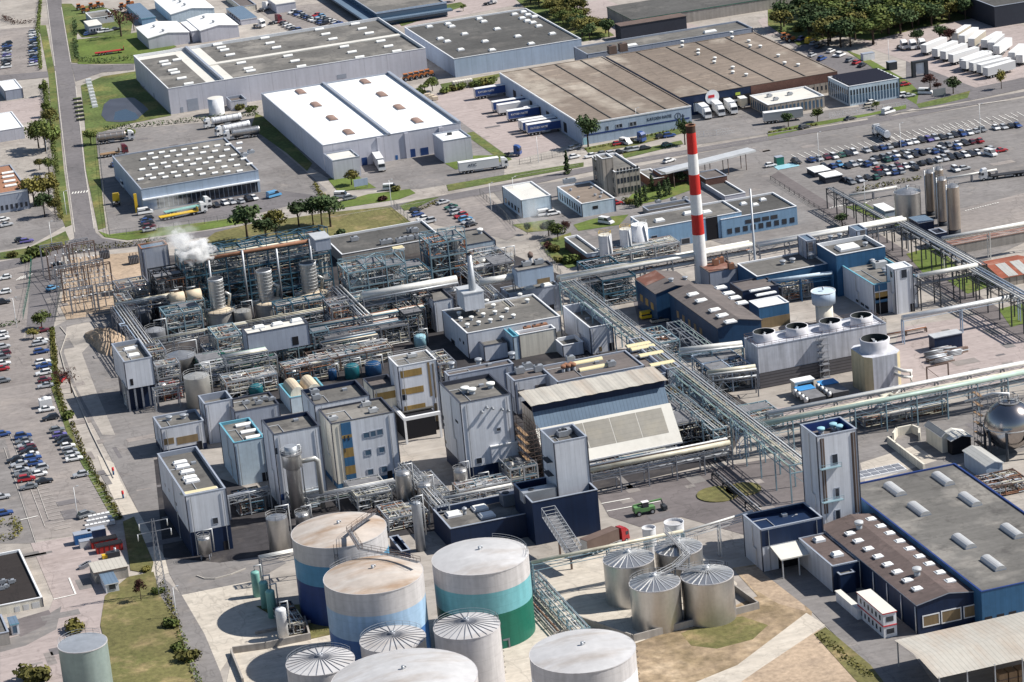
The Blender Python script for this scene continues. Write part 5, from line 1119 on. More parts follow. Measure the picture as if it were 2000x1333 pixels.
for k in range(3):
 mb=MB();x_=B.x0+1.2+1.3*k;mb.cyl(x_,B.y0-.5,0,1.1,.45,m='vessel_blue' if k!=1 else 'pipe_cream',n=12);solo('drum',mb,'%s plastic drum in front of the open chemical shed'%['left blue','cream middle','right blue'][k],'drum','drums at the chemical shed')
for k,(p,n)in enumerate((((1583,783),'left'),((1628,772),'right'))):
 x,y=G(*p);r=thing('air_cooler','%s air cooler bank with blue cover beside the cream cooling tower'%n,'air cooler',(x,y,0),'air cooler banks')
 mb=MB();mb.box(x-2.2,y-5,1.2,x+2.2,y+5,2.4,'steel_dark','grating');part('cooler_body',mb,r)
 mb=MB();mb.box(x-2.3,y+1.5,2.42,x+2.3,y+5.2,2.6,'blue_tarp');part('cover',mb,r)
 for q in range(4):
  mb=MB();mb.tube([(x-2.4,y-4+2.4*q,2.0),(x-3.2,y-4+2.4*q,2.0)],.7,'galv_light',10);part('fan_motor',mb,r)
 for sx in(-2,2):
  for sy in(-4.6,4.6):
   mb=MB();mb.box(x+sx-.12,y+sy-.12,0,x+sx+.12,y+sy+.12,1.2,'steel_grey');part('leg',mb,r)
# storage tanks
def circ(l,rr,z):
 cx,cy=(l[0]+rr[0])/2,(l[1]+rr[1])/2
 x,y=G(cx,cy,z);d=(Vector((x,y,z))-CAM).length
 return x,y,hypot(rr[0]-l[0],rr[1]-l[1])*d/FOC/2
def tank(label,l,rr,h,bands,top,rise=.8,ribs=0,railr=None,ladder=None,cat='storage tank',group=None,n=48,name='storage_tank',nozzle=True,z0=0.0,ribm='galv',topm=None):
 x,y,R=circ(l,rr,h)
 t=thing(name,label,cat,(x,y,z0),group)
 zs=[z0+(h-z0)*b[0]for b in bands]+[h]
 for k,(f,m)in enumerate(bands):
  mb=MB();mb.cyl(x,y,zs[k],zs[k+1],R,m=m,n=n,cap=0);part('shell' if len(bands)==1 else 'shell_band',mb,t)
 mb=MB();mb.lathe(x,y,[(R+.05,h+.03),(.01,h+rise)]if ribs else[(R+.05,h+.03),(R*.75,h+rise*.42),(R*.45,h+rise*.75),(R*.2,h+rise*.95),(.01,h+rise)],top,n);mb.lathe(x,y,[(R+.01,h-.14),(R+.09,h-.14)],'tank_grey',n,False);mb.lathe(x,y,[(R+.09,h-.14),(R+.09,h+.06)],'tank_grey',n);mb.lathe(x,y,[(R+.09,h+.06),(R-.05,h+.06)],'tank_grey',n,False);part('roof',mb,t)
 if ribs:
  mb=MB()
  for k in range(ribs):
   a=2*pi*k/ribs;c,s=cos(a),sin(a)
   mb.beam((x+R*c,y+R*s,h+.1),(x+R*.1*c,y+R*.1*s,h+rise*.9+.09),.12 if R>4 else .08,ribm)
  mb.cyl(x,y,h+rise-.1,h+rise+.5,R*.1,m=ribm,n=12);part('roof_ribs',mb,t)
 if nozzle:
  mb=MB();mb.cyl(x,y,h+rise-.05,h+rise+.7,.3,m='galv',n=8);mb.tube([(x,y,h+rise+.6),(x+.6,y,h+rise+.6),(x+.6,y,h+rise+.2)],.14,'galv',6);part('vent',mb,t)
 if railr:
  a0,a1=railr;k=max(4,int(abs(a1-a0)*R/1.6));mb=MB()
  rail(mb,[(x+R*.98*cos(a0+(a1-a0)*q/k),y+R*.98*sin(a0+(a1-a0)*q/k),h)for q in range(k+1)],'galv',1.1,.05,3);part('railing',mb,t)
 if ladder is not None:
  a=ladder;mb=MB();c,s=cos(a),sin(a);e=Vector((-s,c,0))*.35;p=Vector((x+(R+.25)*c,y+(R+.25)*s,z0))
  for q in(-1,1):mb.beam(p+e*q,p+e*q+Vector((0,0,h-z0+1)),.08,'steel_dark')
  for q in range(int((h-z0)/.9)):mb.beam(p-e+Vector((0,0,q*.9)),p+e+Vector((0,0,q*.9)),.05,'steel_dark')
  for q in range(2,int((h-z0)/1.2)):mb.disc_tube(p.x+.4*c,p.y+.4*s,q*1.2,.45,.04,'steel_dark',8)
  part('ladder',mb,t)
 return x,y,R,t
T1=tank('big blue banded tank with the rustiest top, behind the other big tanks',(569,1043),(754.5,1028),18.5,[(0,'tank_navy'),(.5,'tank_teal'),(.76,'tank_grey')],'tank_top',1.5,ladder=-1.9)
T2=tank('big pale blue and royal blue banded tank with a rusty top, in front',(632,1132),(826,1114),18.5,[(0,'tank_royal'),(.42,'tank_sky'),(.73,'tank_grey')],'tank_top',1.5,railr=(0.3,2.4))
T3=tank('big green and aqua banded tank with a pale top',(843.5,1095),(1032,1079),17.5,[(0,'tank_forest'),(.46,'tank_aqua'),(.75,'tank_grey')],'tank_top_white',1.6,railr=(-.6,1.0))
T4=tank('big plain white tank nearest the camera at the bottom',(1034.5,1280),(1241,1264),16,[(0,'tank_white'),(.76,'tank_grey')],'tank_top_white',1.3,ladder=.05)
T5=tank('largest tank with streaked pale top cut by the bottom edge',(646,1338),(932,1316),16,[(0,'tank_grey')],'tank_top_white',2.2)
T6=tank('small cone topped tank at the bottom with dark seams and a railing, leftmost',(559,1297),(692,1287),11,[(0,'tank_grey')],'tank_top_white',1.1,26,(0.2,2.8),ribm='steel_grey')
T7=tank('small cone topped tank half hidden behind the largest tank',(703,1253),(831,1243),11.5,[(0,'tank_grey')],'tank_top_white',1.1,26,(0.2,2.8),ribm='steel_grey')
T8=tank('slim cone topped tank with railed rim right of the largest tank',(847,1229),(976,1217),15,[(0,'tank_grey')],'tank_top_white',1.2,26,(-.3,3.0),ladder=.2,ribm='steel_grey')
for(l,rr,h,lab)in(((1178,1096),(1277,1086),9.6,'ribbed stainless tank on the left of the group of four'),((1278,1074),(1371,1064),9.6,'ribbed stainless tank at the back of the group of four'),((1229,1142),(1328,1133),9.8,'ribbed stainless tank nearest the camera in the group of four'),((1330,1128),(1432,1118),9.8,'ribbed stainless tank on the right of the group of four')):
 tank(lab,l,rr,h,[(0,'stainless')],'stainless',1.5,22,(.5,2.6),cat='metal tank',group='four stainless tanks',name='metal_tank',ladder=.4,ribm='galv_light')
tank('sage green water tank with a flat grey top on the meadow',(114,1262),(208,1250),11,[(0,'tank_sage')],'galv',.3,nozzle=False,railr=(.6,3.2))
for(l,rr,h,lab)in(((1254,1033),(1280,1029),6.2,'left of the two white open topped plastic tanks in the turning yard'),((1297,1022),(1335,1018),6.2,'right of the two white open topped plastic tanks in the turning yard')):
 x,y,R=circ(l,rr,h);mb=MB();t=thing('plastic_tank',lab,'tank',(x,y,0),'white plastic tanks');mb.cyl(x,y,0,h,R,m='tank_white',n=28,cap=0);mb.cyl(x,y,0,h,R*.96,m='tank_white',n=28,cap=0);part('shell',mb,t);mb=MB();mb.cyl(x,y,h-.6,h-.5,R*.95,m='tank_top_white',n=28);part('lid',mb,t);mb=MB();mb.disc_tube(x,y,h,R,.12,'tank_white',24);part('rim',mb,t)
t=thing('catwalk','grey railed catwalk joining the roofs of the four stainless tanks','catwalk',(*G(1325,1100),0));mb=MB();z=11.0;q=[Vector((*G(*p,z),z))for p in((1282,1128),(1318,1110),(1345,1085),(1322,1062),(1290,1068))]+[Vector((*G(1385,1118,z),z))]
for a,b in list(zip(q[:5],q[1:5]))+[(q[1],q[5]),(q[2],Vector((*G(1300,1040,14),14)))]:
 w_=(b-a).normalized().cross(Vector((0,0,1)))*.5;mb.face([a-w_,b-w_,b+w_,a+w_],'grating')
 for s_ in(-1,1):rail(mb,[a+w_*s_,b+w_*s_],'galv_light',1.1,.06,1.6)
part('walkway',mb,t)
for a in q[1:3]:mb=MB();mb.box(a.x-.15,a.y-.15,0,a.x+.15,a.y+.15,z,'galv');part('post',mb,t)
# white silos
for(l,rr,by,lab,sq)in(((1168,460),(1194,457),518,'leftmost square white silo near the blue workshop',1),((1209,448),(1232,446),504,'second square white silo near the blue workshop',1),((1232,440),(1264,436),494,'tall ribbed round white silo near the blue workshop',0)):
 bx=(l[0]+rr[0])/2+3;h=hgt(bx,by,(l[1]+rr[1])/2);x,y,R=circ(l,rr,h);t=thing('white_silo',lab,'silo',(x,y,0),'white silos');mb=MB()
 if sq:mb.cyl(x,y,.3,h,R*1.05,m='tank_white',n=8,smooth=False,cap='roof_offwhite')
 else:mb.cyl(x,y,.3,h,R,m='tank_white',n=28,cap='roof_white')
 part('shell',mb,t);mb=MB();rail(mb,[(x+R*cos(q*pi/3),y+R*sin(q*pi/3),h)for q in range(7)],'yellow_plant' if sq else 'galv_light',1,.06);part('railing',mb,t);mb=MB();mb.tube([(x+R*.5,y-R*.9,0),(x+R*.5,y-R*.95,h*.5),(x+R*.3,y-R,h)],.2,'galv',6);part('pipe',mb,t)
# stainless silos on the right
for k,(l,rr,by,lab)in enumerate((((1805,338),(1825,336),420,'stainless silo at the back left of the tight cluster'),((1823,332),(1842,330),425,'stainless silo at the back of the tight cluster'),((1828,352),(1849,350),440,'stainless silo in the middle of the tight cluster'),((1847,366),(1873,363),456,'stainless silo nearest the camera in the tight cluster'))):
 h=hgt((l[0]+rr[0])/2+3,by,(l[1]+rr[1])/2);x,y,R=circ(l,rr,h);t=thing('steel_silo',lab,'silo',(x,y,0),'stainless silos')
 mb=MB();mb.cyl(x,y,1.5,h,R,m='stainless_warm',n=28,cap=0);part('shell',mb,t);mb=MB();mb.cone(x,y,h,h+1.2,R,'stainless',28);part('roof',mb,t);mb=MB();rail(mb,[(x+R*cos(q*pi/4),y+R*sin(q*pi/4),h)for q in range(9)],'galv',1.1,.06);part('railing',mb,t)
 mb=MB();mb.cyl(x,y,0,1.5,R*.95,m='steel_dark',n=20);part('skirt',mb,t);mb=MB();mb.tube([(x-R-.3,y-.5,0),(x-R-.3,y-.5,h+1)],.2,'galv_light',6);part('pipe',mb,t)
tank('squat stainless tank with cone top left of the steel silos',(1746,377),(1797,372),9,[(0,'stainless')],'stainless',1.2,0,cat='metal tank',name='metal_tank',railr=(0,6.2))
# sphere
x,y=G(1974,884);rs=6.1;zc=7.2;t=thing('gas_sphere','polished steel sphere tank on legs at the right edge','sphere tank',(x,y,0));mb=MB()
mb.lathe(x,y,[(max(.01,rs*sin(pi*q/16)),zc-rs*cos(pi*q/16))for q in range(17)],'polished',32);part('sphere',mb,t)
for k in range(8):
 a=k*pi/4+.2;mb=MB();mb.cyl(x+rs*.98*cos(a),y+rs*.98*sin(a),0,zc,.35,m='steel_dark',n=10);part('leg',mb,t)
mb=MB();rail(mb,[(x+2.4*cos(q*pi/5),y+2.4*sin(q*pi/5),zc+rs-.3)for q in range(11)],'galv',1.2,.07);mb.cyl(x,y,zc+rs-.5,zc+rs-.3,2.6,m='grating',n=16);mb.tube([(x,y,zc+rs),(x,y,zc+rs+1.6),(x-3,y+2,zc+rs+1.6),(x-8,y+7,zc+rs-1)],.3,'galv_light',6);part('top_platform',mb,t)
mb=MB();mb.disc_tube(x,y,zc,rs+.05,.12,'galv_light',32);mb.tube([(x+rs*1.01*cos(a)*.9,y+rs*1.01*cos(a)*-.43,zc+rs*1.01*sin(a))for a in[pi*(q/14-.5)for q in range(15)]],.12,'galv_light',4);part('seam_band',mb,t)
# blue flat tank by the cyan edged building
x,y,R=circ((1584,570),(1631,566),9.5);t=thing('clarifier','flat topped pale blue round tank with a wide collar beside the cyan edged building','tank',(x,y,0));mb=MB();mb.cyl(x,y,0,6.5,R*.72,m='wall_cream',n=28);part('column',mb,t);mb=MB();mb.cyl(x,y,6.0,9.4,R*.97,R,m='wall_bluegrey',n=28,cap='wall_paleblue',bot=True);mb.disc_tube(x,y,9.45,R,.12,'coping_white',28);part('bowl',mb,t);mb=MB();mb.cyl(x,y,9.75,10.6,.3,m='galv',n=8);part('vent',mb,t)
# stainless columns and vessels among the buildings
def vessel(label,l,rr,by,m='stainless',top='dome',rise=None,legs=0,name='process_vessel',railing=True,cat='vessel',group=None,z0=0.0,topm=None):
 bx=(l[0]+rr[0])/2+(by-l[1])*.12;h=hgt(bx,by,(l[1]+rr[1])/2);x,y,R=circ(l,rr,h);t=thing(name,label,cat,(x,y,0),group);mb=MB()
 zb=1.6 if legs else z0;mb.cyl(x,y,zb,h,R,m=m,n=24,cap=0,bot=True);part('shell',mb,t);mb=MB()
 if top=='dome':mb.dome(x,y,h,R,rise or R*.5,topm or m,24)
 else:mb.cone(x,y,h,h+(rise or R*.35),R,topm or m,24)
 part('head',mb,t)
 for k in range(legs):
  a=2*pi*k/legs+.4;mb=MB();mb.cyl(x+R*.85*cos(a),y+R*.85*sin(a),0,zb+.2,.14,m='steel_grey',n=8);part('leg',mb,t)
 if railing:
  mb=MB();rail(mb,[(x+R*1.02*cos(q*pi/5),y+R*1.02*sin(q*pi/5),h)for q in range(11)],'galv_light',1.1,.05);part('railing',mb,t)
 mb=MB();mb.tube([(x,y,h+(rise or R*.4)),(x,y,h+R*.6+1),(x+R+.5,y,h+R*.6+1),(x+R+.5,y,max(zb,h*.3))],.16,'galv_light',6);part('pipe',mb,t)
 return x,y,R,h,t
x,y,R,h,t=vessel('tall stainless column with a ringed platform on top in front of the white block',(555,890),(583,886),1008,railing=False,rise=1.2,name='process_column',cat='column')
mb=MB();mb.lathe(x,y,[(R,h-3.5),(R*1.35,h-2.9),(R*1.35,h+.2)],'stainless',24);mb.cyl(x,y,h+.2,h+.4,R*1.5,m='grating',n=20,bot=True);mb.cyl(x,y,h+.4,h+2.2,R*.9,m='galv',n=18);rail(mb,[(x+R*1.5*cos(q*pi/5),y+R*1.5*sin(q*pi/5),h+.4)for q in range(11)],'galv_light',1.1,.06);part('platform',mb,t)
mb=MB();mb.tube([(x+R,y,h-2.2),(x+R+3.6,y-.3,h-2.0),(x+R+4.4,y-.3,h-2.8),(x+R+4.4,y-.3,1)],.62,'clad',12);part('duct',mb,t)
vessel('stainless column with a domed top beside the striped block',(771,928),(802,923),998,name='process_column',cat='column')
vessel('warm stainless vessel just right of the domed column',(813,950),(843,946),1000)
vessel('stainless vessel at the foot of the tall white block, left',(885,922),(913,918),962)
vessel('squat stainless vessel at the foot of the tall white block, right',(921,944),(952,940),958)
vessel('big stainless tank left of the rusty topped blue tank',(519,1013),(561,1008),1080,top='cone')
vessel('small domed stainless vessel just behind the rusty topped blue tank',(576,1008),(604,1004),1030)
vessel('small stainless tank on legs in front of the navy footed block',(385,1054),(411,1050),1092,legs=4)
vessel('silvery lagged column with net sheeting beside the open topped navy store',(803,985),(822,982),1075,'galv',name='process_column',cat='column')
for k,(l,rr,by,n)in enumerate((((489,1120),(506,1118),1165,'rearmost'),((505,1140),(523,1138),1188,'second'),((518,1157),(536,1155),1206,'third'),((537,1193),(558,1190),1246,'nearest'))):
 vessel('%s slim pale green pressure vessel beside the tanker pad'%n,l,rr,by,'drum_green' if k<3 else 'tank_white',railing=False,name='pressure_vessel',group='pressure vessels by the tanker pad')
# ---------------------------------------------------------------- pipe bridges and process plant
def rack(label,a,b,h,w,pipes,step=9.0,m='steel_grey',low=2.0,name='pipe_bridge',cat='pipe bridge',legs=True,deck=False):
 """a, b photo points of the centre line at height h; pipes = (side offset, height offset, radius, material)"""
 A=Vector((*G(*a,h),0));Bv=Vector((*G(*b,h),0));d=Bv-A
 if abs(d.x)<.12*abs(d.y):Bv.x=A.x=(A.x+Bv.x)/2
 elif abs(d.y)<.12*abs(d.x):Bv.y=A.y=(A.y+Bv.y)/2
 d=Bv-A;Ln=d.length;ang=atan2(d.y,d.x);u=d.normalized();v=Vector((-u.y,u.x,0));up=Vector((0,0,1))
 t=thing(name,label,cat,A)
 n=max(1,round(Ln/step))
 fm=MB()
 if legs:
  for s in(-1,1):fm.box(-.14,s*w/2-.14,0,.14,s*w/2+.14,h+.1,m)
  fm.box(-.12,-w/2,h-.3,.12,w/2,h-.05,m)
  if low:fm.box(-.12,-w/2,h-low-.3,.12,w/2,h-low-.05,m)
  if w>2:fm.beam((0,-w/2,h-low-.2),(0,w/2,h*.35),.12,m)
 fmesh=fm.mesh('portal_frame')if legs else None
 for k in range(n+1):
  if legs:part('portal_frame',fmesh,t,A+d*k/n,ang)
 mb=MB()
 for s in(-1,1):
  for z in((h-.1,h-low-.1)if low else(h-.1,)):
   mb.beam(A+v*s*w/2+up*z,Bv+v*s*w/2+up*z,.13,m)
  if low:
   for k in range(n*2):
    z0,z1=(h-low,h)if k%2 else(h,h-low)
    mb.beam(A+d*k/(2*n)+v*s*w/2+up*z0,A+d*(k+1)/(2*n)+v*s*w/2+up*z1,.08,m)
 if deck:
  q=[A+v*w*.5+up*h,A+v*(w*.5-1)+up*h,Bv+v*(w*.5-1)+up*h,Bv+v*w*.5+up*h];mb.face(q,'grating');rail(mb,[q[0],q[3]],'galv_light',1.1,.05,3)
 part('girder',mb,t)
 for(o,dz,r,pm)in pipes:
  mb=MB();p=A+v*o+up*(h+dz+r);q=Bv+v*o+up*(h+dz+r);pts=[p]
  if r>.12 and Ln>40 and(int(abs(o*10))%3==1):   # an expansion loop
   c=A+d*.45+v*o+up*(h+dz+r);e=v*(1.6 if o>=0 else-1.6)
   pts+=[c,c+e,c+e+u*2.4,c+u*2.4]
  pts.append(q);mb.tube(pts,r,pm,8);part('pipe',mb,t)
 return t,A,Bv
PM=['pipe_white','pipe_grey','galv','pipe_cream','galv_light','pipe_white','pipe_grey','pipe_green']
def bundle(w,n,seed,r=(.1,.24),lowz=None,mats=PM):
 R_=random.Random(seed);out=[];n=max(3,int(n*.68))
 for k in range(n):
  o=-w/2+w*(k+.5)/n;out.append((round(o,2),0,R_.uniform(*r)*.72,R_.choice(mats)))
  if lowz and k%2:out.append((round(o,2),-lowz,R_.uniform(*r)*.72,R_.choice(mats)))
 return out
rack('main north-south pipe bridge crossing the middle of the plant toward the white tower',(1112,549),(1556,906),9.5,4.8,bundle(4.4,9,1,(.12,.24),2.0),9,'steel_cyan',deck=True)
rack('shorter pipe bridge just left of the sloped hall end of the main bridge',(1306,752),(1400,838),8,3.4,bundle(3.0,6,2,(.1,.2),2.0),8,'steel_cyan')
rack('dark pipe bridge along the navy wall of the boiler house',(1312,629),(1394,682),7,4.0,bundle(3.4,5,3,(.1,.22),2.0),8,'galv')
rack('pipe link carrying a fat white pipe to the long cooling tower',(1327,691),(1450,677),8,2.4,[(.3,0,.75,'pipe_white'),(-.8,0,.3,'galv_light')],9,'steel_cyan')
rack('pipe link carrying a cream pipe under the fat white one',(1382,733),(1476,721),7,3.0,[(.3,0,.6,'pipe_cream'),(-.9,0,.3,'pipe_white'),(-.3,-2,.3,'galv')],9,'steel_grey')
rack('twin white pipe bridge running east behind the boiler house',(1084,541),(1476,484),9,4.6,[(-1.7,0,.55,'pipe_white'),(-.2,0,.5,'pipe_cream'),(.9,0,.3,'galv'),(1.7,0,.45,'pipe_white'),(-1.2,-2.2,.4,'galv_light'),(.4,-2.2,.35,'pipe_grey'),(1.5,-2.2,.3,'pipe_rust')],9,'steel_grey',2.2)
rack('eastern stretch of the white pipe bridge up to the corner by the silos',(1480,483),(1764,429),9,4.0,[(-1.4,0,.55,'pipe_white'),(0,0,.45,'galv_light'),(1.2,0,.5,'pipe_white'),(-.8,-2.2,.35,'galv'),(.8,-2.2,.3,'pipe_grey')],9,'steel_grey',2.2)
rack('pipe bridge running along the sunken siding past the grass plots',(1764,429),(1903,521),9,4.4,bundle(4.0,7,5,(.15,.42),2.0,['pipe_white','galv_light','galv','pipe_grey']),7,'steel_dark')
rack('last stretch of the siding pipe bridge leaving at the right edge',(1903,521),(2030,602),9,4.4,bundle(4.0,7,6,(.15,.42),2.0,['pipe_white','galv_light','galv','wall_bluegrey']),7,'steel_dark')
rack('small pipe bridge with a bent end beside the kiosk',(1617,368),(1742,432),6.5,2.4,bundle(2.0,4,7,(.15,.35)),7,'steel_dark',1.4)
rack('pipe bridge joining the cyan edged building to the siding bridge',(1792,543),(1903,520),9,4.0,[(-1.2,0,.7,'pipe_white'),(.2,0,.35,'wall_bluegrey'),(1.2,0,.3,'galv'),(-.4,-2.4,.4,'pipe_grey')],7,'steel_dark',2.4)
rack('single fat grey pipe on tall posts crossing the eastern yard',(1762,626),(1990,583),6.5,1.2,[(0,0,.7,'galv_light')],19,'wall_bluegrey',0)
rack('low white pipe run in front of the stainless tank',(1660,385),(1750,367),2.2,1.0,[(0,0,.4,'pipe_white')],9,'steel_grey',0)
rack('low white pipe run right of the silos toward the frame edge',(1850,352),(1945,333),2.2,1.0,[(0,0,.35,'pipe_white')],9,'steel_grey',0)
rack('white pipe bridge along the long louvred store',(1840,470),(2020,436),8,1.6,[(-.3,0,.6,'pipe_white'),(.6,0,.25,'galv')],14,'pipe_white',1.4)
rack('pale green pipe bridge passing behind the white tower',(1482,832),(2020,724),7.5,3.4,[(-1.2,0,.6,'pipe_green'),(.1,0,.55,'pipe_cream'),(1.1,0,.25,'pipe_white'),(-.6,-2.2,.3,'galv'),(.6,-2.2,.3,'pipe_grey'),(1.3,-2.2,.2,'galv')],8,'steel_cyan',2.2)
rack('second slimmer pipe bridge behind the pale green one',(1500,812),(2020,707),7.5,2.0,[(-.5,0,.5,'pipe_white'),(.5,0,.4,'galv_light')],9,'steel_grey',1.6)
rack('low pipe bridge with a fat cream pipe in front of the sloped hall',(1150,922),(1424,868),6,3.4,[(-.6,0,.62,'pipe_cream'),(.9,.9,.25,'galv_light'),(1.4,.4,.2,'pipe_rust'),(-1.4,-1.8,.3,'pipe_grey'),(.4,-1.8,.3,'galv')],7,'steel_grey',1.8)
rack('slim pipe bridge with a cream pipe from the green tank to the turning yard',(1036,1099),(1335,1042),9,1.6,[(-.3,0,.4,'pipe_cream'),(.4,0,.22,'pipe_white')],17,'steel_cyan',1.4)
rack('thin white pipe bridge from the metal tanks to the tower annex',(1335,1042),(1470,1001),8,1.0,[(0,0,.28,'pipe_white')],11,'galv_light',1.0)
rack('low wide pipe rack beside the green tank running toward the big white tank',(1038,1118),(1137,1228),3.2,3.2,bundle(2.9,7,9,(.1,.24),1.4),6,'steel_cyan',1.4)
rack('pipe sleeper track with rusty pipes beside the green tank',(1020,1140),(1095,1232),1.2,4.0,bundle(3.8,9,10,(.1,.22),None,['pipe_rust','pipe_cream','galv','pipe_grey']),5,'wall_concrete',0)
rack('pipe bridge carrying a very fat white duct through the evaporator plant',(706,584),(892,552),10,4.4,[(-.6,0,1.1,'pipe_white'),(1.3,.6,.3,'pipe_cream'),(-1.8,0,.3,'galv'),(.6,-2.4,.5,'pipe_grey'),(-1.2,-2.4,.4,'galv')],9,'steel_grey',2.4)
rack('short run of the fat white duct beside the roof house',(936,558),(1004,548),11,2.0,[(0,0,1.0,'pipe_white')],9,'steel_grey',0)
rack('pipe bridge in front of the three lagged evaporator vessels',(414,646),(662,596),5.6,4.0,bundle(3.8,5,11,(.12,.24),2.0,['pipe_white','pipe_cream','galv','pipe_grey']),8,'steel_grey',2.2)
for k,(p,q)in enumerate((((604,640),(826,598)),((612,656),(812,618)),((628,672),(735,652)))):
 rack(['upper','middle','lower'][k]+' of three parallel pipe racks in the process yard',p,q,7.5-1.2*k,3.4,bundle(3.2,6,20+k,(.12,.3),2.0,['pipe_white','pipe_cream','galv','pipe_grey','pipe_rust','steel_teal']),8,'steel_grey',2.0)
rack('pipe bridge with bluish white pipes on the west boundary of the evaporators',(227,598),(290,672),8.5,4.6,bundle(4.2,8,30,(.12,.26),2.0,['galv_light','pipe_white','wall_bluegrey','galv']),7,'steel_grey')
rack('pipe bridge along the north west boundary of the evaporators',(226,596),(342,577),8.5,3.6,bundle(3.0,5,31,(.15,.4),2.0,['pipe_white','galv','pipe_cream']),8,'steel_grey')
rack('pipe bridge from the west boundary toward the grey panelled building',(287,664),(482,632),8,3.0,bundle(2.6,5,32,(.12,.3),1.8),8,'steel_grey',1.8)
rack('pipe bridge between the cone topped process tanks',(438,698),(520,682),8,3.6,bundle(3.2,7,33,(.1,.26),1.8),8,'galv',1.8)
rack('low pipe bridge left of the rusty topped blue tank',(508,1091),(578,1075),6.5,2.4,bundle(2.0,4,34,(.12,.3)),7,'steel_grey',1.4)
rack('pipe link between the navy footed block and the white block',(443,972),(524,952),5.5,2.0,bundle(1.8,4,35,(.12,.3)),6,'galv',1.4)
rack('pipe bridge descending from the gold banded tower toward the navy building',(786,904),(868,985),6.5,3.2,bundle(3.0,7,36,(.08,.2),1.6),6,'galv',1.6)
rack('railed pipe bridge along the back of the navy building',(868,974),(1000,947),6.5,2.0,bundle(1.8,4,37,(.1,.22)),7,'galv_light',1.6,deck=True)
rack('pipe bridge in front of the striped block',(600,972),(770,938),4.5,2.6,bundle(2.4,6,38,(.08,.22),1.4),7,'galv',1.4)
rack('pipe rack between the west block and the grey ribbed tower',(300,762),(392,742),6,2.4,bundle(2.2,5,39,(.1,.24),1.6),7,'galv',1.6)
rack('pipe rack running south from the evaporators along the plant block',(660,560),(712,618),9,3.4,bundle(3.2,5,40,(.2,.5),2.2,['pipe_white','galv_light','galv']),8,'steel_grey')
rack('pipe bridge from the round process tank to the plant block',(905,520),(1000,600),7,2.6,bundle(2.4,5,41,(.1,.3)),8,'galv',1.6)
rack('pale blue pipe bridge from the grey flat hall to the cyan edged building',(1500,553),(1625,536),6.5,1.6,[(-.3,0,.55,'wall_paleblue'),(.5,0,.2,'galv')],8,'steel_blue',1.2)
rack('low pipe run across the works yard under the fat grey pipe',(1730,655),(1808,640),1.2,1.0,[(-.2,0,.2,'pipe_rust'),(.2,0,.18,'galv')],7,'steel_brown',0)
# tangled small pipework of the process areas
def pipework(mb,x0,y0,z0,x1,y1,z1,n,seed,mats=None,r=(.05,.165)):
 R_=random.Random(seed);mats=mats or['galv','pipe_white','pipe_grey','galv_light','pipe_cream','steel_teal','pipe_rust','clad']
 for _ in range(n):
  p=Vector((R_.uniform(x0,x1),R_.uniform(y0,y1),R_.uniform(z0,z1)));pts=[p.copy()];last=-1
  for q in range(R_.randint(2,5)):
   ax=R_.choice([a for a in(0,0,1,2,2)if a!=last]);last=ax;lo,hi=((x0,x1),(y0,y1),(z0,z1))[ax]
   c=p[ax]+R_.choice((-1,1))*R_.uniform(.8,.55*(hi-lo)+.9);c=max(lo,min(hi,c))
   if abs(c-p[ax])<.5:continue
   p=p.copy();p[ax]=c;pts.append(p.copy())
  if len(pts)>1:mb.tube(pts,R_.uniform(*r),R_.choice(mats),5)
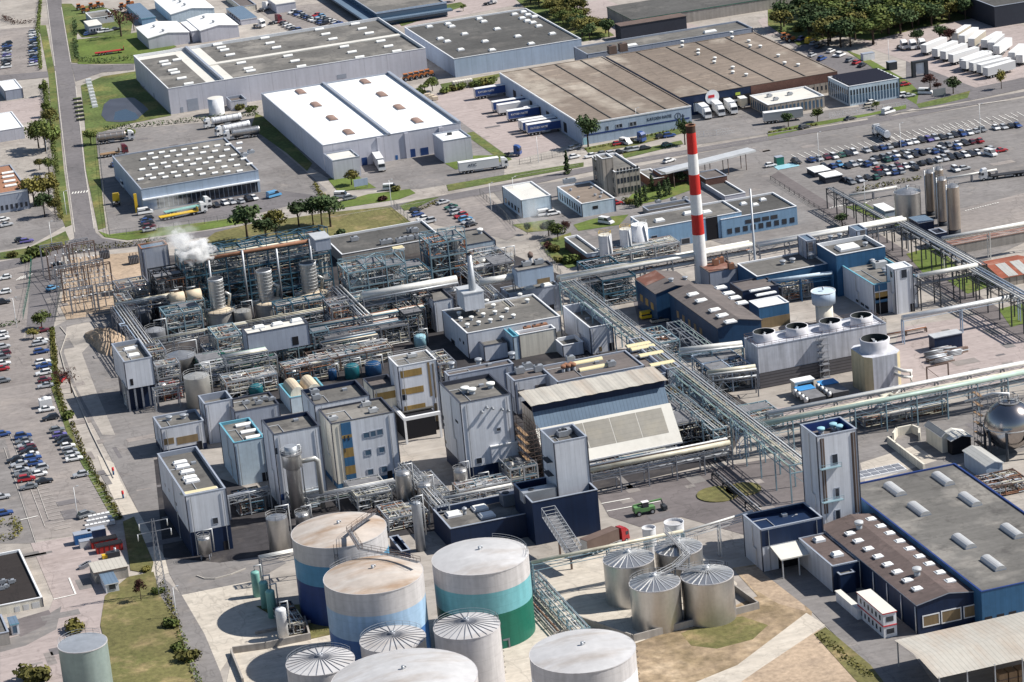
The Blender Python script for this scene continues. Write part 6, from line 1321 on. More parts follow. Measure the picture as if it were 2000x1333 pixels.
def unit(label,x0,y0,x1,y1,h,seed,npipe=70,nv=4,levels=2,m='steel_teal',vm=('stainless','lagging','clad'),bay=6.0,name='process_unit',roof_truss=False,decks=True,vr=(.7,1.6),pm=None,frame=True):
 R_=random.Random(seed);t=thing(name,label,'process unit',(x0,y0,0))
 nx=max(1,round((x1-x0)/bay));ny=max(1,round((y1-y0)/bay))
 if frame:
  cm=MB();cm.box(-.16,-.16,0,.16,.16,h,m);cmesh=cm.mesh('column')
  for i in range(nx+1):
   for j in range(ny+1):part('column',cmesh,t,(x0+(x1-x0)*i/nx,y0+(y1-y0)*j/ny,0))
  for k in range(1,levels+1):
   z=h*k/levels;mb=MB()
   for j in range(ny+1):y=y0+(y1-y0)*j/ny;mb.box(x0,y-.12,z-.4,x1,y+.12,z,m)
   for i in range(nx+1):x=x0+(x1-x0)*i/nx;mb.box(x-.12,y0,z-.38,x+.12,y1,z-.02,m)
   part('floor_beams',mb,t)
   if decks:
    mb=MB();rail(mb,[(x0,y0,z),(x1,y0,z)],m,1.1,.05,2.5);part('railing',mb,t)
    for i in range(nx):
     for j in range(ny):
      if R_.random()<(.65 if k<levels else .3):mb=MB();mb.box(x0+(x1-x0)*i/nx,y0+(y1-y0)*j/ny,z+.02,x0+(x1-x0)*(i+.9)/nx,y0+(y1-y0)*(j+.8)/ny,z+.1,'grating');part('deck',mb,t)

  mb=MB()
  for i in range(nx):
   if i%2==0:
    xa,xb=x0+(x1-x0)*i/nx,x0+(x1-x0)*(i+1)/nx
    for k in range(levels):
     mb.beam((xa,y0,h*k/levels),(xb,y0,h*(k+1)/levels),.12,m);mb.beam((xb,y0,h*k/levels),(xa,y0,h*(k+1)/levels),.12,m)
  part('brace',mb,t)
 if roof_truss:
  mb=MB()
  for i in range(nx+1):
   x=x0+(x1-x0)*i/nx;mb.beam((x,y0+.5,h+3.4),(x,y1-1,h+1.2),.26,m);mb.beam((x,y0+.5,h),(x,y0+.5,h+3.4),.2,m);mb.beam((x,y1-1,h),(x,y1-1,h+1.2),.2,m);mb.beam((x,y0+.5,h),(x,(y0+y1)/2,h+2.3),.14,m)
   if i<nx:
    x2=x0+(x1-x0)*(i+1)/nx
    if i%2:mb.beam((x,y0+.5,h+3.4),(x2,y1-1,h+1.2),.14,m)
    mb.beam((x2,y0+.5,h+3.4),(x,(y0+y1)/2,h+2.3),.12,m);mb.beam((x,y1-1,h+1.2),(x2,y1-1,h+1.2),.14,m)
  part('roof_truss',mb,t)
 if nv:nv=nv*2+2
 for k in range(nv):
  x=x0+(x1-x0)*(k+R_.uniform(.3,.7))/nv;y=R_.uniform(y0+1.5,max(y0+2,y1-1.5));r=R_.uniform(*vr);hv=h*R_.uniform(.35,.95);r*=R_.choice((.5,.7,1));mb=MB();mm=R_.choice(vm)
  mb.cyl(x,y,.8,hv,r,m=mm,n=18,cap=0);mb.dome(x,y,hv,r,r*.5,mm,18,4);part('vessel',mb,t)
 if npipe:
  mb=MB();pipework(mb,x0,y0,.4,x1,y1,h*.97,int(npipe*1.7),seed,pm);part('pipework',mb,t)['kind']='stuff'
 return t
def U(px0,px1,z=0):return(*G(*px0,z),*G(*px1,z))
def span(fl,fr,dep):   # front-left and front-right foot in the photo, depth in metres
 a=G(*fl);b=G(*fr);y=(a[1]+b[1])/2;return a[0],y,b[0],y+dep
x0,y0,x1,y1=span((372,620),(655,572),13)
unit('long teal steel evaporator structure with open roof trusses behind the three lagged vessels',x0,y0,x1,y1,16.5,101,190,9,4,'steel_teal',bay=6.5,roof_truss=True,pm=['galv','pipe_white','pipe_rust','steel_teal','galv_light','pipe_cream','steel_blue','clad','steel_dark','pipe_grey'])
mb=MB();a=Vector((x0,y0-.4,17));b=Vector((x1,y0-.4,17));mb.tube([a,b],.55,'pipe_rust',8);mb.tube([a+Vector((0,1.6,.2)),b+Vector((-8,1.6,.2))],.4,'pipe_cream',8)
solo('header_pipe',mb,'pair of rusty brown header pipes along the roof edge of the long teal structure','pipe')
EV=(x0,y0,x1,y1)
for k in range(4):
 x=x0+(x1-x0)*(k+.7)/4.3;mb=MB();mb.tube([(x,y0-.9,0),(x,y0-.9,16.5+1.2*(k%2))],.34,'galv',10)
 solo('vent_pipe',mb,['first','second','third','fourth'][k]+' tall grey riser pipe from the left on the front of the long teal structure','pipe','riser pipes of the long teal structure')
x0,y0,x1,y1=span((690,622),(800,600),12)
unit('pale cyan open frame packed with pipes in the middle of the evaporator plant',x0,y0,x1,y1,13.5,102,170,5,3,'steel_cyan',bay=6,roof_truss=True)
x0,y0,x1,y1=span((846,556),(918,545),11)
unit('pale cyan open frame with orange pipe header beside the grey control building',x0,y0,x1,y1,12.5,103,110,4,3,'steel_cyan',bay=5.5,roof_truss=True,pm=['steel_blue','galv','pipe_white','orange_plant','pipe_grey','steel_dark'])
x0,y0,x1,y1=span((800,585),(846,575),14)
unit('dark pipework and machinery between the two pale cyan frames',x0,y0,x1,y1,7.5,104,110,3,2,'steel_teal',bay=6)
x0,y0,x1,y1=span((318,632),(372,622),14)
unit('dark braced frame at the west end of the long teal structure',x0,y0,x1,y1,13,105,90,2,4,'steel_dark',bay=4,pm=['steel_dark','pipe_rust','galv','pipe_grey','steel_brown'])
x0,y0,x1,y1=span((600,700),(652,690),9)
unit('dark blue two storey steel frame in front of the grey panelled building',x0-16,y0-1,x1-1,y1-2,7.5,106,90,3,2,'steel_cyan',bay=5)
x0,y0,x1,y1=span((615,735),(770,706),9)
unit('row of pumps and pipes around the blue and teal process vessels',x0,y0,x1,y1,4.2,107,190,0,1,'steel_brown',bay=7,decks=False)
x0,y0,x1,y1=span((640,700),(800,668),12)
unit('crowded pipework behind the blue and teal process vessels',x0,y0,x1,y1,5.5,108,200,3,1,'steel_grey',bay=8)
x0,y0,x1,y1=span((795,668),(832,660),14)
unit('dark valve racks beside the pale blue domed vessel',x0,y0,x1,y1,8,109,90,2,2,'steel_dark',bay=5)
x0,y0,x1,y1=span((312,764),(356,755),5)
unit('pipework and stairs around the cone topped process tanks',x0,y0,x1,y1,7,110,120,0,2,'galv',bay=6)
x0,y0,x1,y1=span((405,762),(545,735),14)
unit('silvery pipework right of the cone topped process tanks',x0,y0,x1,y1,6,111,220,3,1,'galv',bay=8,pm=['galv_light','pipe_white','galv','pipe_cream','vessel_green','pipe_grey'])
x0,y0,x1,y1=span((320,786),(360,778),5)
unit('red and black machinery at the foot of the grey block on steel legs',x0,y0,x1,y1,4.5,112,60,2,1,'steel_dark',bay=4,pm=['pipe_rust','steel_dark','galv','red_plant'])
x0,y0,x1,y1=span((338,640),(405,630),7)
unit('two yellowish vaulted heat exchangers on a cyan frame in front of the lagged vessels',x0,y0,x1,y1,7,113,40,0,1,'steel_cyan',bay=5)
for k in range(2):
 mb=MB();xa=x0+(x1-x0)*(.04+.5*k);mb.tube([(xa,y0+3,7.8),(xa+(x1-x0)*.44,y0+3,7.8)],1.7,'lagging_top',14);mb.tube([(xa+.5,y0+3,9.3),(xa+.5,y0+3,10.3),(xa+3,y0+3,10.3)],.2,'galv',6)
 solo('heat_exchanger',mb,['left','right'][k]+' yellow lagged drum lying on the cyan frame','heat exchanger','lagged drums on the cyan frame')
x0,y0,x1,y1=span((1318,878),(1432,855),17)
unit('grey chaos of pipes and pumps between the sloped hall and the main pipe bridge',x0,y0,x1,y1+4,6.5,114,420,5,1,'galv',bay=9,pm=['galv','galv_light','pipe_white','pipe_grey','steel_dark','pipe_cream','steel_brown'])
x0,y0,x1,y1=span((1180,600),(1246,590),22)
unit('dark pipe racks in the shaded yard left of the boiler houses',x0,y0,x1,y1,8,115,120,3,2,'steel_teal',bay=7,pm=['steel_dark','galv','pipe_grey','steel_teal'])
x0,y0,x1,y1=span((1528,592),(1590,582),13)
unit('dense dark pipework left of the flat topped pale blue tank',x0,y0,x1,y1,5,116,160,2,1,'steel_grey',bay=7)
x0,y0,x1,y1=span((1395,772),(1470,758),15)
unit('dark open frame with blue pipes in front of the long cooling tower',x0,y0,x1,y1,6.5,117,110,2,1,'wall_bluegrey',bay=7,pm=['steel_blue','galv','pipe_grey','steel_cyan','steel_dark'])
x0,y0,x1,y1=span((560,1012),(640,998),9)
unit('white pipe manifold at the foot of the tall stainless column',x0+2,y0+3,x1,y1+2,4.5,118,130,0,1,'galv',bay=6,pm=['galv_light','pipe_white','galv','wall_paleblue'])
x0,y0,x1,y1=span((700,1000),(768,988),12)
unit('pipe manifold and pumps between the striped block and the domed column',x0,y0,x1,y1,4,119,170,0,1,'galv',bay=6,pm=['galv_light','pipe_white','galv','pipe_cream','pipe_grey'])
x0,y0,x1,y1=span((845,1000),(880,992),16)
unit('dark pipework between the stainless vessels and the navy building',x0,y0,x1,y1,4.5,120,120,1,1,'galv',bay=6)
x0,y0,x1,y1=span((1000,955),(1052,944),9)
unit('railed steel platform with pumps behind the tall grey tower',x0,y0,x1,y1,5,121,70,1,2,'galv',bay=4)
x0,y0,x1,y1=span((560,1245),(598,1236),13)
unit('low pump skid with dark pipes right of the pale green vessels',x0,y0,x1,y1,2.6,122,110,0,1,'steel_dark',bay=5,decks=False)
x0,y0,x1,y1=span((1010,1262),(1048,1254),8)
unit('low dark valve manifold between the slim tank and the plain white tank',x0-6,y0,x1-6,y1,2.2,123,80,0,1,'steel_grey',bay=4,decks=False)
x0,y0,x1,y1=span((925,560),(1008,545),20)
unit('tanks and pipes right of the orange header frame',x0,y0,x1,y1,5.5,124,130,3,1,'steel_grey',bay=8,vr=(1.5,3.0))
x0,y0,x1,y1=span((1490,845),(1552,832),11)
unit('pipes and pumps under the pale green bridge left of the white tower',x0-3,y0,x1-3,y1,4,125,110,0,1,'steel_cyan',bay=7)
x0,y0,x1,y1=span((1690,838),(1850,805),6)
unit('row of pumps and valves under the pale green pipe bridge',x0,y0,x1,y1,2.6,126,210,0,1,'steel_grey',bay=9,decks=False,pm=['galv','pipe_white','steel_dark','pipe_rust','pipe_cream','steel_blue'])
x0,y0,x1,y1=span((1185,523),(1330,498),8)
unit('pipe manifold along the twin white pipe bridge below the white silos',x0,y0,x1,y1,4,127,170,0,1,'galv',bay=8,decks=False)
x0,y0,x1,y1=span((1935,975),(2010,960),8)
unit('rusty pipe yard behind the very large grey hall',x0,y0,x1,y1,3,128,90,0,1,'steel_brown',bay=7,decks=False,pm=['pipe_rust','pipe_cream','galv','steel_brown'])
x0,y0,x1,y1=span((250,800),(300,790),4)
unit('bundle of vertical pipes under the front edge of the grey block on steel legs',x0,y0,x1,y1,7,129,70,0,1,'galv',bay=4,decks=False,pm=['galv_light','pipe_white','galv'])
# lagged evaporator vessels with upper columns
for(l,rr,by,ul,ur,uby,lab)in(((403,609),(457,601),642,(412,556),(441,552),600,'leftmost'),((497,592),(551,585),628,(503,544),(533,540),582,'middle'),((579,577),(640,569),612,(592,530),(624,525),566,'rightmost')):
 bx=(l[0]+rr[0])/2+3;h=hgt(bx,by,(l[1]+rr[1])/2);x,y,R=circ(l,rr,h);t=thing('evaporator',lab+' lagged evaporator vessel with a ribbed silver column standing on it','evaporator',(x,y,0),'lagged evaporators')
 mb=MB();mb.cyl(x,y,0,h,R,m='lagging',n=32,cap=0);part('lower_shell',mb,t);mb=MB();mb.cone(x,y,h,h+1.3,R,'lagging_top',32);part('head',mb,t)
 mb=MB();rail(mb,[(x+R*1.08*cos(q*pi/7),y+R*1.08*sin(q*pi/7),h-.2)for q in range(15)],'steel_teal',1.2,.07);mb.lathe(x,y,[(R,h-.3),(R*1.1,h-.3),(R*1.1,h-.2),(R,h-.2)],'grating',28);part('platform',mb,t)
 hu=hgt((ul[0]+ur[0])/2+3,by-8,(ul[1]+ur[1])/2);xu,yu,Ru=circ(ul,ur,h+11);xu,yu=x-.3,y+.3;mb=MB();mb.cyl(xu,yu,h+.6,h+9.4,Ru,m='stainless',n=28,cap=0);mb.cyl(xu,yu,h+9.0,h+9.1,Ru*.95,m='steel_dark',n=24);mb.lathe(xu,yu,[(Ru,h+9.4),(Ru*1.04,h+9.4),(Ru*1.04,h+9.0)],'galv_light',28)
 for q in range(9):mb.lathe(xu,yu,[(Ru+.02,h+1+q*.95),(Ru+.1,h+1.05+q*.95),(Ru+.02,h+1.1+q*.95)],'galv_light',28)
 part('upper_column',mb,t);mb=MB();mb.tube([(xu+Ru,yu-.5,h+5),(xu+Ru+1.4,yu-.5,h+4),(xu+Ru+.8,yu-.5,h+.8)],.45,'clad',8);mb.tube([(x-R-.4,y-.5,0),(x-R-.4,y-.5,h+.8),(x-R*.6,y-.5,h+.9)],.3,'clad',8);part('duct',mb,t)
PV=[('small pale lagged tank squeezed between two lagged evaporators',(456,609),(490,605),642,'clad','cone'),('deep green process vessel',(665,673),(685,670),692,'vessel_green','dome'),('teal process vessel behind the others',(736,678),(753,675),694,'vessel_teal','dome'),('royal blue process vessel',(704,686),(720,683),700,'vessel_blue','dome'),('bright teal process vessel nearest the vaulted block',(672,720),(701,714),738,'vessel_teal','dome'),('dark blue process vessel left of the bright teal one',(640,726),(657,723),742,'vessel_blue','dome'),('wide blue vessel next to the gold banded tower',(712,716),(744,710),732,'vessel_blue','dome'),('pale blue vessel with a big dome beside the plant block',(808,661),(832,656),678,'vessel_pale','dome'),('brown steel tank with a cluttered top beside the side block',(758,624),(789,619),642,'lagging','cone'),('wide flat beige topped tank in the process yard',(707,655),(737,650),668,'lagging','cone'),('half hidden teal vessel left of the vaulted block',(485,759),(513,753),772,'vessel_teal','dome'),
('silver cone topped process tank with radial seams',(320,699),(382,690),735,'stainless','cone'),('tall grey process tank with a white cluttered top',(358,738),(408,731),792,'clad','cone'),('cream process tank beside the grey panelled building',(431,677),(456,672),710,'pipe_cream','cone'),('pale process tank behind the cream one',(394,678),(432,672),704,'clad','cone'),('dark grey lagged tank touching the grey panelled building',(466,682),(496,677),708,'pipe_grey','cone'),('dark round tank inside the west boundary rack, upper',(254,610),(297,603),634,'pipe_grey','cone'),('dark round tank inside the west boundary rack, lower',(283,648),(322,641),674,'pipe_grey','cone'),('grey tank right of the orange header frame',(948,508),(985,502),530,'clad','cone'),('small grey tank nearest the roof house',(975,500),(1003,496),520,'clad','cone')]
for(lab,l,rr,by,m,top)in PV:vessel(lab,l,rr,by,m,top,name='process_vessel',topm='lagging_top' if 'beige' in lab else None)
# conveyor bridge on the navy building, catwalk over the tanks
a=Vector((*G(1072,1008,8),8));b=Vector((*G(1146,1082,4.5),4.5));b.x=a.x;t=thing('conveyor_bridge','sloping lattice conveyor bridge from the navy building down to the tank yard','conveyor',(a.x,b.y,0));d=b-a;n=12;mb=MB();e=Vector((1.6,0,0));up=Vector((0,0,2.2))
for s in(-1,1):
 for u_ in(0,1):mb.beam(a+e*s+up*u_,b+e*s+up*u_,.14,'galv')
 for k in range(n):mb.beam(a+d*k/n+e*s,a+d*(k+1)/n+e*s+up,.09,'galv');mb.beam(a+d*k/n+e*s,a+d*k/n+e*s+up,.09,'galv')
for k in range(n+1):mb.beam(a+d*k/n-e+up,a+d*k/n+e+up,.1,'galv_light')
part('lattice',mb,t);mb=MB();mb.face([a-e,a+e,b+e,b-e],'grating');part('deck',mb,t)
for k in(.35,.8):
 p=a+d*k;mb=MB();mb.box(p.x-.2,p.y-.2,0,p.x+.2,p.y+.2,p.z,'steel_brown');part('leg',mb,t)
z=20.6;P3=[Vector((*G(*p,z),z))for p in((732,1002),(682,1038),(704,1073),(760,1084),(818,1099))];t=thing('catwalk','brown railed catwalk linking the two rusty topped blue tanks','catwalk',P3[0]);mb=MB()
for p,q in zip(P3,P3[1:]):
 w_=(q-p).normalized().cross(Vector((0,0,1)))*.55;mb.face([p-w_,q-w_,q+w_,p+w_],'grating')
 for s in(-1,1):rail(mb,[p+w_*s,q+w_*s],'steel_brown',1.1,.06,2)
part('walkway',mb,t)
# substation
names=[]
gx0,gy0=G(140,618);gx1=G(245,600)[0];gy1=G(240,500)[1]
k=0
for j in range(5):
 for i in range(2):
  y=gy0+1+(gy1-gy0-2)*j/4;xa=gx0+.5+i*(gx1-gx0)/2;xb=xa+(gx1-gx0)/2-1.2;hh=10.5 if j%2 else 8
  t=thing('gantry','%s switchyard gantry in the %s row of the substation'%(('left','right')[i],('nearest','second','third','fourth','farthest')[j]),'gantry',(xa,y,0),'switchyard gantries')
  for x in(xa,xb):
   mb=MB();mb.box(x-.2,y-.2,0,x+.2,y+.2,hh,'steel_brown' if j%2 else 'steel_grey');part('post',mb,t)
  mb=MB();mb.box(xa,y-.18,hh-.7,xb,y+.18,hh-.5,'steel_brown' if j%2 else 'steel_grey');mb.box(xa,y-.18,hh-.1,xb,y+.18,hh+.1,'steel_brown' if j%2 else 'steel_grey')
  for q in range(8):mb.beam((xa+(xb-xa)*q/8,y,hh-.6),(xa+(xb-xa)*(q+1)/8,y,hh if q%2 else hh-.6),.08,'steel_brown' if j%2 else 'steel_grey')
  part('beam',mb,t)
  for q in range(3):
   mb=MB();x=xa+(xb-xa)*(q+.5)/3;mb.cyl(x,y,hh-2.4,hh-.7,.14,m='steel_brown',n=8);part('insulator',mb,t)
im=MB();im.box(-.15,-.15,0,.15,.15,2.6,'galv')
for q in range(6):im.cyl(0,0,2.6+q*.35,2.8+q*.35,.24,.12,'steel_brown',8)
im.cyl(0,0,4.6,4.9,.3,m='galv_light',n=8);ime=im.mesh('insulator_post')
for i in range(7):
 for j in range(7):
  x=gx0+2+(gx1-gx0-3)*i/6;y=gy0+3+(gy1-gy0-6)*j/6
  o=part('insulator_post',ime,None,(x+.3*((i*7+j*3)%3),y,0));tag(o,'brown ribbed insulator post on a thin steel leg in the substation','insulator','insulator posts of the substation')
mb=MB();R_=random.Random(55)
for i in range(7):
 x=gx0+2+(gx1-gx0-3)*i/6
 mb.tube([(x,gy0+1,7.6),(x,gy0+(gy1-gy0)*.5,6.4),(x,gy1-1,7.6)],.06,'steel_grey',4)
for j in range(9):mb.tube([(gx0+1,gy0+2+j*4.2,4.9),(gx1-.5,gy0+2+j*4.2,4.9)],.08,'galv_light',4)
tag(part('busbar_wires',mb),'thin busbars and wires strung over the substation','wires',kind='stuff')
for k,p in enumerate(((262,515),(268,577),(205,505))):
 x,y=G(*p);t=thing('transformer',['dark transformer beside the transformer house','low transformer by the parked car in the substation','dark transformer against the substation hedge'][k],'transformer',(x,y,0));mb=MB();mb.box(x-1.5,y-1,.2,x+1.5,y+1,2.4,'steel_dark');part('tank',mb,t);mb=MB()
 for q in range(6):mb.box(x-1.5+q*.5,y-1.5,.4,x-1.3+q*.5,y-1,2.2,'steel_grey')
 part('cooling_fins',mb,t)
 for q in range(3):mb=MB();mb.cyl(x-1+q,y,2.4,3.4,.14,m='steel_brown',n=8);part('bushing',mb,t)
# lattice pylon
x,y=G(318,1163);h=hgt(318,1163,1014);t=thing('lattice_pylon','slim lattice power pylon beside the perimeter track','pylon',(x,y,0));mb=MB();n=12
for k in range(n):
 z0,z1=h*k/n,h*(k+1)/n;w0,w1=1.0-.75*k/n,1.0-.75*(k+1)/n
 c0=[(-w0,-w0),(w0,-w0),(w0,w0),(-w0,w0)];c1=[(-w1,-w1),(w1,-w1),(w1,w1),(-w1,w1)]
 for q in range(4):
  r_=(q+1)%4;mb.beam((x+c0[q][0],y+c0[q][1],z0),(x+c1[q][0],y+c1[q][1],z1),.1,'steel_grey');mb.beam((x+c0[q][0],y+c0[q][1],z0),(x+c1[r_][0],y+c1[r_][1],z1),.07,'steel_grey')
part('lattice',mb,t)
for z,w in((h-.6,3.2),(h-3,3.8)):
 mb=MB();mb.beam((x-w,y,z),(x+w,y,z),.12,'steel_grey');part('crossarm',mb,t)
 for s in(-1,1):mb=MB();mb.tube([(x+s*w,y,z),(x+s*w,y,z-1.6)],.12,'galv_light',6);part('insulator',mb,t)
# lamp posts
for k,(p,hh,lab)in enumerate((((33,640),9,'double arm lamp post in the staff car park near the gate'),((103,487),9,'lamp post at the junction grass corner'),((152,1012),8,'lamp post at the lower end of the staff car park'),((345,1205),7,'lamp post beside the perimeter track'),((1737,130),10,'lamp post at the trailer park entrance'),((1600,318),10,'lamp post in the big northern car park, left'),((1760,300),10,'lamp post in the big northern car park, middle'),((1915,262),10,'lamp post in the big northern car park, right'),((1005,400),9,'lamp post by the works gate'),((960,412),9,'lamp post in the small car park'),((1052,318),9,'lamp post in the pink lorry yard'),((765,405),9,'lamp post beside the dry sloping lawn'),((130,420),8,'lamp post on the verge of the estate road'),((92,300),8,'lamp post beside the left hedge'),((1552,1082),9,'lamp post in the lorry apron by the white wing'),((1690,405),8,'lamp post near the hatched crossings'),((1245,262),9,'lamp post in front of the logistics hall'),((690,340),7,'lamp post on the warehouse forecourt'))):
 x,y=G(*p);t=thing('lamp_post',lab,'lamp post',(x,y,0),'lamp posts');mb=MB();mb.cyl(x,y,0,hh,.11,.07,m='galv_light',n=8);part('post',mb,t);mb=MB();arms=(-1,1)if k==0 else(1,)
 for s in arms:mb.tube([(x,y,hh-.1),(x+s*1.1,y,hh+.15)],.06,'galv_light',5);mb.box(x+s*1.0-.3,y-.15,hh+.08,x+s*1.0+.3,y+.15,hh+.25,'galv_light')
 part('lamp_head',mb,t)
# ---------------------------------------------------------------- vehicles
VZ=.12
MESHES={}
def wheel_mesh(r,w):
 k=('wheel',r,w)
 if k not in MESHES:
  mb=MB();mb.tube([(0,-w/2,0),(0,w/2,0)],r,'rubber',12);mb.tube([(0,-w/2-.01,0),(0,w/2+.01,0)],r*.55,'galv',8);MESHES[k]=mb.mesh('wheel')
 return MESHES[k]
CARK={'hatchback':(4.0,1.48,-1.78,-1.35,.25,.92),'saloon car':(4.5,1.45,-1.5,-.95,.2,.95),'estate car':(4.6,1.5,-2.05,-1.8,.2,.95),'suv':(4.6,1.7,-2.0,-1.7,.3,1.1),'van':(5.2,2.15,-2.5,-2.45,1.0,1.75),'pickup':(5.1,1.7,-.5,-.3,.4,1.15)}
def car_mesh(kind,col):
 k=(kind,col)
 if k in MESHES:return MESHES[k]
 L_,H_,b0,b1,f1,f0=CARK[kind];hw=.88 if kind!='van' else .98;a=L_/2;p='paint_%s_car'%col.replace(' ','_');bl=.95 if kind in('suv','van','pickup')else .88
 if kind=='van':bl=1.15
 mb=MB();hood=bl-.06
 prof=[(-a,.32),(a-.05,.30),(a,.55),(a-.12,hood-.16),(f0+.05,bl),(b0,bl),(-a+.06,bl-.04 if kind!='pickup' else bl),(-a-.02,.6)]
 n=len(prof);sh=[.86 if z>.7 else 1 for x,z in prof]
 for q in range(n):
  r=(q+1)%n;(xa,za),(xb,zb)=prof[q],prof[r]
  mb.face([(xa,-hw*sh[q]-(.02),za),(xb,-hw*sh[r]-.02,zb),(xb,hw*sh[r]+.02,zb),(xa,hw*sh[q]+.02,za)][::-1],p)
 mb.face([(x,-hw*s-.02,z)for(x,z),s in zip(prof,sh)],p);mb.face([(x,hw*s+.02,z)for(x,z),s in zip(prof,sh)][::-1],p)
 tw=hw*(.74 if kind!='van' else .9)
 mb.hexa([(b1,-tw,H_-.07),(f1,-tw,H_-.07),(f1,tw,H_-.07),(b1,tw,H_-.07),(b1+.08,-tw+.08,H_),(f1-.1,-tw+.08,H_),(f1-.1,tw-.08,H_),(b1+.08,tw-.08,H_)],p)
 if kind=='van':mb.hexa([(-2.5,-hw*.9,1.1),(-.1,-hw*.9,1.1),(-.1,hw*.9,1.1),(-2.5,hw*.9,1.1),(-2.46,-tw-.01,H_-.05),(.0,-tw-.01,H_-.05),(.0,tw+.01,H_-.05),(-2.46,tw+.01,H_-.05)],p)
 body=mb.mesh('car_body');g_=MB();gw=hw*.84 if kind!='van' else hw*.92
 g_.hexa([(b0,-gw,bl-.03),(f0,-gw,bl-.03),(f0,gw,bl-.03),(b0,gw,bl-.03),(b1,-tw+.02,H_-.05),(f1,-tw+.02,H_-.05),(f1,tw-.02,H_-.05),(b1,tw-.02,H_-.05)],'glass')
 if kind=='pickup':g_.box(-a+.2,-hw*.7,bl-.1,b0-.1,hw*.7,bl+.02,'dark_inside')
 lt=MB();lt.box(a-.12,-hw*.8,.55,a+.015,-hw*.5,.7,'cube_white');lt.box(a-.12,hw*.5,.55,a+.015,hw*.8,.7,'cube_white')
 MESHES[k]=(body,g_.mesh('windows'),L_);return MESHES[k]
ORD=['first','second','third','fourth','fifth','sixth','seventh','eighth','ninth','tenth','eleventh','twelfth','thirteenth','fourteenth','fifteenth','sixteenth','seventeenth','eighteenth','nineteenth','twentieth','twenty-first','twenty-second','twenty-third','twenty-fourth','twenty-fifth','twenty-sixth','twenty-seventh','twenty-eighth','twenty-ninth','thirtieth']
def vehicle(p,head,col,kind,label,group,wheels=True):
 body,win,L_=car_mesh(kind,col);x,y=G(*p,.6);a=radians(head)
 o=part('parked_car' if kind not in('van','pickup')else 'parked_'+kind,body,None,(x,y,VZ),a);tag(o,label,'van' if kind=='van' else 'pickup' if kind=='pickup' else 'car',group)
 w=bpy.data.objects.new('windows',win);COL.objects.link(w);w.parent=o
 if wheels:
  me=wheel_mesh(.32,.22)
  for sx in(-.29,.31):
   for sy in(-.8,.8):
    k=bpy.data.objects.new('wheel',me);COL.objects.link(k);k.parent=o;k.location=(sx*L_,sy,.32)
 return o
KC={'w':'white','s':'silver','g':'grey','k':'black','b':'blue','r':'red','p':'pale blue','e':'beige','n':'green','y':'yellow','m':'maroon','u':'purple','o':'orange'}
KK={'h':'hatchback','c':'saloon car','e':'estate car','v':'van','x':'suv','t':'pickup'}
vr=random.Random(5)
def row(desc,group,pts,cols,head,frm,kinds=None,wheels=True,jit=3):
 """pts: list of photo points, or (first, last, n) spread evenly"""
 if isinstance(pts[2]if len(pts)==3 else None,int):
  a,b,n=pts;pts=[lerp(a,b,k/max(1,n-1))for k in range(n)]
 for k,p in enumerate(pts):
  c=KC[cols[k%len(cols)]];kd=KK[kinds[k%len(kinds)]]if kinds else vr.choice(['hatchback','hatchback','saloon car','estate car','suv'])
  hd=head+vr.uniform(-jit,jit)+(180 if vr.random()<.4 and kd!='van' else 0)
  vehicle(p,hd,c,kd,'%s %s, %s from %s, %s'%(c,kd,ORD[k],frm,desc),group,wheels)
S4=lambda ox,oy,pts:[(ox+a/4,oy+b/4)for a,b in pts]
# staff car park on the left
g_='cars in the staff car park'
row('staff car park hedge column',g_,S4(0,333,[(330,1250),(325,1330)])+S4(0,666,[(310,20),(322,82),(335,165),(340,195),(340,250),(350,305),(355,350),(365,535),(395,600)]),'mwsbwbwmswk'.replace('w','w'),0,'the far end','cheeecehcce')
row('near hedge block of staff car park',g_,S4(0,666,[(445,695),(465,735),(485,765),(505,790),(530,823),(545,858),(565,888),(580,920),(630,1045)]),'gukkwgswk'[:8]+'s',0,'the far end')
row('right column of packed staff block',g_,S4(0,666,[(180,745),(185,782),(200,815),(215,838),(225,858),(240,893),(255,915),(275,955),(310,1000),(310,1040),(345,1095)]),'bgsmkwbbswp'[:10]+'k',0,'the far end')
row('left column of packed staff block',g_,S4(0,666,[(120,928),(150,962),(168,1008),(178,1035),(205,1080),(225,1140)]),'kssgrg',0,'the far end')
row('left edge column of staff car park',g_,S4(0,333,[(40,838),(30,952),(22,1030),(12,1280),(15,1310)])+S4(0,666,[(28,45),(25,100),(22,130),(22,178),(20,218),(28,310),(25,728)]),'wwkwwsmgwrgb',0,'the far end')
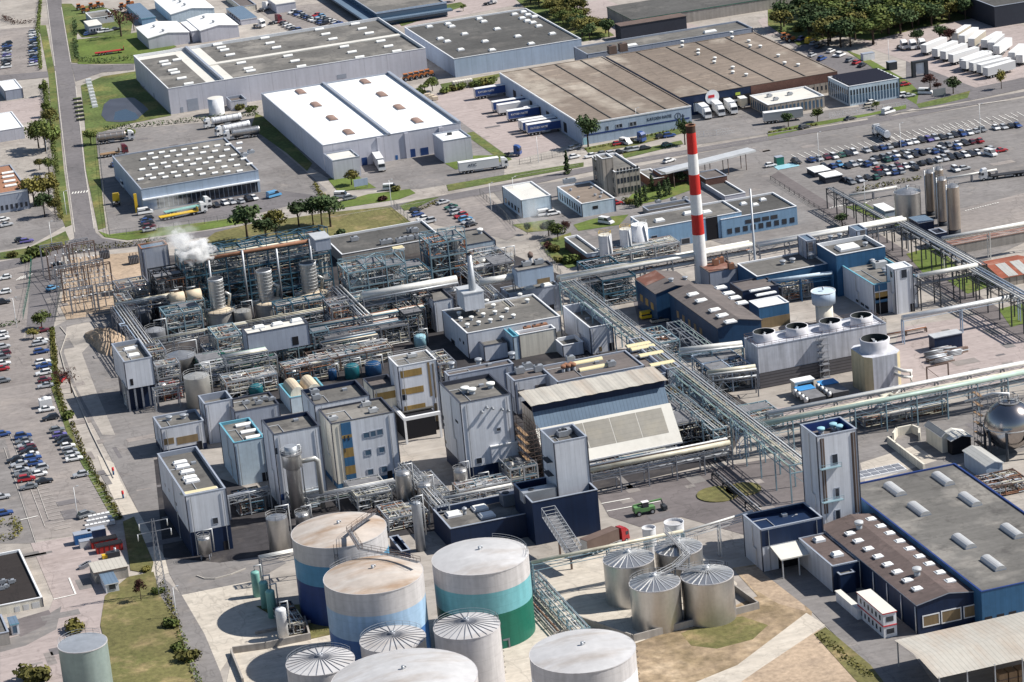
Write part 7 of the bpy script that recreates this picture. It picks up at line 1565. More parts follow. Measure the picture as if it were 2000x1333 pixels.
for p,h,c,kd,lb in((S4(0,666,[(10,1220)])[0],0,'silver','saloon car','silver saloon alone on the lane left of the staff car park'),(S4(0,1000,[(30,10)])[0],0,'blue','estate car','dark blue estate at the bottom left corner of the staff car park'),(S4(0,1000,[(672,22)])[0],20,'grey','suv','dark grey suv alone at the near end of the hedge'),(S4(0,333,[(410,920)])[0],25,'pale blue','hatchback','bright pale blue hatchback driving in through the gate road'),(S4(0,333,[(455,735)])[0],0,'black','saloon car','black saloon at the barrier beside the substation fence'),(S4(0,666,[(485,298)])[0],60,'red','pickup','small red pickup in the bushes by the perimeter road'),((267,576),0,'grey','van','grey van parked in the substation beside the transformer house'),
 ((8,429),10,'white','hatchback','white hatchback at the left edge in front of the orange roof'),((13,439),10,'silver','saloon car','silver saloon just below the white hatchback by the orange roof'),((40,469),0,'black','hatchback','black hatchback beside the round bushes at the junction'),((52,471),0,'purple','estate car','purple estate beside the round bushes at the junction'),
 ((284,415),0,'white','van','white van under the yellow sign pylon'),((243,362),-90,'white','van','white van in the shade left of the workshop'),((258,350),-90,'blue','van','dark blue van in the shade left of the workshop'),((535,382),20,'pale blue','van','bright blue small van right of the workshop'),((668,383),-30,'white','van','white van on the forecourt below the yellow tree'),((683,387),10,'grey','suv','grey suv beside the white van on the forecourt'),((763,368),-20,'white','van','rounded white van on the forecourt island'),((866,395),15,'silver','saloon car','silver saloon arriving at the small car park'),
 ((1065,418),0,'white','van','white van beside the low laboratory'),((1081,417),0,'white','suv','white suv beside the low laboratory'),((1184,434),-60,'white','van','white van driving on the grey works road'),((1204,397),0,'red','hatchback','red hatchback by the bushes of the finned building'),((1307,314),20,'white','estate car','white estate driving on the road behind the gate canopy'),
 ((1207,281),0,'red','hatchback','red hatchback in front of the logistics hall'),((1222,279),-70,'white','van','white van in front of the logistics hall'),((1291,267),0,'black','hatchback','black hatchback right of the blue lorry cab'),((1307,265),0,'blue','suv','blue suv right of the blue lorry cab'),((1120,289),20,'silver','estate car','silver estate at the corner of the lorry yard'),((1303,283),10,'green','hatchback','dark green hatchback near the road verge'),((1126,286),0,'grey','hatchback','grey hatchback under the corner tree of the logistics hall'),
 ((1571,248),15,'black','estate car','black estate on the estate road at right'),((1660,232),15,'black','saloon car','black saloon on the estate road further right'),((1735,219),20,'white','van','white van on the estate road nearest the trailer park'),((1808,181),-40,'white','van','white van at the corner of the solar roofed office'),((1768,165),0,'red','hatchback','red hatchback behind the solar roofed office'),((1767,186),0,'white','suv','white suv at the right end of the solar roofed office'),((1776,187),0,'silver','saloon car','silver saloon at the right end of the solar roofed office'),((1704,200),0,'white','hatchback','white hatchback in front of the solar roofed office'),((1697,207),0,'beige','hatchback','beige hatchback in front of the solar roofed office'),
 ((1935,301),-80,'white','van','white van at the right end of the big northern car park'),((1937,292),-80,'silver','hatchback','silver hatchback behind the white van'),((1955,294),0,'red','saloon car','red saloon beside the white van'),((1884,329),0,'silver','hatchback','silver hatchback alone below the big northern car park'),((1555,316),-80,'black','suv','black suv alone at the left end of the big northern car park'),((1505,323),0,'white','hatchback','white hatchback beside the pale blue crossing'),((1866,331),-90,'white','suv','white suv at the bottom of the big northern car park'),
 ((1268,618),0,'yellow','van','yellow works van in the shaded yard left of the boiler house'),((1288,626),0,'beige','pickup','beige works pickup beside the yellow van')):
 vehicle(p,h,c,kd,lb,'cars' if kd!='van' else 'vans')
# big northern car park
g_='cars in the big northern car park'
C4=lambda pts:S4(1500,0,pts)
row('back row of northern car park',g_,C4([(335,1250),(400,1240),(460,1230),(515,1225),(568,1212),(620,1202),(670,1192),(770,1175),(835,1165),(887,1155),(940,1147),(985,1137),(1040,1128),(1095,1117),(1147,1107),(1200,1097),(1255,1090),(1305,1080),(1358,1075),(1410,1065),(1460,1055),(1515,1048),(1570,1038),(1620,1025),(1675,1015)]),'bsmwnkwskbskbwwkuskskbwsg',-90,'the left',None,False)
row('short far right row of northern car park',g_,C4([(1780,1000),(1840,995),(1890,985),(1945,980)]),'wskb',-90,'the left',None,False)
row('second row of northern car park',g_,C4([(440,1308),(500,1300),(560,1285),(625,1300),(665,1285),(715,1275),(770,1285),(825,1272),(838,1240),(890,1230),(930,1250),(955,1222),(1000,1212),(985,1240),(1050,1200),(1095,1222),(1105,1195),(1150,1212),(1160,1185),(1205,1195),(1250,1180),(1300,1185),(1330,1165),(1380,1180)]),'kbpkswbskgnswbkwskbksbws',-90,'the left',None,False)
row('third row of northern car park',g_,C4([(1360,1140),(1410,1135),(1475,1155),(1480,1125),(1540,1118),(1590,1110),(1650,1100)]),'kgbwkmr',-90,'the left',None,False)
row('fourth row of northern car park',g_,C4([(1200,1275),(1262,1265),(1325,1252),(1378,1242),(1430,1232),(1485,1222),(1540,1212),(1590,1205),(1640,1195)]),'kkwskkwkw',-90,'the left',None,False)
row('fifth row of northern car park',g_,C4([(850,1325),(910,1318),(965,1310),(1020,1300),(1075,1300),(1120,1292),(1150,1315)])+S4(1500,333,[(600,75),(650,90),(720,75),(780,60),(840,55),(870,30),(930,20),(985,18),(1035,8)]),'rksmwskkgsknkwbs',-90,'the left',None,False)
# small car park
row('left row of small gate car park','cars in the small gate car park',S4(500,333,[(1245,310),(1262,343),(1300,378),(1352,398)]),'kbws',10,'the far end')
row('right row of small gate car park','cars in the small gate car park',S4(500,333,[(1522,285),(1545,303),(1568,330),(1600,355),(1635,380),(1655,402),(1680,422)]),'ngsrpsk',15,'the far end')
# workshop
row('row under the workshop window','cars around the workshop',S4(0,333,[(1620,275),(1690,270),(1755,255),(1812,247),(1875,240),(1940,224),(1985,216)]),'kkwsskw',-80,'the left')
row('stack left of yellow flatbed','cars around the workshop',S4(0,333,[(1145,378),(1145,395),(1150,417),(1165,440),(1165,465)]),'kbkms',5,'the far end')
row('row beside the workshop wall','cars around the workshop',[(222,322),(240,338),(250,345)],'bkw',-90,'the far end')
row('row along the logistics hall railings','cars outside the logistics hall',S4(1000,0,[(490,1225),(610,1220),(690,1205),(780,1197),(840,1190),(900,1178),(945,1170),(1040,1158)]),'wwgskgsk',5,'the left',None,False)
# far car parks
row('left column of far roadside car park','cars in the far roadside car park',((14,85),(12,131),9),'kbksuskkw',0,'the far end',None,False)
row('right column of far roadside car park','cars in the far roadside car park',((66,62),(66,126),13),'swwbkskbskbuw',0,'the far end',None,False)
row('long row of depot yard','cars in the depot yard',((572,24),(634,46),12),'wkbskbkwskbk',20,'the far end',None,False)
row('short row of depot yard','cars in the depot yard',((618,30),(660,46),7),'rpskwsb',20,'the far end',None,False)
row('near row of depot yard','cars in the depot yard',((548,42),(580,60),6),'mkwskb',20,'the far end',None,False)
row('row by the prefab office','cars by the prefab office',[(172,67),(180,66),(198,62),(212,60),(226,57)],'bkwsk',5,'the left',None,False)
row('strip along the logistics hall','cars beside the logistics hall',S4(1500,0,[(265,305),(330,325),(362,340),(400,365),(345,432),(420,460),(490,400),(540,428),(570,430),(640,470),(690,490),(735,510)]),'uysksbwwwgrk',35,'the far end','xveehxhexehc',False)
# ---- lorries
def tractor_parts(t,x,y,a,col,dz=0.0):
 c,s=cos(a),sin(a)
 def at(u,v,z):return(x+u*c-v*s,y+u*s+v*c,z+VZ)
 k=('cab',col)
 if k not in MESHES:
  p='paint_%s_car'%col.replace(' ','_');mb=MB()
  mb.hexa([(-1.1,-1.2,.7),(1.15,-1.2,.6),(1.15,1.2,.6),(-1.1,1.2,.7),(-1.1,-1.15,3.0),(.95,-1.15,2.9),(.95,1.15,2.9),(-1.1,1.15,3.0)],p)
  mb.hexa([(-1.1,-1.1,3.0),(.9,-1.1,2.9),(.9,1.1,2.9),(-1.1,1.1,3.0),(-1.1,-1.0,3.75),(.2,-1.0,3.6),(.2,1.0,3.6),(-1.1,1.0,3.75)],p)
  g2=MB();g2.hexa([(1.0,-1.1,1.75),(1.1,-1.1,1.75),(1.1,1.1,1.75),(1.0,1.1,1.75),(.9,-1.05,2.75),(1.0,-1.05,2.75),(1.0,1.05,2.75),(.9,1.05,2.75)],'glass');g2.box(0,-1.205,1.8,.85,-1.15,2.6,'glass');g2.box(0,1.15,1.8,.85,1.205,2.6,'glass')
  ch=MB();ch.box(-4.8,-.5,.6,1.0,.5,1.0,'chassis');ch.box(-2.6,-1.15,.5,-1.3,1.15,1.0,'galv')
  MESHES[k]=(mb.mesh('cab'),g2.mesh('windscreen'),ch.mesh('chassis'))
 cab,ws,ch=MESHES[k];o=part('cab',cab,t,at(0,0,0),a)
 w=bpy.data.objects.new('windscreen',ws);COL.objects.link(w);w.parent=o
 part('chassis',ch,t,at(0,0,0),a);wm=wheel_mesh(.5,.34)
 for u in(.1,-3.6):
  for v in(-1.05,1.05):part('wheel',wm,t,at(u,v,.5),a)
def trailer_parts(t,x,y,a,kind,col,L_=13.6,txt=None):
 c,s=cos(a),sin(a)
 def at(u,v,z):return(x+u*c-v*s,y+u*s+v*c,z+VZ)
 k=('trl',kind,col,L_)
 if k not in MESHES:
  p=col if col in M else 'paint_%s_car'%col.replace(' ','_');mb=MB()
  if kind=='box':
   mb.box(-L_,-1.27,1.15,0,1.27,4.0,p,'roof_white' if col not in('wood','steel_brown')else None);mb.box(-L_-.02,-1.22,1.2,-L_,1.22,3.9,'galv_light');mb.box(-L_,-1.3,1.1,.02,1.3,1.2,'galv_light');mb.box(-L_-.02,-1.3,3.9,.02,1.3,4.03,p if col=='steel_brown' else 'cube_white')
  elif kind=='tank':
   mb.tube([(-L_,0,2.5),(-L_+.4,0,2.5),(-.4,0,2.5),(0,0,2.5)],1.18,p,16)
   for u in range(5):mb.tube([(-L_*(u+.5)/5-.06,0,2.5),(-L_*(u+.5)/5+.06,0,2.5)],1.23,'galv',16)
   mb.box(-L_+1,-.35,3.6,-1,.35,3.75,'grating')
  elif kind=='flat':mb.box(-L_,-1.25,1.0,0,1.25,1.25,p);mb.box(-.2,-1.25,1.25,0,1.25,2.4,p)
  ch=MB();ch.box(-L_+.3,-.5,.75,-.6,.5,1.12,'chassis');ch.box(-L_*.62,-1.2,.55,-L_*.4,1.2,1.05,'galv');ch.box(-L_+.1,-1.15,.55,-L_+.25,1.15,.75,'chassis')
  MESHES[k]=(mb.mesh('trailer_body'),ch.mesh('trailer_chassis'))
 b,ch=MESHES[k];part({'box':'trailer_box','tank':'trailer_tank','flat':'trailer_bed'}[kind],b,t,at(0,0,0),a);part('trailer_chassis',ch,t,at(0,0,0),a);wm=wheel_mesh(.5,.34)
 for u in(1.6,2.9,4.2):
  for v in(-1.05,1.05):part('wheel',wm,t,at(-L_+u,v,.5),a)
 if txt:
  me=letters(txt[0],txt[1],txt[2],txt[3]);ff=abs(a)<1.6;u0=-L_+(3.0 if txt[2]=='sign_text' else 1.0)if ff else-L_+1+txt[3]
  q=part('lettering',me,t,at(u0,-1.30 if ff else 1.30,2.3),a if ff else a+pi);q.rotation_euler=(pi/2,0,a if ff else a+pi)
def heading(p,q):
 a=G(*p);b=G(*q);return atan2(b[1]-a[1],b[0]-a[0])
def trailer(p,q,col,label,group=None,kind='box',L_=13.6,cab=None,txt=None,name=None):
 """p: photo point on the ground under the rear end, q: a point under the front end (only its direction is used)"""
 a=heading(p,q);x0,y0=G(*p);x,y=x0+L_*cos(a),y0+L_*sin(a)
 t=thing(name or('semi_truck' if cab else 'trailer'),label,'lorry' if cab else 'trailer',(x0,y0,0),group)
 trailer_parts(t,x,y,a,kind,col,L_,txt)
 if cab:tractor_parts(t,x+2.0*cos(a),y+2.0*sin(a),a,cab)
 else:
  for v in(-.8,.8):mb=MB();mb.box(-.1,-.1,0,.1,.1,1.1,'chassis');part('landing_leg',mb,t,(x-2.4*cos(a)-v*sin(a),y-2.4*sin(a)+v*cos(a),VZ))
 return t
KN=lambda:('KATOEN NATIE',1.0,'cube_white',6.2)
gd='trailers at the docks of the logistics hall'
for k,(p,col,lab,tx)in enumerate((((928,195),'blue','navy blue dock trailer farthest from the camera',1),((963,221),'blue','second farthest dock trailer, mostly hidden, navy with white roof',0),((973,227),'white','plain white dock trailer with a dark mark',0),((992,239),'blue','navy blue dock trailer in the middle with white lettering',1),((1026,232),'blue','navy dock trailer pushed deep under the hall edge',0),((1015,257),'silver','silver dock trailer, one of the near pair',0),((1021,261),'blue','navy dock trailer hidden between the silver one and the nearest one',0),((1030,266),'blue','navy blue dock trailer nearest the camera with white lettering',1))):
 trailer(p,(p[0]+60,p[1]-9.5),col,lab,gd,txt=KN()if tx else None)
gd='lorries at the front docks of the logistics hall'
for(p,q,col,cab,lab)in(((1352,212),(1376,247),'white',None,'white trailer nearest the corner of the pale blue wall'),((1362,217),(1400,247),'white','white','white articulated lorry with pinkish curtain, second from the corner'),((1390,212),(1420,238),'white','white','short white lorry in the middle of the front docks'),((1412,208),(1452,238),'white','white','white lorry with an orange picture on its side'),((1438,203),(1472,228),'beige',None,'beige open trailer at the right end of the front docks')):
 t=trailer(p,q,col,lab,gd,cab=cab,L_=11.5 if cab else 10)
 if 'orange' in lab or 'pinkish' in lab:
  a=heading(p,q);x,y=G(*p);mb=MB();mb.box(.6,-1.31,1.6,3.4,-1.28,3.4,'orange_plant' if 'orange' in lab else 'sign_red');part('side_picture',mb,t,(x,y,VZ),a)
trailer((1492,243),(1540,237),'silver','low grey trailer in front of the pinkish annex')
# trailer park
gd='white trailers in the trailer park'
TL=[((1218,440),(1430,355)),((1305,470),(1490,395)),((1370,490),(1580,410)),((1430,515),(1680,440)),((1520,550),(1740,470)),((1530,565),(1770,490)),((1590,580),(1860,510)),((1650,595),(1920,530)),((1700,620),(1965,545)),((1460,345),(1610,250)),((1515,365),(1670,270)),((1590,390),(1710,300)),((1690,400),(1830,320)),((1745,420),(1850,330)),((1785,450),(1915,360)),((1905,500),(2000,420)),((1965,520),(2060,440))]
TN=['at the left end of the front rank','second from left in the front rank','third from left in the front rank','fourth from left in the front rank','fifth from left in the front rank','sixth from left in the front rank','seventh from left in the front rank','eighth from left in the front rank','nearest the yellow sapling in the front rank','leftmost of the back rank','second from left in the back rank','third from left in the back rank','fourth from left in the back rank','fifth from left in the back rank','sixth from left in the back rank','at the frame edge, left one','at the frame edge, right one']
for k,((a,b),nm)in enumerate(zip(TL,TN)):
 c='silver' if k in(8,13)else 'beige' if k in(9,11)else 'white'
 trailer((1500+a[0]/4,a[1]/4),(1500+b[0]/4,b[1]/4),c,'%s parked trailer %s of the trailer park'%(c,nm),gd,cab='white' if k==4 else None)
for p,lab in(((1766,98),'white lorry cab at the left of the trio in the trailer park'),((1783,98),'white lorry cab in the middle of the trio in the trailer park'),((1801,96),'white lorry cab at the right of the trio in the trailer park'),((1932,46),'white lorry cab at the back of the trailer park, left'),((1943,44),'white lorry cab at the back of the trailer park, right')):
 x,y=G(*p);t=thing('lorry_cab',lab,'lorry',(x,y,0),'parked lorry cabs');tractor_parts(t,x,y,radians(-90),'white')
x,y=G(1012,305);t=thing('lorry_cab','dark blue lorry cab unit standing in the pink lorry yard','lorry',(x,y,0));tractor_parts(t,x,y,radians(-35),'blue')
x,y=G(1254,279);t=thing('lorry_cab','dark blue lorry cab in front of the small windows of the logistics hall','lorry',(x,y,0));tractor_parts(t,x,y,radians(-60),'blue')
trailer((897,341),(975,330),'white','long white articulated lorry with dark lettering near the round lawn',cab='white',txt=('ATIC',1.4,'sign_text',2.9))
trailer((735,318),(752,345),'silver','grey articulated lorry backed onto the dock of the white roofed warehouse',cab='white',L_=11)
trailer((472,240),(398,253),'tank_white','white tanker lorry farthest back in the asphalt yard','tanker lorries','tank',11,'white')
trailer((488,255),(424,268),'tank_white','white tanker lorry in the middle of the asphalt yard','tanker lorries','tank',10,'white')
trailer((508,266),(440,276),'stainless','silver tanker lorry nearest the workshop roof','tanker lorries','tank',10,'white')
trailer((190,283),(260,274),'stainless_warm','dark steel tanker lorry by the estate road','tanker lorries','tank',10.5,'white')
trailer((196,309),(246,301),'wood','flatbed lorry with reddish load below the dark tanker',None,'flat',7,'maroon')
trailer((1734,278),(1703,258),'tank_white','white milk tanker parked across the northern car park bays','tanker lorries','tank',9,'white')
trailer((2005,342),(1950,349),'chassis','dark container lorry with white cab at the right edge',None,'flat',12,'white')
trailer((312,432),(382,419),'yellow_plant','long yellow flatbed lorry in front of the workshop',None,'flat',13,'white')
trailer((322,422),(392,408),'drum_green','green loaded lorry behind the yellow flatbed',None,'flat',13,'white')
trailer((1142,1088),(1222,1056),'steel_brown','red lorry cab with a brown covered trailer beside the navy building',None,'box',9.5,'red')
trailer((186,110),(240,103),'red_plant','red flatbed trailer standing on the lawn',None,'flat',12)
for p,h,c,lb in(((520,20),40,'white','white lorry beside the pale grey depot hall'),((512,55),-60,'white','white lorry cab at the left of the depot yard'),((545,45),20,'maroon','maroon truck among the depot cars'),((228,398),80,'yellow','yellow truck near the fence of the workshop'),((965,8),10,'white','white lorry at the top edge behind the black roof')):
 x,y=G(*p);t=thing('lorry_cab',lb,'lorry',(x,y,0));tractor_parts(t,x,y,radians(h),c)
# telehandler
x,y=G(1259,1004);t=thing('telehandler','green telehandler with raised boom in the dark turning yard','telehandler',(x,y,0));mb=MB();mb.box(x-2.6,y-1,.9,x+2.4,y+1,1.8,'green_plant');mb.box(x-2.6,y-1,1.8,x-1.2,y+1,2.2,'green_plant');part('body',mb,t)
mb=MB();mb.box(x-.6,y-.9,1.8,x+.9,y+.2,3.1,'glass');mb.box(x-.7,y-1,3.1,x+1,y+.3,3.2,'cube_white');part('cab',mb,t);mb=MB();mb.beam((x-2.4,y+.6,2.3),(x+4.6,y+.6,2.6),.35,'green_plant');mb.box(x+4.4,y-1,.3,x+5.4,y+1.2,1.2,'steel_dark');mb.beam((x+4.5,y+.6,2.6),(x+4.9,y+.3,.8),.25,'steel_dark');part('boom',mb,t)
for u in(-1.7,1.6):
 for v in(-1.05,1.05):part('wheel',wheel_mesh(.65,.45),t,(x+u,y+v,.65))
# orange machines behind the long grey warehouse and by the small sheds
def machine(p,col,label,group,h=0):
 x,y=G(*p);t=thing('tractor',label,'tractor',(x,y,0),group);mb=MB();mb.box(x-1.8,y-.7,.9,x+1.6,y+.7,1.7,col);mb.box(x+.2,y-.5,1.7,x+1.5,y+.5,2.0,col);part('body',mb,t);mb=MB();mb.box(x-1.6,y-.7,1.7,x-.1,y+.7,2.7,'glass');mb.box(x-1.7,y-.8,2.7,x,y+.8,2.85,col);part('cab',mb,t)
 for u,r in((-1.1,.8),(1.2,.55)):
  for v in(-.95,.95):part('wheel',wheel_mesh(r,.4),t,(x+u,y+v,r))
for k in range(5):machine((797+10.5*k,158-2.2*k),'orange_plant','%s orange tractor from the left beside the long grey warehouse'%ORD[k],'orange tractors')
for k,p in enumerate(((158,20),(168,26),(182,18),(196,15),(242,18),(255,12))):machine(p,'orange_plant','%s orange machine from the left in the far machine yard'%ORD[k],'orange machines')
for k,p in enumerate(((1535,78),(1545,82),(1640,12))):machine(p,'orange_plant' if k<2 else 'yellow_plant',['left orange digger beside the end of the logistics hall','right orange digger beside the end of the logistics hall','yellow digger beyond the logistics hall by the wood'][k],'diggers')
# ---------------------------------------------------------------- trees, hedges
TREES={}
def leaves(mb,cx,cy,cz,rx,ry,rz,n,size,m,R_,shell=.55):
 for _ in range(n):
  while True:
   v=Vector((R_.uniform(-1,1),R_.uniform(-1,1),R_.uniform(-1,1)))
   if shell<v.length<1:break
  p=Vector((cx+v.x*rx,cy+v.y*ry,cz+v.z*rz));nn=(v+Vector((R_.uniform(-.8,.8),R_.uniform(-.8,.8),R_.uniform(-.5,.9)))).normalized()
  e1=nn.cross(Vector((R_.uniform(-1,1),R_.uniform(-1,1),R_.uniform(-1,1)))).normalized();e2=nn.cross(e1);s=size*R_.uniform(.6,1.3)
  mb.face([p-e1*s*.5-e2*s*.35,p+e1*s*.45-e2*s*.4,p+e1*s*.5+e2*s*.3,p-e1*s*.4+e2*s*.45],m)
def tree_mesh(kind,var):
 k=(kind,var)
 if k in TREES:return TREES[k]
 R_=random.Random(hash(kind)%1000 if False else sum(map(ord,kind))*10+var);t=MB();c=MB();H_=10.0
 leaf,nb,spread,base,sz,nl,sh={'green':('leaf_green',16,.34,.30,.62,62,.35),'dark':('leaf_dark',15,.30,.36,.6,62,.35),'olive':('leaf_olive',16,.36,.22,.62,60,.35),'yellow':('leaf_yellow',14,.32,.25,.6,52,.3),'red':('leaf_red',13,.30,.28,.55,52,.3),'pine':('leaf_dark',14,.34,.42,.6,62,.3),'conifer':('leaf_dark',12,.16,.04,.55,60,.4),'cypress':('leaf_dark',9,.15,.03,.55,60,.4),'bare':('leaf_red',16,.36,.35,.42,16,.1)}[kind]
 t.cyl(0,0,0,H_*.45,.28,.17,'bark',8,cap=0);t.cyl(0,0,H_*.45,H_*.8,.17,.06,'bark',6)
 for q in range(nb):
  if kind in('conifer','cypress'):
   f=(q+.5)/nb;z=H_*(base+(1-base)*f);rr=H_*spread*(1-f*.85 if kind=='conifer' else(1-max(0,f-.55)*1.6));a=R_.uniform(0,2*pi);x,y=.3*rr*cos(a),.3*rr*sin(a);leaves(c,x,y,z,rr,rr,H_*.09,nl,sz,leaf,R_,sh)
  else:
   a=R_.uniform(0,2*pi);el=R_.uniform(-.1,1);rr=H_*spread*R_.uniform(.35,.85)*sqrt(1-max(0,el)**2*.6);z=H_*(base+(.92-base)*(.35+.5*el*R_.uniform(.7,1.1)));x,y=rr*cos(a),rr*sin(a);b=H_*R_.uniform(.11,.19)
   leaves(c,x,y,z,b*1.2,b*1.2,b*.85,nl,sz,leaf,R_,sh);t.beam((0,0,H_*R_.uniform(.25,.5)),(x*.8,y*.8,z-b*.2),.07,'bark')
 TREES[k]=(t.mesh('trunk'),c.mesh('crown'));return TREES[k]
tn=random.Random(3)
def tree(p,H_,kind,label,group=None,sx=1.0,name='tree'):
 x,y=G(*p);tr,cr=tree_mesh(kind,tn.randint(0,2));s=H_/10;t=thing(name,label,'tree',(x,y,0),group);a=tn.uniform(0,6.28)
 part('trunk',tr,t,(x,y,0),a,(s*sx,s*sx,s));part('crown',cr,t,(x,y,0),a,(s*sx,s*sx,s));return t
def th(p,top):return hgt(p[0],p[1],top)
for(p,top,kind,lab,sx)in(((484,472),396,'pine','big dark pine at the left of the pines on the dry lawn',1.25),((521,474),425,'pine','lower dark pine second from left on the dry lawn',1.4),((540,462),400,'olive','thin olive tree between the dark pines',1.0),((584,443),388,'pine','dark pine in the middle of the dry lawn',1.2),((612,440),385,'pine','dark pine third from the right end of the pine row',1.0),((629,440),384,'pine','dark pine second from the right end of the pine row',1.0),((646,444),378,'pine','dark pine at the right end of the pine row',1.2),
 ((1149,287),221,'dark','grey green tree at the front corner of the logistics hall',1.0),((1338,283),228,'dark','dark tree just behind the top of the chimney',.9),((1108,340),296,'conifer','broad conifer near the stone grey office',1.1),((687,362),328,'yellow','yellow green small tree by the left annex',1.3),((237,72),6,'bare','big sparse reddish tree by the prefab office',1.1),((262,60),20,'bare','smaller sparse reddish tree right of the big one',.9),
 ((90,296),226,'green','tall green tree in the left hedge below the white hall',1.0),((76,290),236,'green','broad green tree on the left of the tall hedge tree',1.1),((104,290),240,'olive','olive tree at the road edge below the white hall',.9),((100,252),205,'olive','olive tree in the hedge near the pale yard',.9),((92,228),196,'green','small green tree by the pale yard',.9),((86,188),158,'green','slim tree beside the small grey shed',.8),((96,338),305,'green','small tree above the orange roofed hall',1.1),((78,332),306,'olive','round tree above the orange roofed hall',1.0),
 ((68,404),338,'yellow','yellow autumn tree right of the orange roofed hall',1.1),((98,398),334,'yellow','second yellow autumn tree nearer the road',1.1),((88,424),374,'dark','dark tree below the yellow autumn trees',1.0),((108,420),380,'olive','olive tree at the road below the yellow autumn trees',.9),
 ((82,642),608,'green','round green tree by the staff car park gate',1.6),((66,662),640,'yellow','small yellow bush tree below the round gate tree',1.6),((1817,176),142,'red','dark red tree on the office lawn corner, left',1.3),((1832,178),158,'red','small red tree between the two dark red trees',1.3),((1862,184),148,'dark','dark pyramid tree at the trailer park gate',1.3),((1956,174),132,'yellow','thin yellow sapling beside the trailers',.7),((1540,248),218,'dark','dark round tree in front of the annex, left',1.3),((1597,238),210,'green','green tree in front of the annex, right',1.2),((1712,214),196,'green','small tree in front of the solar roofed office',1.3),
 ((1792,90),56,'dark','dark tree at the back edge of the trailer park, left',1.2),((1836,84),46,'dark','dark tree at the back edge of the trailer park, middle',1.2),((1856,86),50,'red','dark reddish tree at the back edge of the trailer park, right',1.2),((1645,442),415,'dark','round dark tree beside the bent pipe bridge',1.4),((1330,360),335,'dark','round dark tree left of the chimney by the brick building',1.5),
 ((1072,462),428,'dark','round dark bush tree by the grey works road',1.4),((1090,468),436,'green','green bush tree by the grey works road',1.4),((1103,456),430,'red','purple leaved bush tree by the grey works road',1.4),((1030,458),434,'dark','small dark tree on the bare corner by the gate',.9),
 ((845,178),148,'green','leafy tree left of the pink lorry yard',1.2),((830,182),160,'green','lower leafy tree left of the pink lorry yard',1.3),((888,3),-30,'green','tall tree at the top edge behind the black roof',1.0),((905,22),8,'green','small tree at the top edge behind the black roof',1.3),((276,1174),1128,'red','bare reddish sapling on the brown meadow',.7),((118,752),715,'bare','leafless shrub tree on the perimeter road, left',1.0),((140,768),712,'bare','leafless shrub tree on the perimeter road, right',.9),((178,283),250,'green','small bushy tree by the dark tanker',1.2)):
 tree(p,max(2.2,th(p,top)),kind,lab,'single trees',sx)
for k,p in enumerate(((1244,406),(1251,402),(1261,394),(1274,374),(1300,384),(1307,381),(1289,388))):
 tree(p,5.4,'cypress','clipped dark cypress bush, %s from the left in the office garden'%ORD[k if k<4 else(5,6,4)[k-4]],'clipped cypress bushes',1.1,'cypress')
R_=random.Random(21)
def inside(x,y,poly):
 c=False
 for i in range(len(poly)):
  (x1,y1),(x2,y2)=poly[i],poly[i-1]
  if(y1>y)!=(y2>y)and x<(x2-x1)*(y-y1)/(y2-y1)+x1:c=not c
 return c
def wood(poly,n,lab,group,kinds,hr,mind):
 pts=[];xs=[p[0]for p in poly];ys=[p[1]for p in poly];tries=0
 while len(pts)<n and tries<8000:
  tries+=1;p=(R_.uniform(min(xs),max(xs)),R_.uniform(min(ys),max(ys)))
  if inside(*p,poly)and all(hypot((p[0]-q[0]),(p[1]-q[1])*2.2)>mind for q in pts):pts.append(p)
 pts.sort(key=lambda p:p[0])
 for k,p in enumerate(pts):
  kd=R_.choice(kinds);nm={'green':'mid green','dark':'dark green','olive':'olive','yellow':'yellowish'}[kd]
  tree(p,R_.uniform(*hr),kd,lab%(nm,ORD[k]if k<30 else 'number %d'%(k+1)),group,R_.uniform(1.25,1.6))
wood([(1515,62),(1560,34),(1650,8),(1720,-14),(1800,-20),(1925,-20),(1935,30),(1800,58),(1735,84),(1660,100),(1600,88)],88,'%s tree, %s from the left in the wood behind the trailer park','trees of the wood',['green','dark','green','olive','dark'],(9,13),14)
wood([(1005,-5),(1075,-10),(1130,30),(1198,74),(1150,88),(1135,70),(1040,14)],26,'%s tree, %s from the left between the black roof and the long shed','trees between the warehouses',['green','olive','dark','olive'],(6,9),13)
BUSH={}
def bush_mesh(kind,var):
 if(kind,var)not in BUSH:
  r=random.Random(var*7+len(kind));mb=MB()
  for q in range(6):leaves(mb,r.uniform(-.6,.6),r.uniform(-.6,.6),r.uniform(.35,.8),.7,.7,.55,60,.32,kind,r,.4)
  BUSH[(kind,var)]=mb.mesh('bush')
 return BUSH[(kind,var)]
def bush(p,s,kind,label,group='bushes'):
 x,y=G(*p);o=part('bush',bush_mesh(kind,tn.randint(0,2)),None,(x,y,0),tn.uniform(0,6),(s,s,s*.9));tag(o,label,'bush',group)
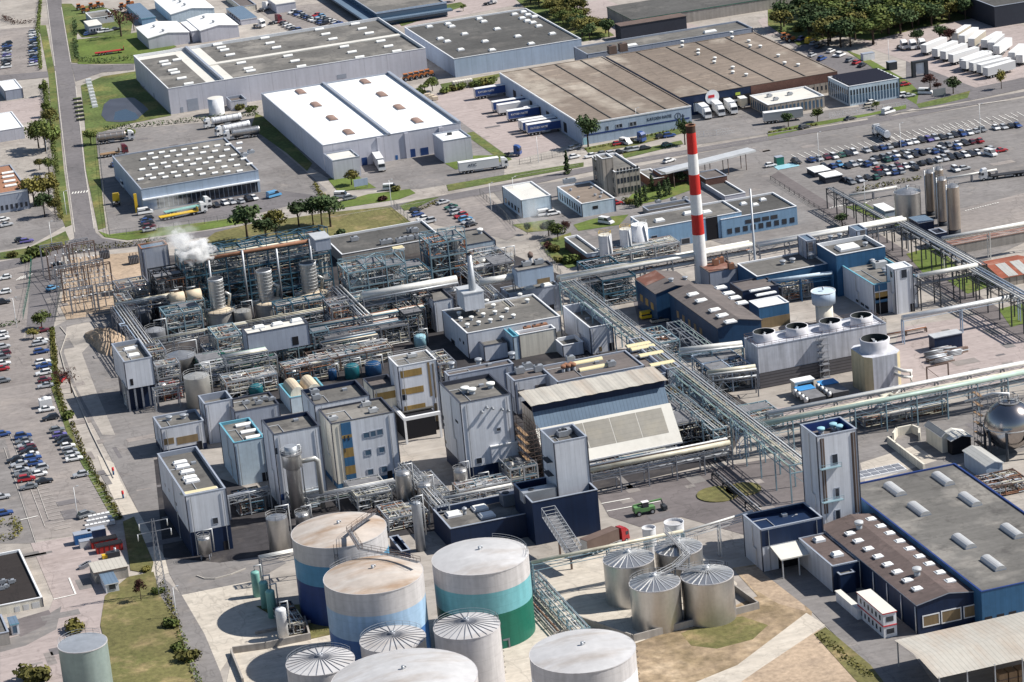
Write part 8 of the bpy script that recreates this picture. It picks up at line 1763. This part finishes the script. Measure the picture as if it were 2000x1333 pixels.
for(p,s,kd,lab)in(((145,1234),2.4,'leaf_yellow','round yellow green bush beside the sage green tank'),((66,1330),3.2,'leaf_olive','big olive bush at the bottom edge left of the sage green tank'),((1115,515),2.4,'leaf_green','round clipped bush left of the brick based workshop'),((1082,492),1.8,'leaf_olive','olive bush in the planted bed, upper'),((1072,484),1.6,'leaf_red','reddish bush in the planted bed'),((1092,512),1.5,'leaf_olive','olive bush in the planted bed, lower'),((65,502),2.8,'leaf_green','big round bush at the road junction'),((86,498),2.6,'leaf_green','second round bush at the road junction'),((112,487),1.8,'leaf_olive','small olive bush at the road junction'),((52,512),2.0,'leaf_green','low bush below the round junction bushes'),((25,502),1.6,'leaf_olive','low olive bush at the far left of the junction'),((332,1226),1.8,'leaf_green','green bush on the meadow edge, upper'),((346,1272),1.5,'leaf_green','green bush on the meadow edge, middle'),((368,1290),2.2,'leaf_olive','greyish bush on the meadow edge, lower'),((310,1160),1.3,'leaf_green','small bush at the foot of the lattice pylon'),((287,1115),1.2,'leaf_yellow','small yellow bush near the lattice pylon'),((870,182),2.0,'leaf_green','bush at the left of the scrubby strip'),((884,178),1.8,'leaf_olive','second bush of the scrubby strip'),((898,175),2.2,'leaf_green','third bush of the scrubby strip'),((930,170),2.0,'leaf_green','fourth bush of the scrubby strip'),((945,166),2.3,'leaf_olive','fifth bush of the scrubby strip'),((962,163),2.2,'leaf_green','sixth bush of the scrubby strip'),((818,186),2.2,'leaf_green','bush nearest the white warehouse behind'),((1230,398),1.6,'leaf_olive','rounded hedge bush beside the finned building'),((133,818),1.8,'leaf_green','bush at the bend of the perimeter road'),((665,458),1.6,'leaf_dark','small dark bush behind the control building'),((745,392),1.6,'leaf_red','reddish flower bush on the forecourt island'),((775,373),1.6,'leaf_olive','bush right of the rounded white van'),((1560,62),2.2,'leaf_yellow','yellow bush at the left edge of the wood'),((255,262),1.8,'leaf_green','bush at the end of the pond hedge'),((470,215),1.9,'leaf_olive','bush beside the open topped pump house'),((492,218),1.9,'leaf_green','second bush beside the open topped pump house')):
 bush(p,s,kd,lab)
def hedge(pts,w,h,kind,label,dens=26):
 mb=MB();r=random.Random(len(label));q=[Vector((*G(*p),0))for p in pts]
 for a,b in zip(q,q[1:]):
  d=b-a;n=max(1,int(d.length/1.6))
  for k in range(n):
   c=a+d*(k+.5)/n;hh=h*r.uniform(.75,1.15);leaves(mb,c.x+r.uniform(-.2,.2),c.y+r.uniform(-.2,.2),hh*.52,w*.75,w*.75,hh*.55,dens,.42,kind,r,.5)
 solo('hedge',mb,label,'hedge','hedges')
hedge([(101,645),(108,700),(113,760),(130,815)],1.2,1.6,'leaf_hedge','yellow green clipped hedge along the far half of the staff car park')
hedge([(140,828),(160,880),(190,935),(222,990),(236,1016)],1.1,1.1,'leaf_hedge','low scrubby hedge along the near half of the staff car park',18)
hedge([(147,82),(150,118),(200,124),(260,117)],1.6,2.4,'leaf_dark','dark L shaped hedge round the red flatbed trailer')
hedge([(146,45),(148,72)],1.4,2.4,'leaf_dark','short dark hedge beside the estate road near the prefab office')
hedge([(203,254),(260,250),(330,243),(400,236),(505,225)],1.5,1.8,'leaf_dark','long dark hedge between the pond and the asphalt yard')
hedge([(128,499),(180,489),(250,482),(330,474)],1.6,2.2,'leaf_hedge','olive hedge along the back of the substation')
hedge([(5,38),(30,48),(70,44)],1.6,2.2,'leaf_red','reddish hedge in front of the far gravel lot')
hedge([(80,0),(74,60),(80,138)],1.2,2.0,'leaf_green','green hedge beside the far roadside car park')
hedge([(86,165),(90,200),(96,225)],1.3,2.4,'leaf_green','green hedge beside the pale yard at the left')
hedge([(90,172),(98,240),(106,300),(112,345)],1.6,2.8,'leaf_green','tall green hedge between the estate road and the white hall',30)
hedge([(104,348),(114,400),(120,432)],1.5,2.4,'leaf_olive','olive hedge beside the estate road by the orange roof',30)
hedge([(1140,294),(1230,276),(1330,252)],.8,.8,'leaf_olive','low planting along the foot of the logistics hall',12)
hedge([(1672,376),(1720,366),(1760,358),(1800,350)],1.2,1.5,'leaf_hedge','green and orange hedge below the big northern car park')
hedge([(0,1030),(30,1022),(38,1040),(30,1052),(0,1058)],1.6,1.8,'leaf_olive','olive hedge ring at the left end of the staff car park')
hedge([(0,640),(38,632)],1.6,1.6,'leaf_dark','dark hedge at the left edge in the staff car park')
hedge([(615,362),(625,380),(640,395)],1.2,1.6,'leaf_olive','scrubby hedge along the asphalt yard fence')
hedge([(800,416),(830,408),(856,396)],1.2,1.4,'leaf_olive','low hedge left of the small gate car park')
hedge([(1216,392),(1226,398),(1240,402)],1.3,1.6,'leaf_dark','clipped dark hedge beside the finned building')
hedge([(1500,262),(1540,255),(1600,246)],.9,.9,'leaf_olive','low hedge on the verge below the annex')
hedge([(1600,1240),(1640,1275),(1700,1325)],1.6,.9,'leaf_olive','weeds along the bank of the lorry apron',16)
hedge([(318,1140),(335,1185),(350,1230)],1.2,.8,'leaf_olive','weeds along the perimeter track, upper',14)
hedge([(352,1235),(372,1290),(392,1345)],1.3,.9,'leaf_green','weeds along the perimeter track, lower',14)
# ---------------------------------------------------------------- fences
def fence(pts,h,label,m='fence_mesh',step=4.0,wall=None):
 q=[Vector((*G(*p),0))for p in pts];t=thing('fence',label,'fence',q[0],'fences');mb=MB();pm=MB();pm.box(-.06,-.06,0,.06,.06,h,m);pmesh=pm.mesh('post');tot=sum((b-a).length for a,b in zip(q,q[1:]));step=max(step,tot/80)
 for a,b in zip(q,q[1:]):
  d=b-a;n=max(1,int(d.length/step))
  for z in(.15,h*.5,h-.05):mb.beam(a+Vector((0,0,z)),b+Vector((0,0,z)),.045,m)
  for k in range(int(d.length/1.0)):mb.beam(a+d*k/max(1,int(d.length/1.0))+Vector((0,0,.1)),a+d*k/max(1,int(d.length/1.0))+Vector((0,0,h-.05)),.022,m)
  for k in range(n):part('post',pmesh,t,a+d*k/n)
 part('mesh_panel',mb,t)
fence([(192,268),(205,400),(215,462),(280,455),(400,438),(475,425)],2.0,'mesh fence round the workshop yard')
fence([(1015,322),(1100,305),(1140,300)],2.0,'mesh fence at the near side of the pink lorry yard')
fence([(770,404),(803,438)],2.2,'purple grey boarded fence beside the small gate car park')
fence([(938,382),(985,425),(1008,452)],2.2,'mesh fence between the small car park and the laboratory')
fence([(1350,270),(1400,265),(1435,260)],2.0,'railings behind the chimney along the delivery yard','coping_white')
fence([(1620,230),(1700,217),(1775,206)],1.6,'white railing in front of the solar roofed office','coping_white')
fence([(62,512),(58,560),(45,625)],2.0,'green mesh fence between the gate road and the staff car park','vessel_green')
fence([(125,515),(118,570),(108,628)],2.2,'mesh fence on the left of the substation')
fence([(108,628),(170,622),(228,612)],2.2,'mesh fence on the near side of the substation')
fence([(1505,352),(1640,436),(1740,500)],1.4,'dark railing along the sunken siding','steel_dark')
fence([(1090,452),(1055,480),(1100,545)],1.8,'mesh fence round the planted bed at the plant corner')
# low walls
def wall(pts,h,w,m,label,name='low_wall'):
 mb=MB();q=[Vector((*G(*p),0))for p in pts]
 for a,b in zip(q,q[1:]):
  d=(b-a).normalized();n=Vector((-d.y,d.x,0))*w/2;a2=a-d*w*.3;b2=b+d*w*.3;u=Vector((0,0,h));mb.hexa([a2-n,b2-n,b2+n,a2+n,a2-n+u,b2-n+u,b2+n+u,a2+n+u],m)
 solo(name,mb,label,'wall','low walls')
wall([(1128,1215),(1238,1254),(1482,1190),(1400,1130)],1.6,.35,'wall_concrete','concrete bund wall round the four stainless tanks')
wall([(456,1277),(520,1268),(606,1250)],1.6,.4,'wall_concrete','concrete bund wall behind the bottom left cone tank')
wall([(452,1278),(475,1335)],1.2,.4,'wall_concrete','left end of the concrete bund wall beside the white pad')
wall([(606,1250),(596,1215)],1.4,.4,'wall_concrete','short bund wall beside the pump skid')
wall([(1735,868),(1750,880),(1805,922)],2.0,.5,'wall_cream','cream retaining wall of the sloping pit behind the big grey hall')
wall([(1745,862),(1752,852),(1782,846),(1796,852),(1796,862)],2.2,.5,'wall_cream','cream curved wall at the head of the sloping pit')
wall([(500,1240),(606,1218)],.8,.4,'wall_concrete','low concrete kerb wall behind the pale green vessels')
# ---------------------------------------------------------------- yard clutter
def box_thing(name,label,cat,p,dims,m,group=None,top=None,rot=0.0,z=0.0,extra=None):
 x,y=G(*p,z);a,b,c=dims;mb=MB();mb.box(-a/2,-b/2,0,a/2,b/2,c,m,top)
 if extra:extra(mb,a,b,c)
 return solo(name,mb,label,cat,group,(x,y,z),rot)
def cage(mb,a,b,c):
 for s in(-1,1):
  for q in(.15,.5,.85):mb.beam((-a/2,s*b/2,c*q),(a/2,s*b/2,c*q),.05,'galv');mb.beam((s*a/2,-b/2,c*q),(s*a/2,b/2,c*q),.05,'galv')
 mb.box(-a/2,-b/2,-.01,a/2,b/2,.12,'wood')
def skip_(mb,a,b,c):
 mb.box(-a/2-.05,-b/2-.08,c-.15,a/2+.05,b/2+.08,c,'steel_dark');mb.box(-a/2+.1,-b/2+.1,c-.05,a/2-.1,b/2-.1,c+.02,'dark_inside')
 for k in range(5):mb.box(-a/2+a*(k+.5)/5-.06,-b/2-.07,0,-a/2+a*(k+.5)/5+.06,b/2+.07,c,'steel_dark')
def doors(mb,a,b,c):
 mb.box(a/2,-b/2+.1,.15,a/2+.04,-.03,c-.1,'galv_light');mb.box(a/2,.03,.15,a/2+.04,b/2-.1,c-.1,'galv_light');mb.box(-a/2-.03,-b/2-.03,c-.12,a/2+.03,b/2+.03,c+.02,'coping_grey')
k=0
for r_ in range(3):
 for i in range(7-r_):
  p=(172+r_*3+8*i,1034-9*r_-1.6*i);lab='%s white caged tote from the left in the %s row by the containers'%(ORD[i],('front','middle','back')[r_]);box_thing('tote',lab,'tote',p,(1.15,1.0,1.15),'cube_white','white caged totes',extra=cage)
for(p,dims,m,lab)in(((163,1060),(4.2,2.4,2.6),'blue_container','bright blue container at the left of the skip yard'),((190,1052),(4.2,2.4,2.6),'wall_navy','navy container right of the bright blue one'),((170,1068),(3.4,1.8,1.8),'galv_light','small grey container in front of the bright blue one')):
 box_thing('container',lab,'container',p,dims,m,'small containers',extra=doors)
for(p,lab)in(((204,1066),'red skip, farther of the two in the skip yard'),((214,1076),'red skip, nearer of the two in the skip yard')):
 box_thing('skip',lab,'skip',p,(6.2,2.3,1.9),'red_plant','red skips',extra=skip_)
b=bld('scrap_shelter','rust streaked pale lean-to shelter behind the skips',(184,1121),(249,1107),(178,1101),h=2.6,wall='wall_concrete',roof='roof_corr',par=0,cop='steel_brown')
box_thing('dumper','yellow and black machine parts behind the red skips','machine',(222,1088),(3.0,1.6,1.4),'steel_dark',extra=lambda mb,a,b_,c:(mb.box(-a/2-1.2,-.6,.2,-a/2,.6,1.0,'yellow_plant'),mb.cyl(.5,0,c,c+.8,.3,m='galv',n=8)))
for k in range(5):box_thing('metal_cage','%s small metal frame from the left in front of the scrap shelter'%ORD[k],'frame',(160+3.4*k,1112-2*k),(1.2,1.0,.9),'steel_grey','small metal frames',extra=cage)
box_thing('spool','big sagging white plastic sheet bundle on the hedge side of the car park','bundle',(90,795),(3.4,2.2,2.4),'cube_white',extra=lambda mb,a,b_,c:(mb.dome(0,0,c,1.0,.6,'cube_white',10,3),mb.dome(-1,.3,c*.8,.8,.7,'cube_white',10,3)))
for k in range(9):box_thing('concrete_block','%s white concrete block from the far end in the line beside the pond'%ORD[k],'block',(173+1.6*k,160+6.3*k),(2.2,.9,1.0),'coping_white','white concrete blocks',extra=lambda mb,a,b_,c:mb.box(-.9,-.25,c,.9,.25,c+.25,'coping_white'))
for k in range(8):box_thing('pallet_stack','%s stack of white cubes from the left beside the nearest white shed'%ORD[k],'stack',(298+5.5*(k%6),94-1.2*(k%6)-4*(k//6)),(1.2,1.2,1.6),'cube_white','white cubes by the shed',extra=cage)
for k in range(6):box_thing('trough','%s dark planter box from the far end along the estate road'%ORD[k],'planter',(151+1.4*k,196+8*k),(3.2,1.4,.8),'steel_dark','dark planters by the pond',extra=lambda mb,a,b_,c:mb.box(-a/2+.15,-b_/2+.15,c,a/2-.15,b_/2-.15,c+.12,'grass'))
# pipe bundles lying in the eastern yard
pb=random.Random(77)
for k in range(11):
 p=(1800+pb.uniform(0,75),688+pb.uniform(0,22));x,y=G(*p);mb=MB();a=pb.uniform(-.1,.1)
 for j in range(4):
  for i in range(3-j%2):mb.tube([(-2.6+pb.uniform(-.3,.3),(i-1)*.42+.1*j,.22+.36*j),(2.6+pb.uniform(-.3,.3),(i-1)*.42+.1*j,.22+.36*j)],.2,pb.choice(['steel_brown','pipe_grey','galv']),6)
 o=part('pipe_bundle',mb,None,(x,y,0),a);tag(o,'bundle of grey brown pipes lying before the dark blue steel box','pipe bundle','pipe bundles by the blue box')
# steel frame stand
x,y=G(1832,745);t=thing('steel_stand','empty brown portal stand in the eastern yard behind the pale green pipe bridge','stand',(x,y,0));
for u in(-3,3):mb=MB();mb.box(x+u-.15,y-.15,0,x+u+.15,y+.15,4.2,'steel_brown');part('post',mb,t)
mb=MB();mb.box(x-3.1,y-.15,4.2,x+3.1,y+.15,4.5,'steel_brown');mb.beam((x-3,y,4.2),(x+1,y-2.4,.2),.12,'steel_brown');part('beam',mb,t)
# weigh portal of the trailer park
x,y=G(1797,150);t=thing('gate_portal','dark portal frame with a white curtain at the trailer park entrance','portal',(x,y,0));
for u in(-2.4,2.4):mb=MB();mb.box(x+u-.6,y-.8,0,x+u+.6,y+.8,5.2,'steel_dark');part('pillar',mb,t)
mb=MB();mb.box(x-3,y-.8,5.2,x+3,y+.8,5.9,'steel_dark');part('beam',mb,t);mb=MB();mb.box(x-1.7,y-.1,1,x+1.7,y+.1,5.0,'tank_white');part('curtain',mb,t)
box_thing('kiosk_box','dark green cabin beside the tall lamp at the trailer park','cabin',(1742,136),(3.2,2.6,3.0),'steel_dark',top='steel_grey',extra=doors)
box_thing('white_cabin','small white cabin at the edge of the car park strip','cabin',(1695,117),(4.6,2.4,2.6),'tank_white',extra=doors)
box_thing('cattle_trailer','ribbed pinkish trailer standing by the scrubby strip','trailer',(904,170),(7.5,2.5,2.6),'wall_cream',extra=lambda mb,a,b_,c:[mb.box(-a/2+a*k/8-.04,-b_/2-.04,.4,-a/2+a*k/8+.04,b_/2+.04,c,'pipe_rust')for k in range(1,8)]+[mb.cyl(u,v,-.0,.5,.3,m='rubber',n=8)for u in(-2,2)for v in(-1,1)])
box_thing('green_cabin','small dark green cabin on the pale blue painted bay','cabin',(1522,322),(2.6,2.4,2.8),'vessel_green',extra=doors)
for k in range(3):box_thing('crate','%s pale crate from the left by the white roof parapet in the lorry yard'%ORD[k],'crate',(836+7*k,190+3*k),(2.0,1.6,1.4),'lagging_top','pale crates in the lorry yard',extra=cage)
# notice boards and posts
for(p,lab,m)in(((706,369),'grey notice board on the little lawn by the warehouse','wall_bluegrey'),((1835,192),'dark notice board in front of the red trees','steel_grey')):
 x,y=G(*p);t=thing('notice_board',lab,'notice board',(x,y,0));mb=MB();mb.box(x-2.4,y-.08,1.0,x+2.4,y+.08,3.4,m);part('panel',mb,t)
 for u in(-2,2):mb=MB();mb.box(x+u-.08,y-.06,0,x+u+.08,y+.06,1.0,'steel_grey');part('post',mb,t)
for k,p in enumerate(((222,928),(241,974))):
 x,y=G(*p);t=thing('sign_post',['red topped blue post at the edge of the big shadow','blue and red post lower down the pale paving strip'][k],'post',(x,y,0),'red and blue posts');mb=MB();mb.cyl(x,y,0,1.2,.22,m='vessel_blue',n=8);part('post',mb,t);mb=MB();mb.cyl(x,y,1.2,2.0,.3,m='sign_red',n=10);part('cap',mb,t)
# gate portals of the staff car park
for k,p in enumerate(((70,543),(103,540))):
 x,y=G(*p);t=thing('gate',['dark sliding gate of the staff car park, left leaf','dark sliding gate of the staff car park, right leaf'][k],'gate',(x,y,0),'gate leaves');mb=MB();mb.box(x-2.6,y-.06,.3,x+2.6,y+.06,.45,'steel_dark');mb.box(x-2.6,y-.06,1.9,x+2.6,y+.06,2.05,'steel_dark')
 for q in range(14):mb.box(x-2.5+.385*q-.04,y-.04,.3,x-2.5+.385*q+.04,y+.04,2.0,'steel_dark')
 part('leaf',mb,t);mb=MB();mb.box(x-2.9,y-.2,0,x-2.6,y+.2,2.3,'steel_grey');part('pillar',mb,t)
# spoil heap
mb=MB();hr=random.Random(9);cx,cy=G(205,668);n=26;rings=7
gridp=[]
for i in range(rings+1):
 f=i/rings;rr=[]
 for q in range(n):
  a=2*pi*q/n;rad=(1-f)*(7+1.5*sin(3*a+1)+hr.uniform(-.6,.6));rr.append((cx+rad*cos(a)*.75,cy+rad*sin(a)*1.7,3.6*sin(f*pi/2)*(1+hr.uniform(-.12,.12))if i else-.05))
 gridp.append(rr)
for i in range(rings):
 for q in range(n):r_=(q+1)%n;mb.face([gridp[i][q],gridp[i][r_],gridp[i+1][r_],gridp[i+1][q]],'gravel')
solo('soil_heap',mb,'brown heap of soil beside the west pipe bridge','heap')
# small roofs behind the big hall
B=bld('gabled_hut','cream hut with a pale grey gabled roof beside the sloping pit',(1833,853),(1853,847),(1803,832),bot=(1841,886),wall='wall_cream',roof='roof_corrgrey',cop='coping_white',gable=('y',.8,.3))
B=bld('open_shelter','open shelter with a white gabled roof over pumps next to the cream hut',(1855,861),(1896,852),(1836,849),bot=(1860,890),wall='dark_inside',roof='roof_offwhite',cop='coping_white',gable=('y',.8,.4))
B=bld('gabled_hut','long low roof with a pale gable touching the big grey hall',(1926,911),(1958,904),(1873,883),h=4,wall='wall_bluegrey',roof='roof_corrgrey',cop='coping_white',gable=('y',.7,.3))
box_thing('solar_bench','flat white framed rack of dark panels behind the white tower','rack',(1714,925),(13,4.5,.6),'coping_white',extra=lambda mb,a,b_,c:[mb.box(-a/2+.4+i*2.1,-b_/2+.3+j*2.1,c,-a/2+2.2+i*2.1,-b_/2+2.0+j*2.1,c+.1,'steel_grey')for i in range(6)for j in range(2)])
for k,p in enumerate(((1402,967),(1452,957))):
 x,y=G(*p);mb=MB();mb.cyl(x,y,0,.3,5.0 if k==0 else 4.2,m='grass_dry',n=24);solo('traffic_island',mb,['left','right'][k]+' half of the round planted traffic island under the pipe bridge','island','traffic islands')
rack('twin dark pipes on low supports crossing the traffic island',(1398,925),(1482,1000),1.4,1.6,[(-.5,0,.25,'steel_dark'),(.4,0,.22,'pipe_grey')],8,'steel_dark',0)
# ---------------------------------------------------------------- steam
def puff(name,label,p,z,r,dens,seed,sq=(1,1,1)):
 m=bpy.data.materials.new('steam');m.use_nodes=True;nt=m.node_tree;N=nt.nodes;L=nt.links;N.clear()
 out=N.new('ShaderNodeOutputMaterial');pv=N.new('ShaderNodeVolumePrincipled');pv.inputs['Color'].default_value=(.98,.98,.98,1);pv.inputs['Anisotropy'].default_value=.1
 tc=N.new('ShaderNodeTexCoord');ln=N.new('ShaderNodeVectorMath');ln.operation='LENGTH';L.new(tc.outputs['Object'],ln.inputs[0])
 nz=N.new('ShaderNodeTexNoise');nz.inputs['Scale'].default_value=2.2;nz.inputs['Detail'].default_value=4;nz.noise_dimensions='4D';nz.inputs['W'].default_value=seed;L.new(tc.outputs['Object'],nz.inputs['Vector'])
 a=N.new('ShaderNodeMath');a.operation='SUBTRACT';a.inputs[0].default_value=.98;L.new(ln.outputs['Value'],a.inputs[1])
 b=N.new('ShaderNodeMath');b.operation='SUBTRACT';L.new(nz.outputs['Fac'],b.inputs[0]);b.inputs[1].default_value=.62
 b2=N.new('ShaderNodeMath');b2.operation='MULTIPLY_ADD';L.new(b.outputs[0],b2.inputs[0]);b2.inputs[1].default_value=2.6;L.new(a.outputs[0],b2.inputs[2])
 c=N.new('ShaderNodeMath');c.operation='MAXIMUM';L.new(b2.outputs[0],c.inputs[0]);c.inputs[1].default_value=0
 d=N.new('ShaderNodeMath');d.operation='MULTIPLY';L.new(c.outputs[0],d.inputs[0]);d.inputs[1].default_value=dens;L.new(d.outputs[0],pv.inputs['Density']);L.new(pv.outputs[0],out.inputs['Volume'])
 me=bpy.data.meshes.new('steam');bm=bmesh.new();bmesh.ops.create_icosphere(bm,subdivisions=3,radius=1);bm.to_mesh(me);bm.free();me.materials.append(m)
 x,y=G(*p,z);o=bpy.data.objects.new(name,me);COL.objects.link(o);o.location=(x,y,z);o.scale=(r*sq[0],r*sq[1],r*sq[2]);tag(o,label,'steam',None,'stuff')
puff('steam','dense white steam puff over the west end of the long teal structure',(383,492),22,5.6,6.0,1.0,(1.15,1,.9))
puff('steam','thinner white steam puff drifting up left of the dense one',(354,477),24,5.0,1.6,2.0,(.9,1,1))
puff('steam','wisp of steam in front of the workshop',(335,402),8,6.0,.22,3.0,(1.9,1,.8))
puff('steam','thin steam drifting past the low laboratory',(1042,412),9,7.5,.09,4.0,(.9,1,1.6))
# ---------------------------------------------------------------- more process clutter
x0,y0,x1,y1=span((796,868),(862,854),14)
t=thing('open_bay','dark loading bay under a white steel frame right of the gold banded tower','loading bay',(x0,y0,0))
for(a,b_)in((x0,y0),(x1,y0),(x0,y1),(x1,y1)):mb=MB();mb.box(a-.25,b_-.25,0,a+.25,b_+.25,6.2,'coping_white');part('post',mb,t)
mb=MB();mb.box(x0+.4,y0+3,0,x1-.4,y1-.3,6.1,'dark_inside');part('bay_interior',mb,t)
mb=MB();mb.box(x0-.3,y0-.3,6.2,x1+.3,y0+.5,7.0,'coping_white');mb.box(x0-.3,y0+.5,6.2,x0+.5,y1,7.0,'coping_white');mb.box(x0+.5,y0+5,6.4,x1,y1,6.7,'roof_dark');part('roof_frame',mb,t)
for k,(l,r_,dp,h_,n_,np_,lab,m_)in enumerate((((560,752),(655,735),7,4.5,6,150,'pipes and pumps in front of the wide blue vessels','steel_brown'),((446,782),(545,764),8,5,5,150,'tangled pipes behind the link roof and left of the vaults','galv'),((296,742),(330,736),12,8,3,90,'pipe stairs between the grey block on legs and the cone topped tank','galv'),((408,722),(470,711),8,5,1,130,'silvery pipework between the cone topped tanks','galv'),((240,640),(290,668),18,8,2,110,'dark pipework inside the west boundary pipe bridge','steel_grey'),((860,745),(895,742),12,5,1,60,'narrow pipe alley between gold banded tower and tall white block','steel_grey'),((700,580),(800,562),9,6,4,150,'pipework under the fat white duct','steel_grey'),((900,985),(1000,966),6,3.5,1,120,'pipes and valves behind the navy building','galv'),((470,1010),(520,1000),8,4,2,80,'pipes and cabinets between the navy footed block and the cone topped stainless tank','steel_dark'),((760,1040),(840,1026),10,3.5,2,130,'pipe manifold between the big blue and the green tank','galv'),((1150,935),(1330,900),5,3,0,140,'low pipes and orange debris under the cream pipe bridge','steel_grey'),((1290,712),(1330,705),14,6,1,70,'pipes beside the end bay below the main pipe bridge','steel_cyan'))):
 x0,y0,x1,y1=span(l,r_,dp);unit(lab,min(x0,x1),y0,max(x0,x1),y1,h_,300+k,np_,n_,1,m_,bay=7,decks=False,vr=(.6,1.3))

x0,y0=G(1918,884);scaffold('access_tower','grey lattice access tower with stairs beside the polished sphere tank',x0,x0+4,y0,y0+4,15,2,2.4,'steel_grey','stair tower',.1)
x0,y0=G(1446,897);t=thing('lattice_tower','blue lattice support tower under the main pipe bridge near its white tower end','tower',(x0,y0,0));mb=MB()
for k in range(5):
 za,zb=1.9*k,1.9*(k+1)
 for(a,b_)in((0,0),(2.2,0),(0,2.2),(2.2,2.2)):mb.beam((x0+a,y0+b_,za),(x0+a,y0+b_,zb),.16,'wall_bluegrey')
 for(a,b_,c,d)in((0,0,2.2,0),(2.2,0,2.2,2.2),(0,2.2,0,0)):mb.beam((x0+a,y0+b_,za),(x0+c,y0+d,zb),.1,'wall_bluegrey');mb.beam((x0+a,y0+b_,zb),(x0+c,y0+d,zb),.1,'wall_bluegrey')
part('lattice',mb,t)
puff('steam','faint wisp of steam drifting away above the two puffs',(338,462),28,7.5,.22,5.0,(1.4,1,.9))
for k,(l,r_,dp,h_,n_,np_,lab,m_)in enumerate((((432,722),(480,713),12,9,4,120,'tall pipe frame between the cream tank and the dark lagged tank','steel_cyan'),((655,668),(700,660),10,10,4,120,'tall frame of columns right of the grey panelled building','steel_grey'),((700,648),(760,638),9,9,4,120,'frame of pipes and columns behind the flat beige topped tank','steel_cyan'),((240,622),(300,612),10,9,3,120,'pipe frame north of the west boundary tanks','steel_grey'),((330,668),(400,656),9,8,3,130,'pipe frame in front of the yellow lagged drums','steel_cyan'),((545,650),(640,634),5,8,4,110,'pipes behind the grey panelled building','steel_teal'),((820,648),(850,642),10,10,3,90,'narrow column frame left of the side block','steel_dark'))):
 x0,y0,x1,y1=span(l,r_,dp);unit(lab,min(x0,x1),y0,max(x0,x1),y1,h_,400+k,np_,n_,2,m_,bay=5,vr=(.5,1.1))
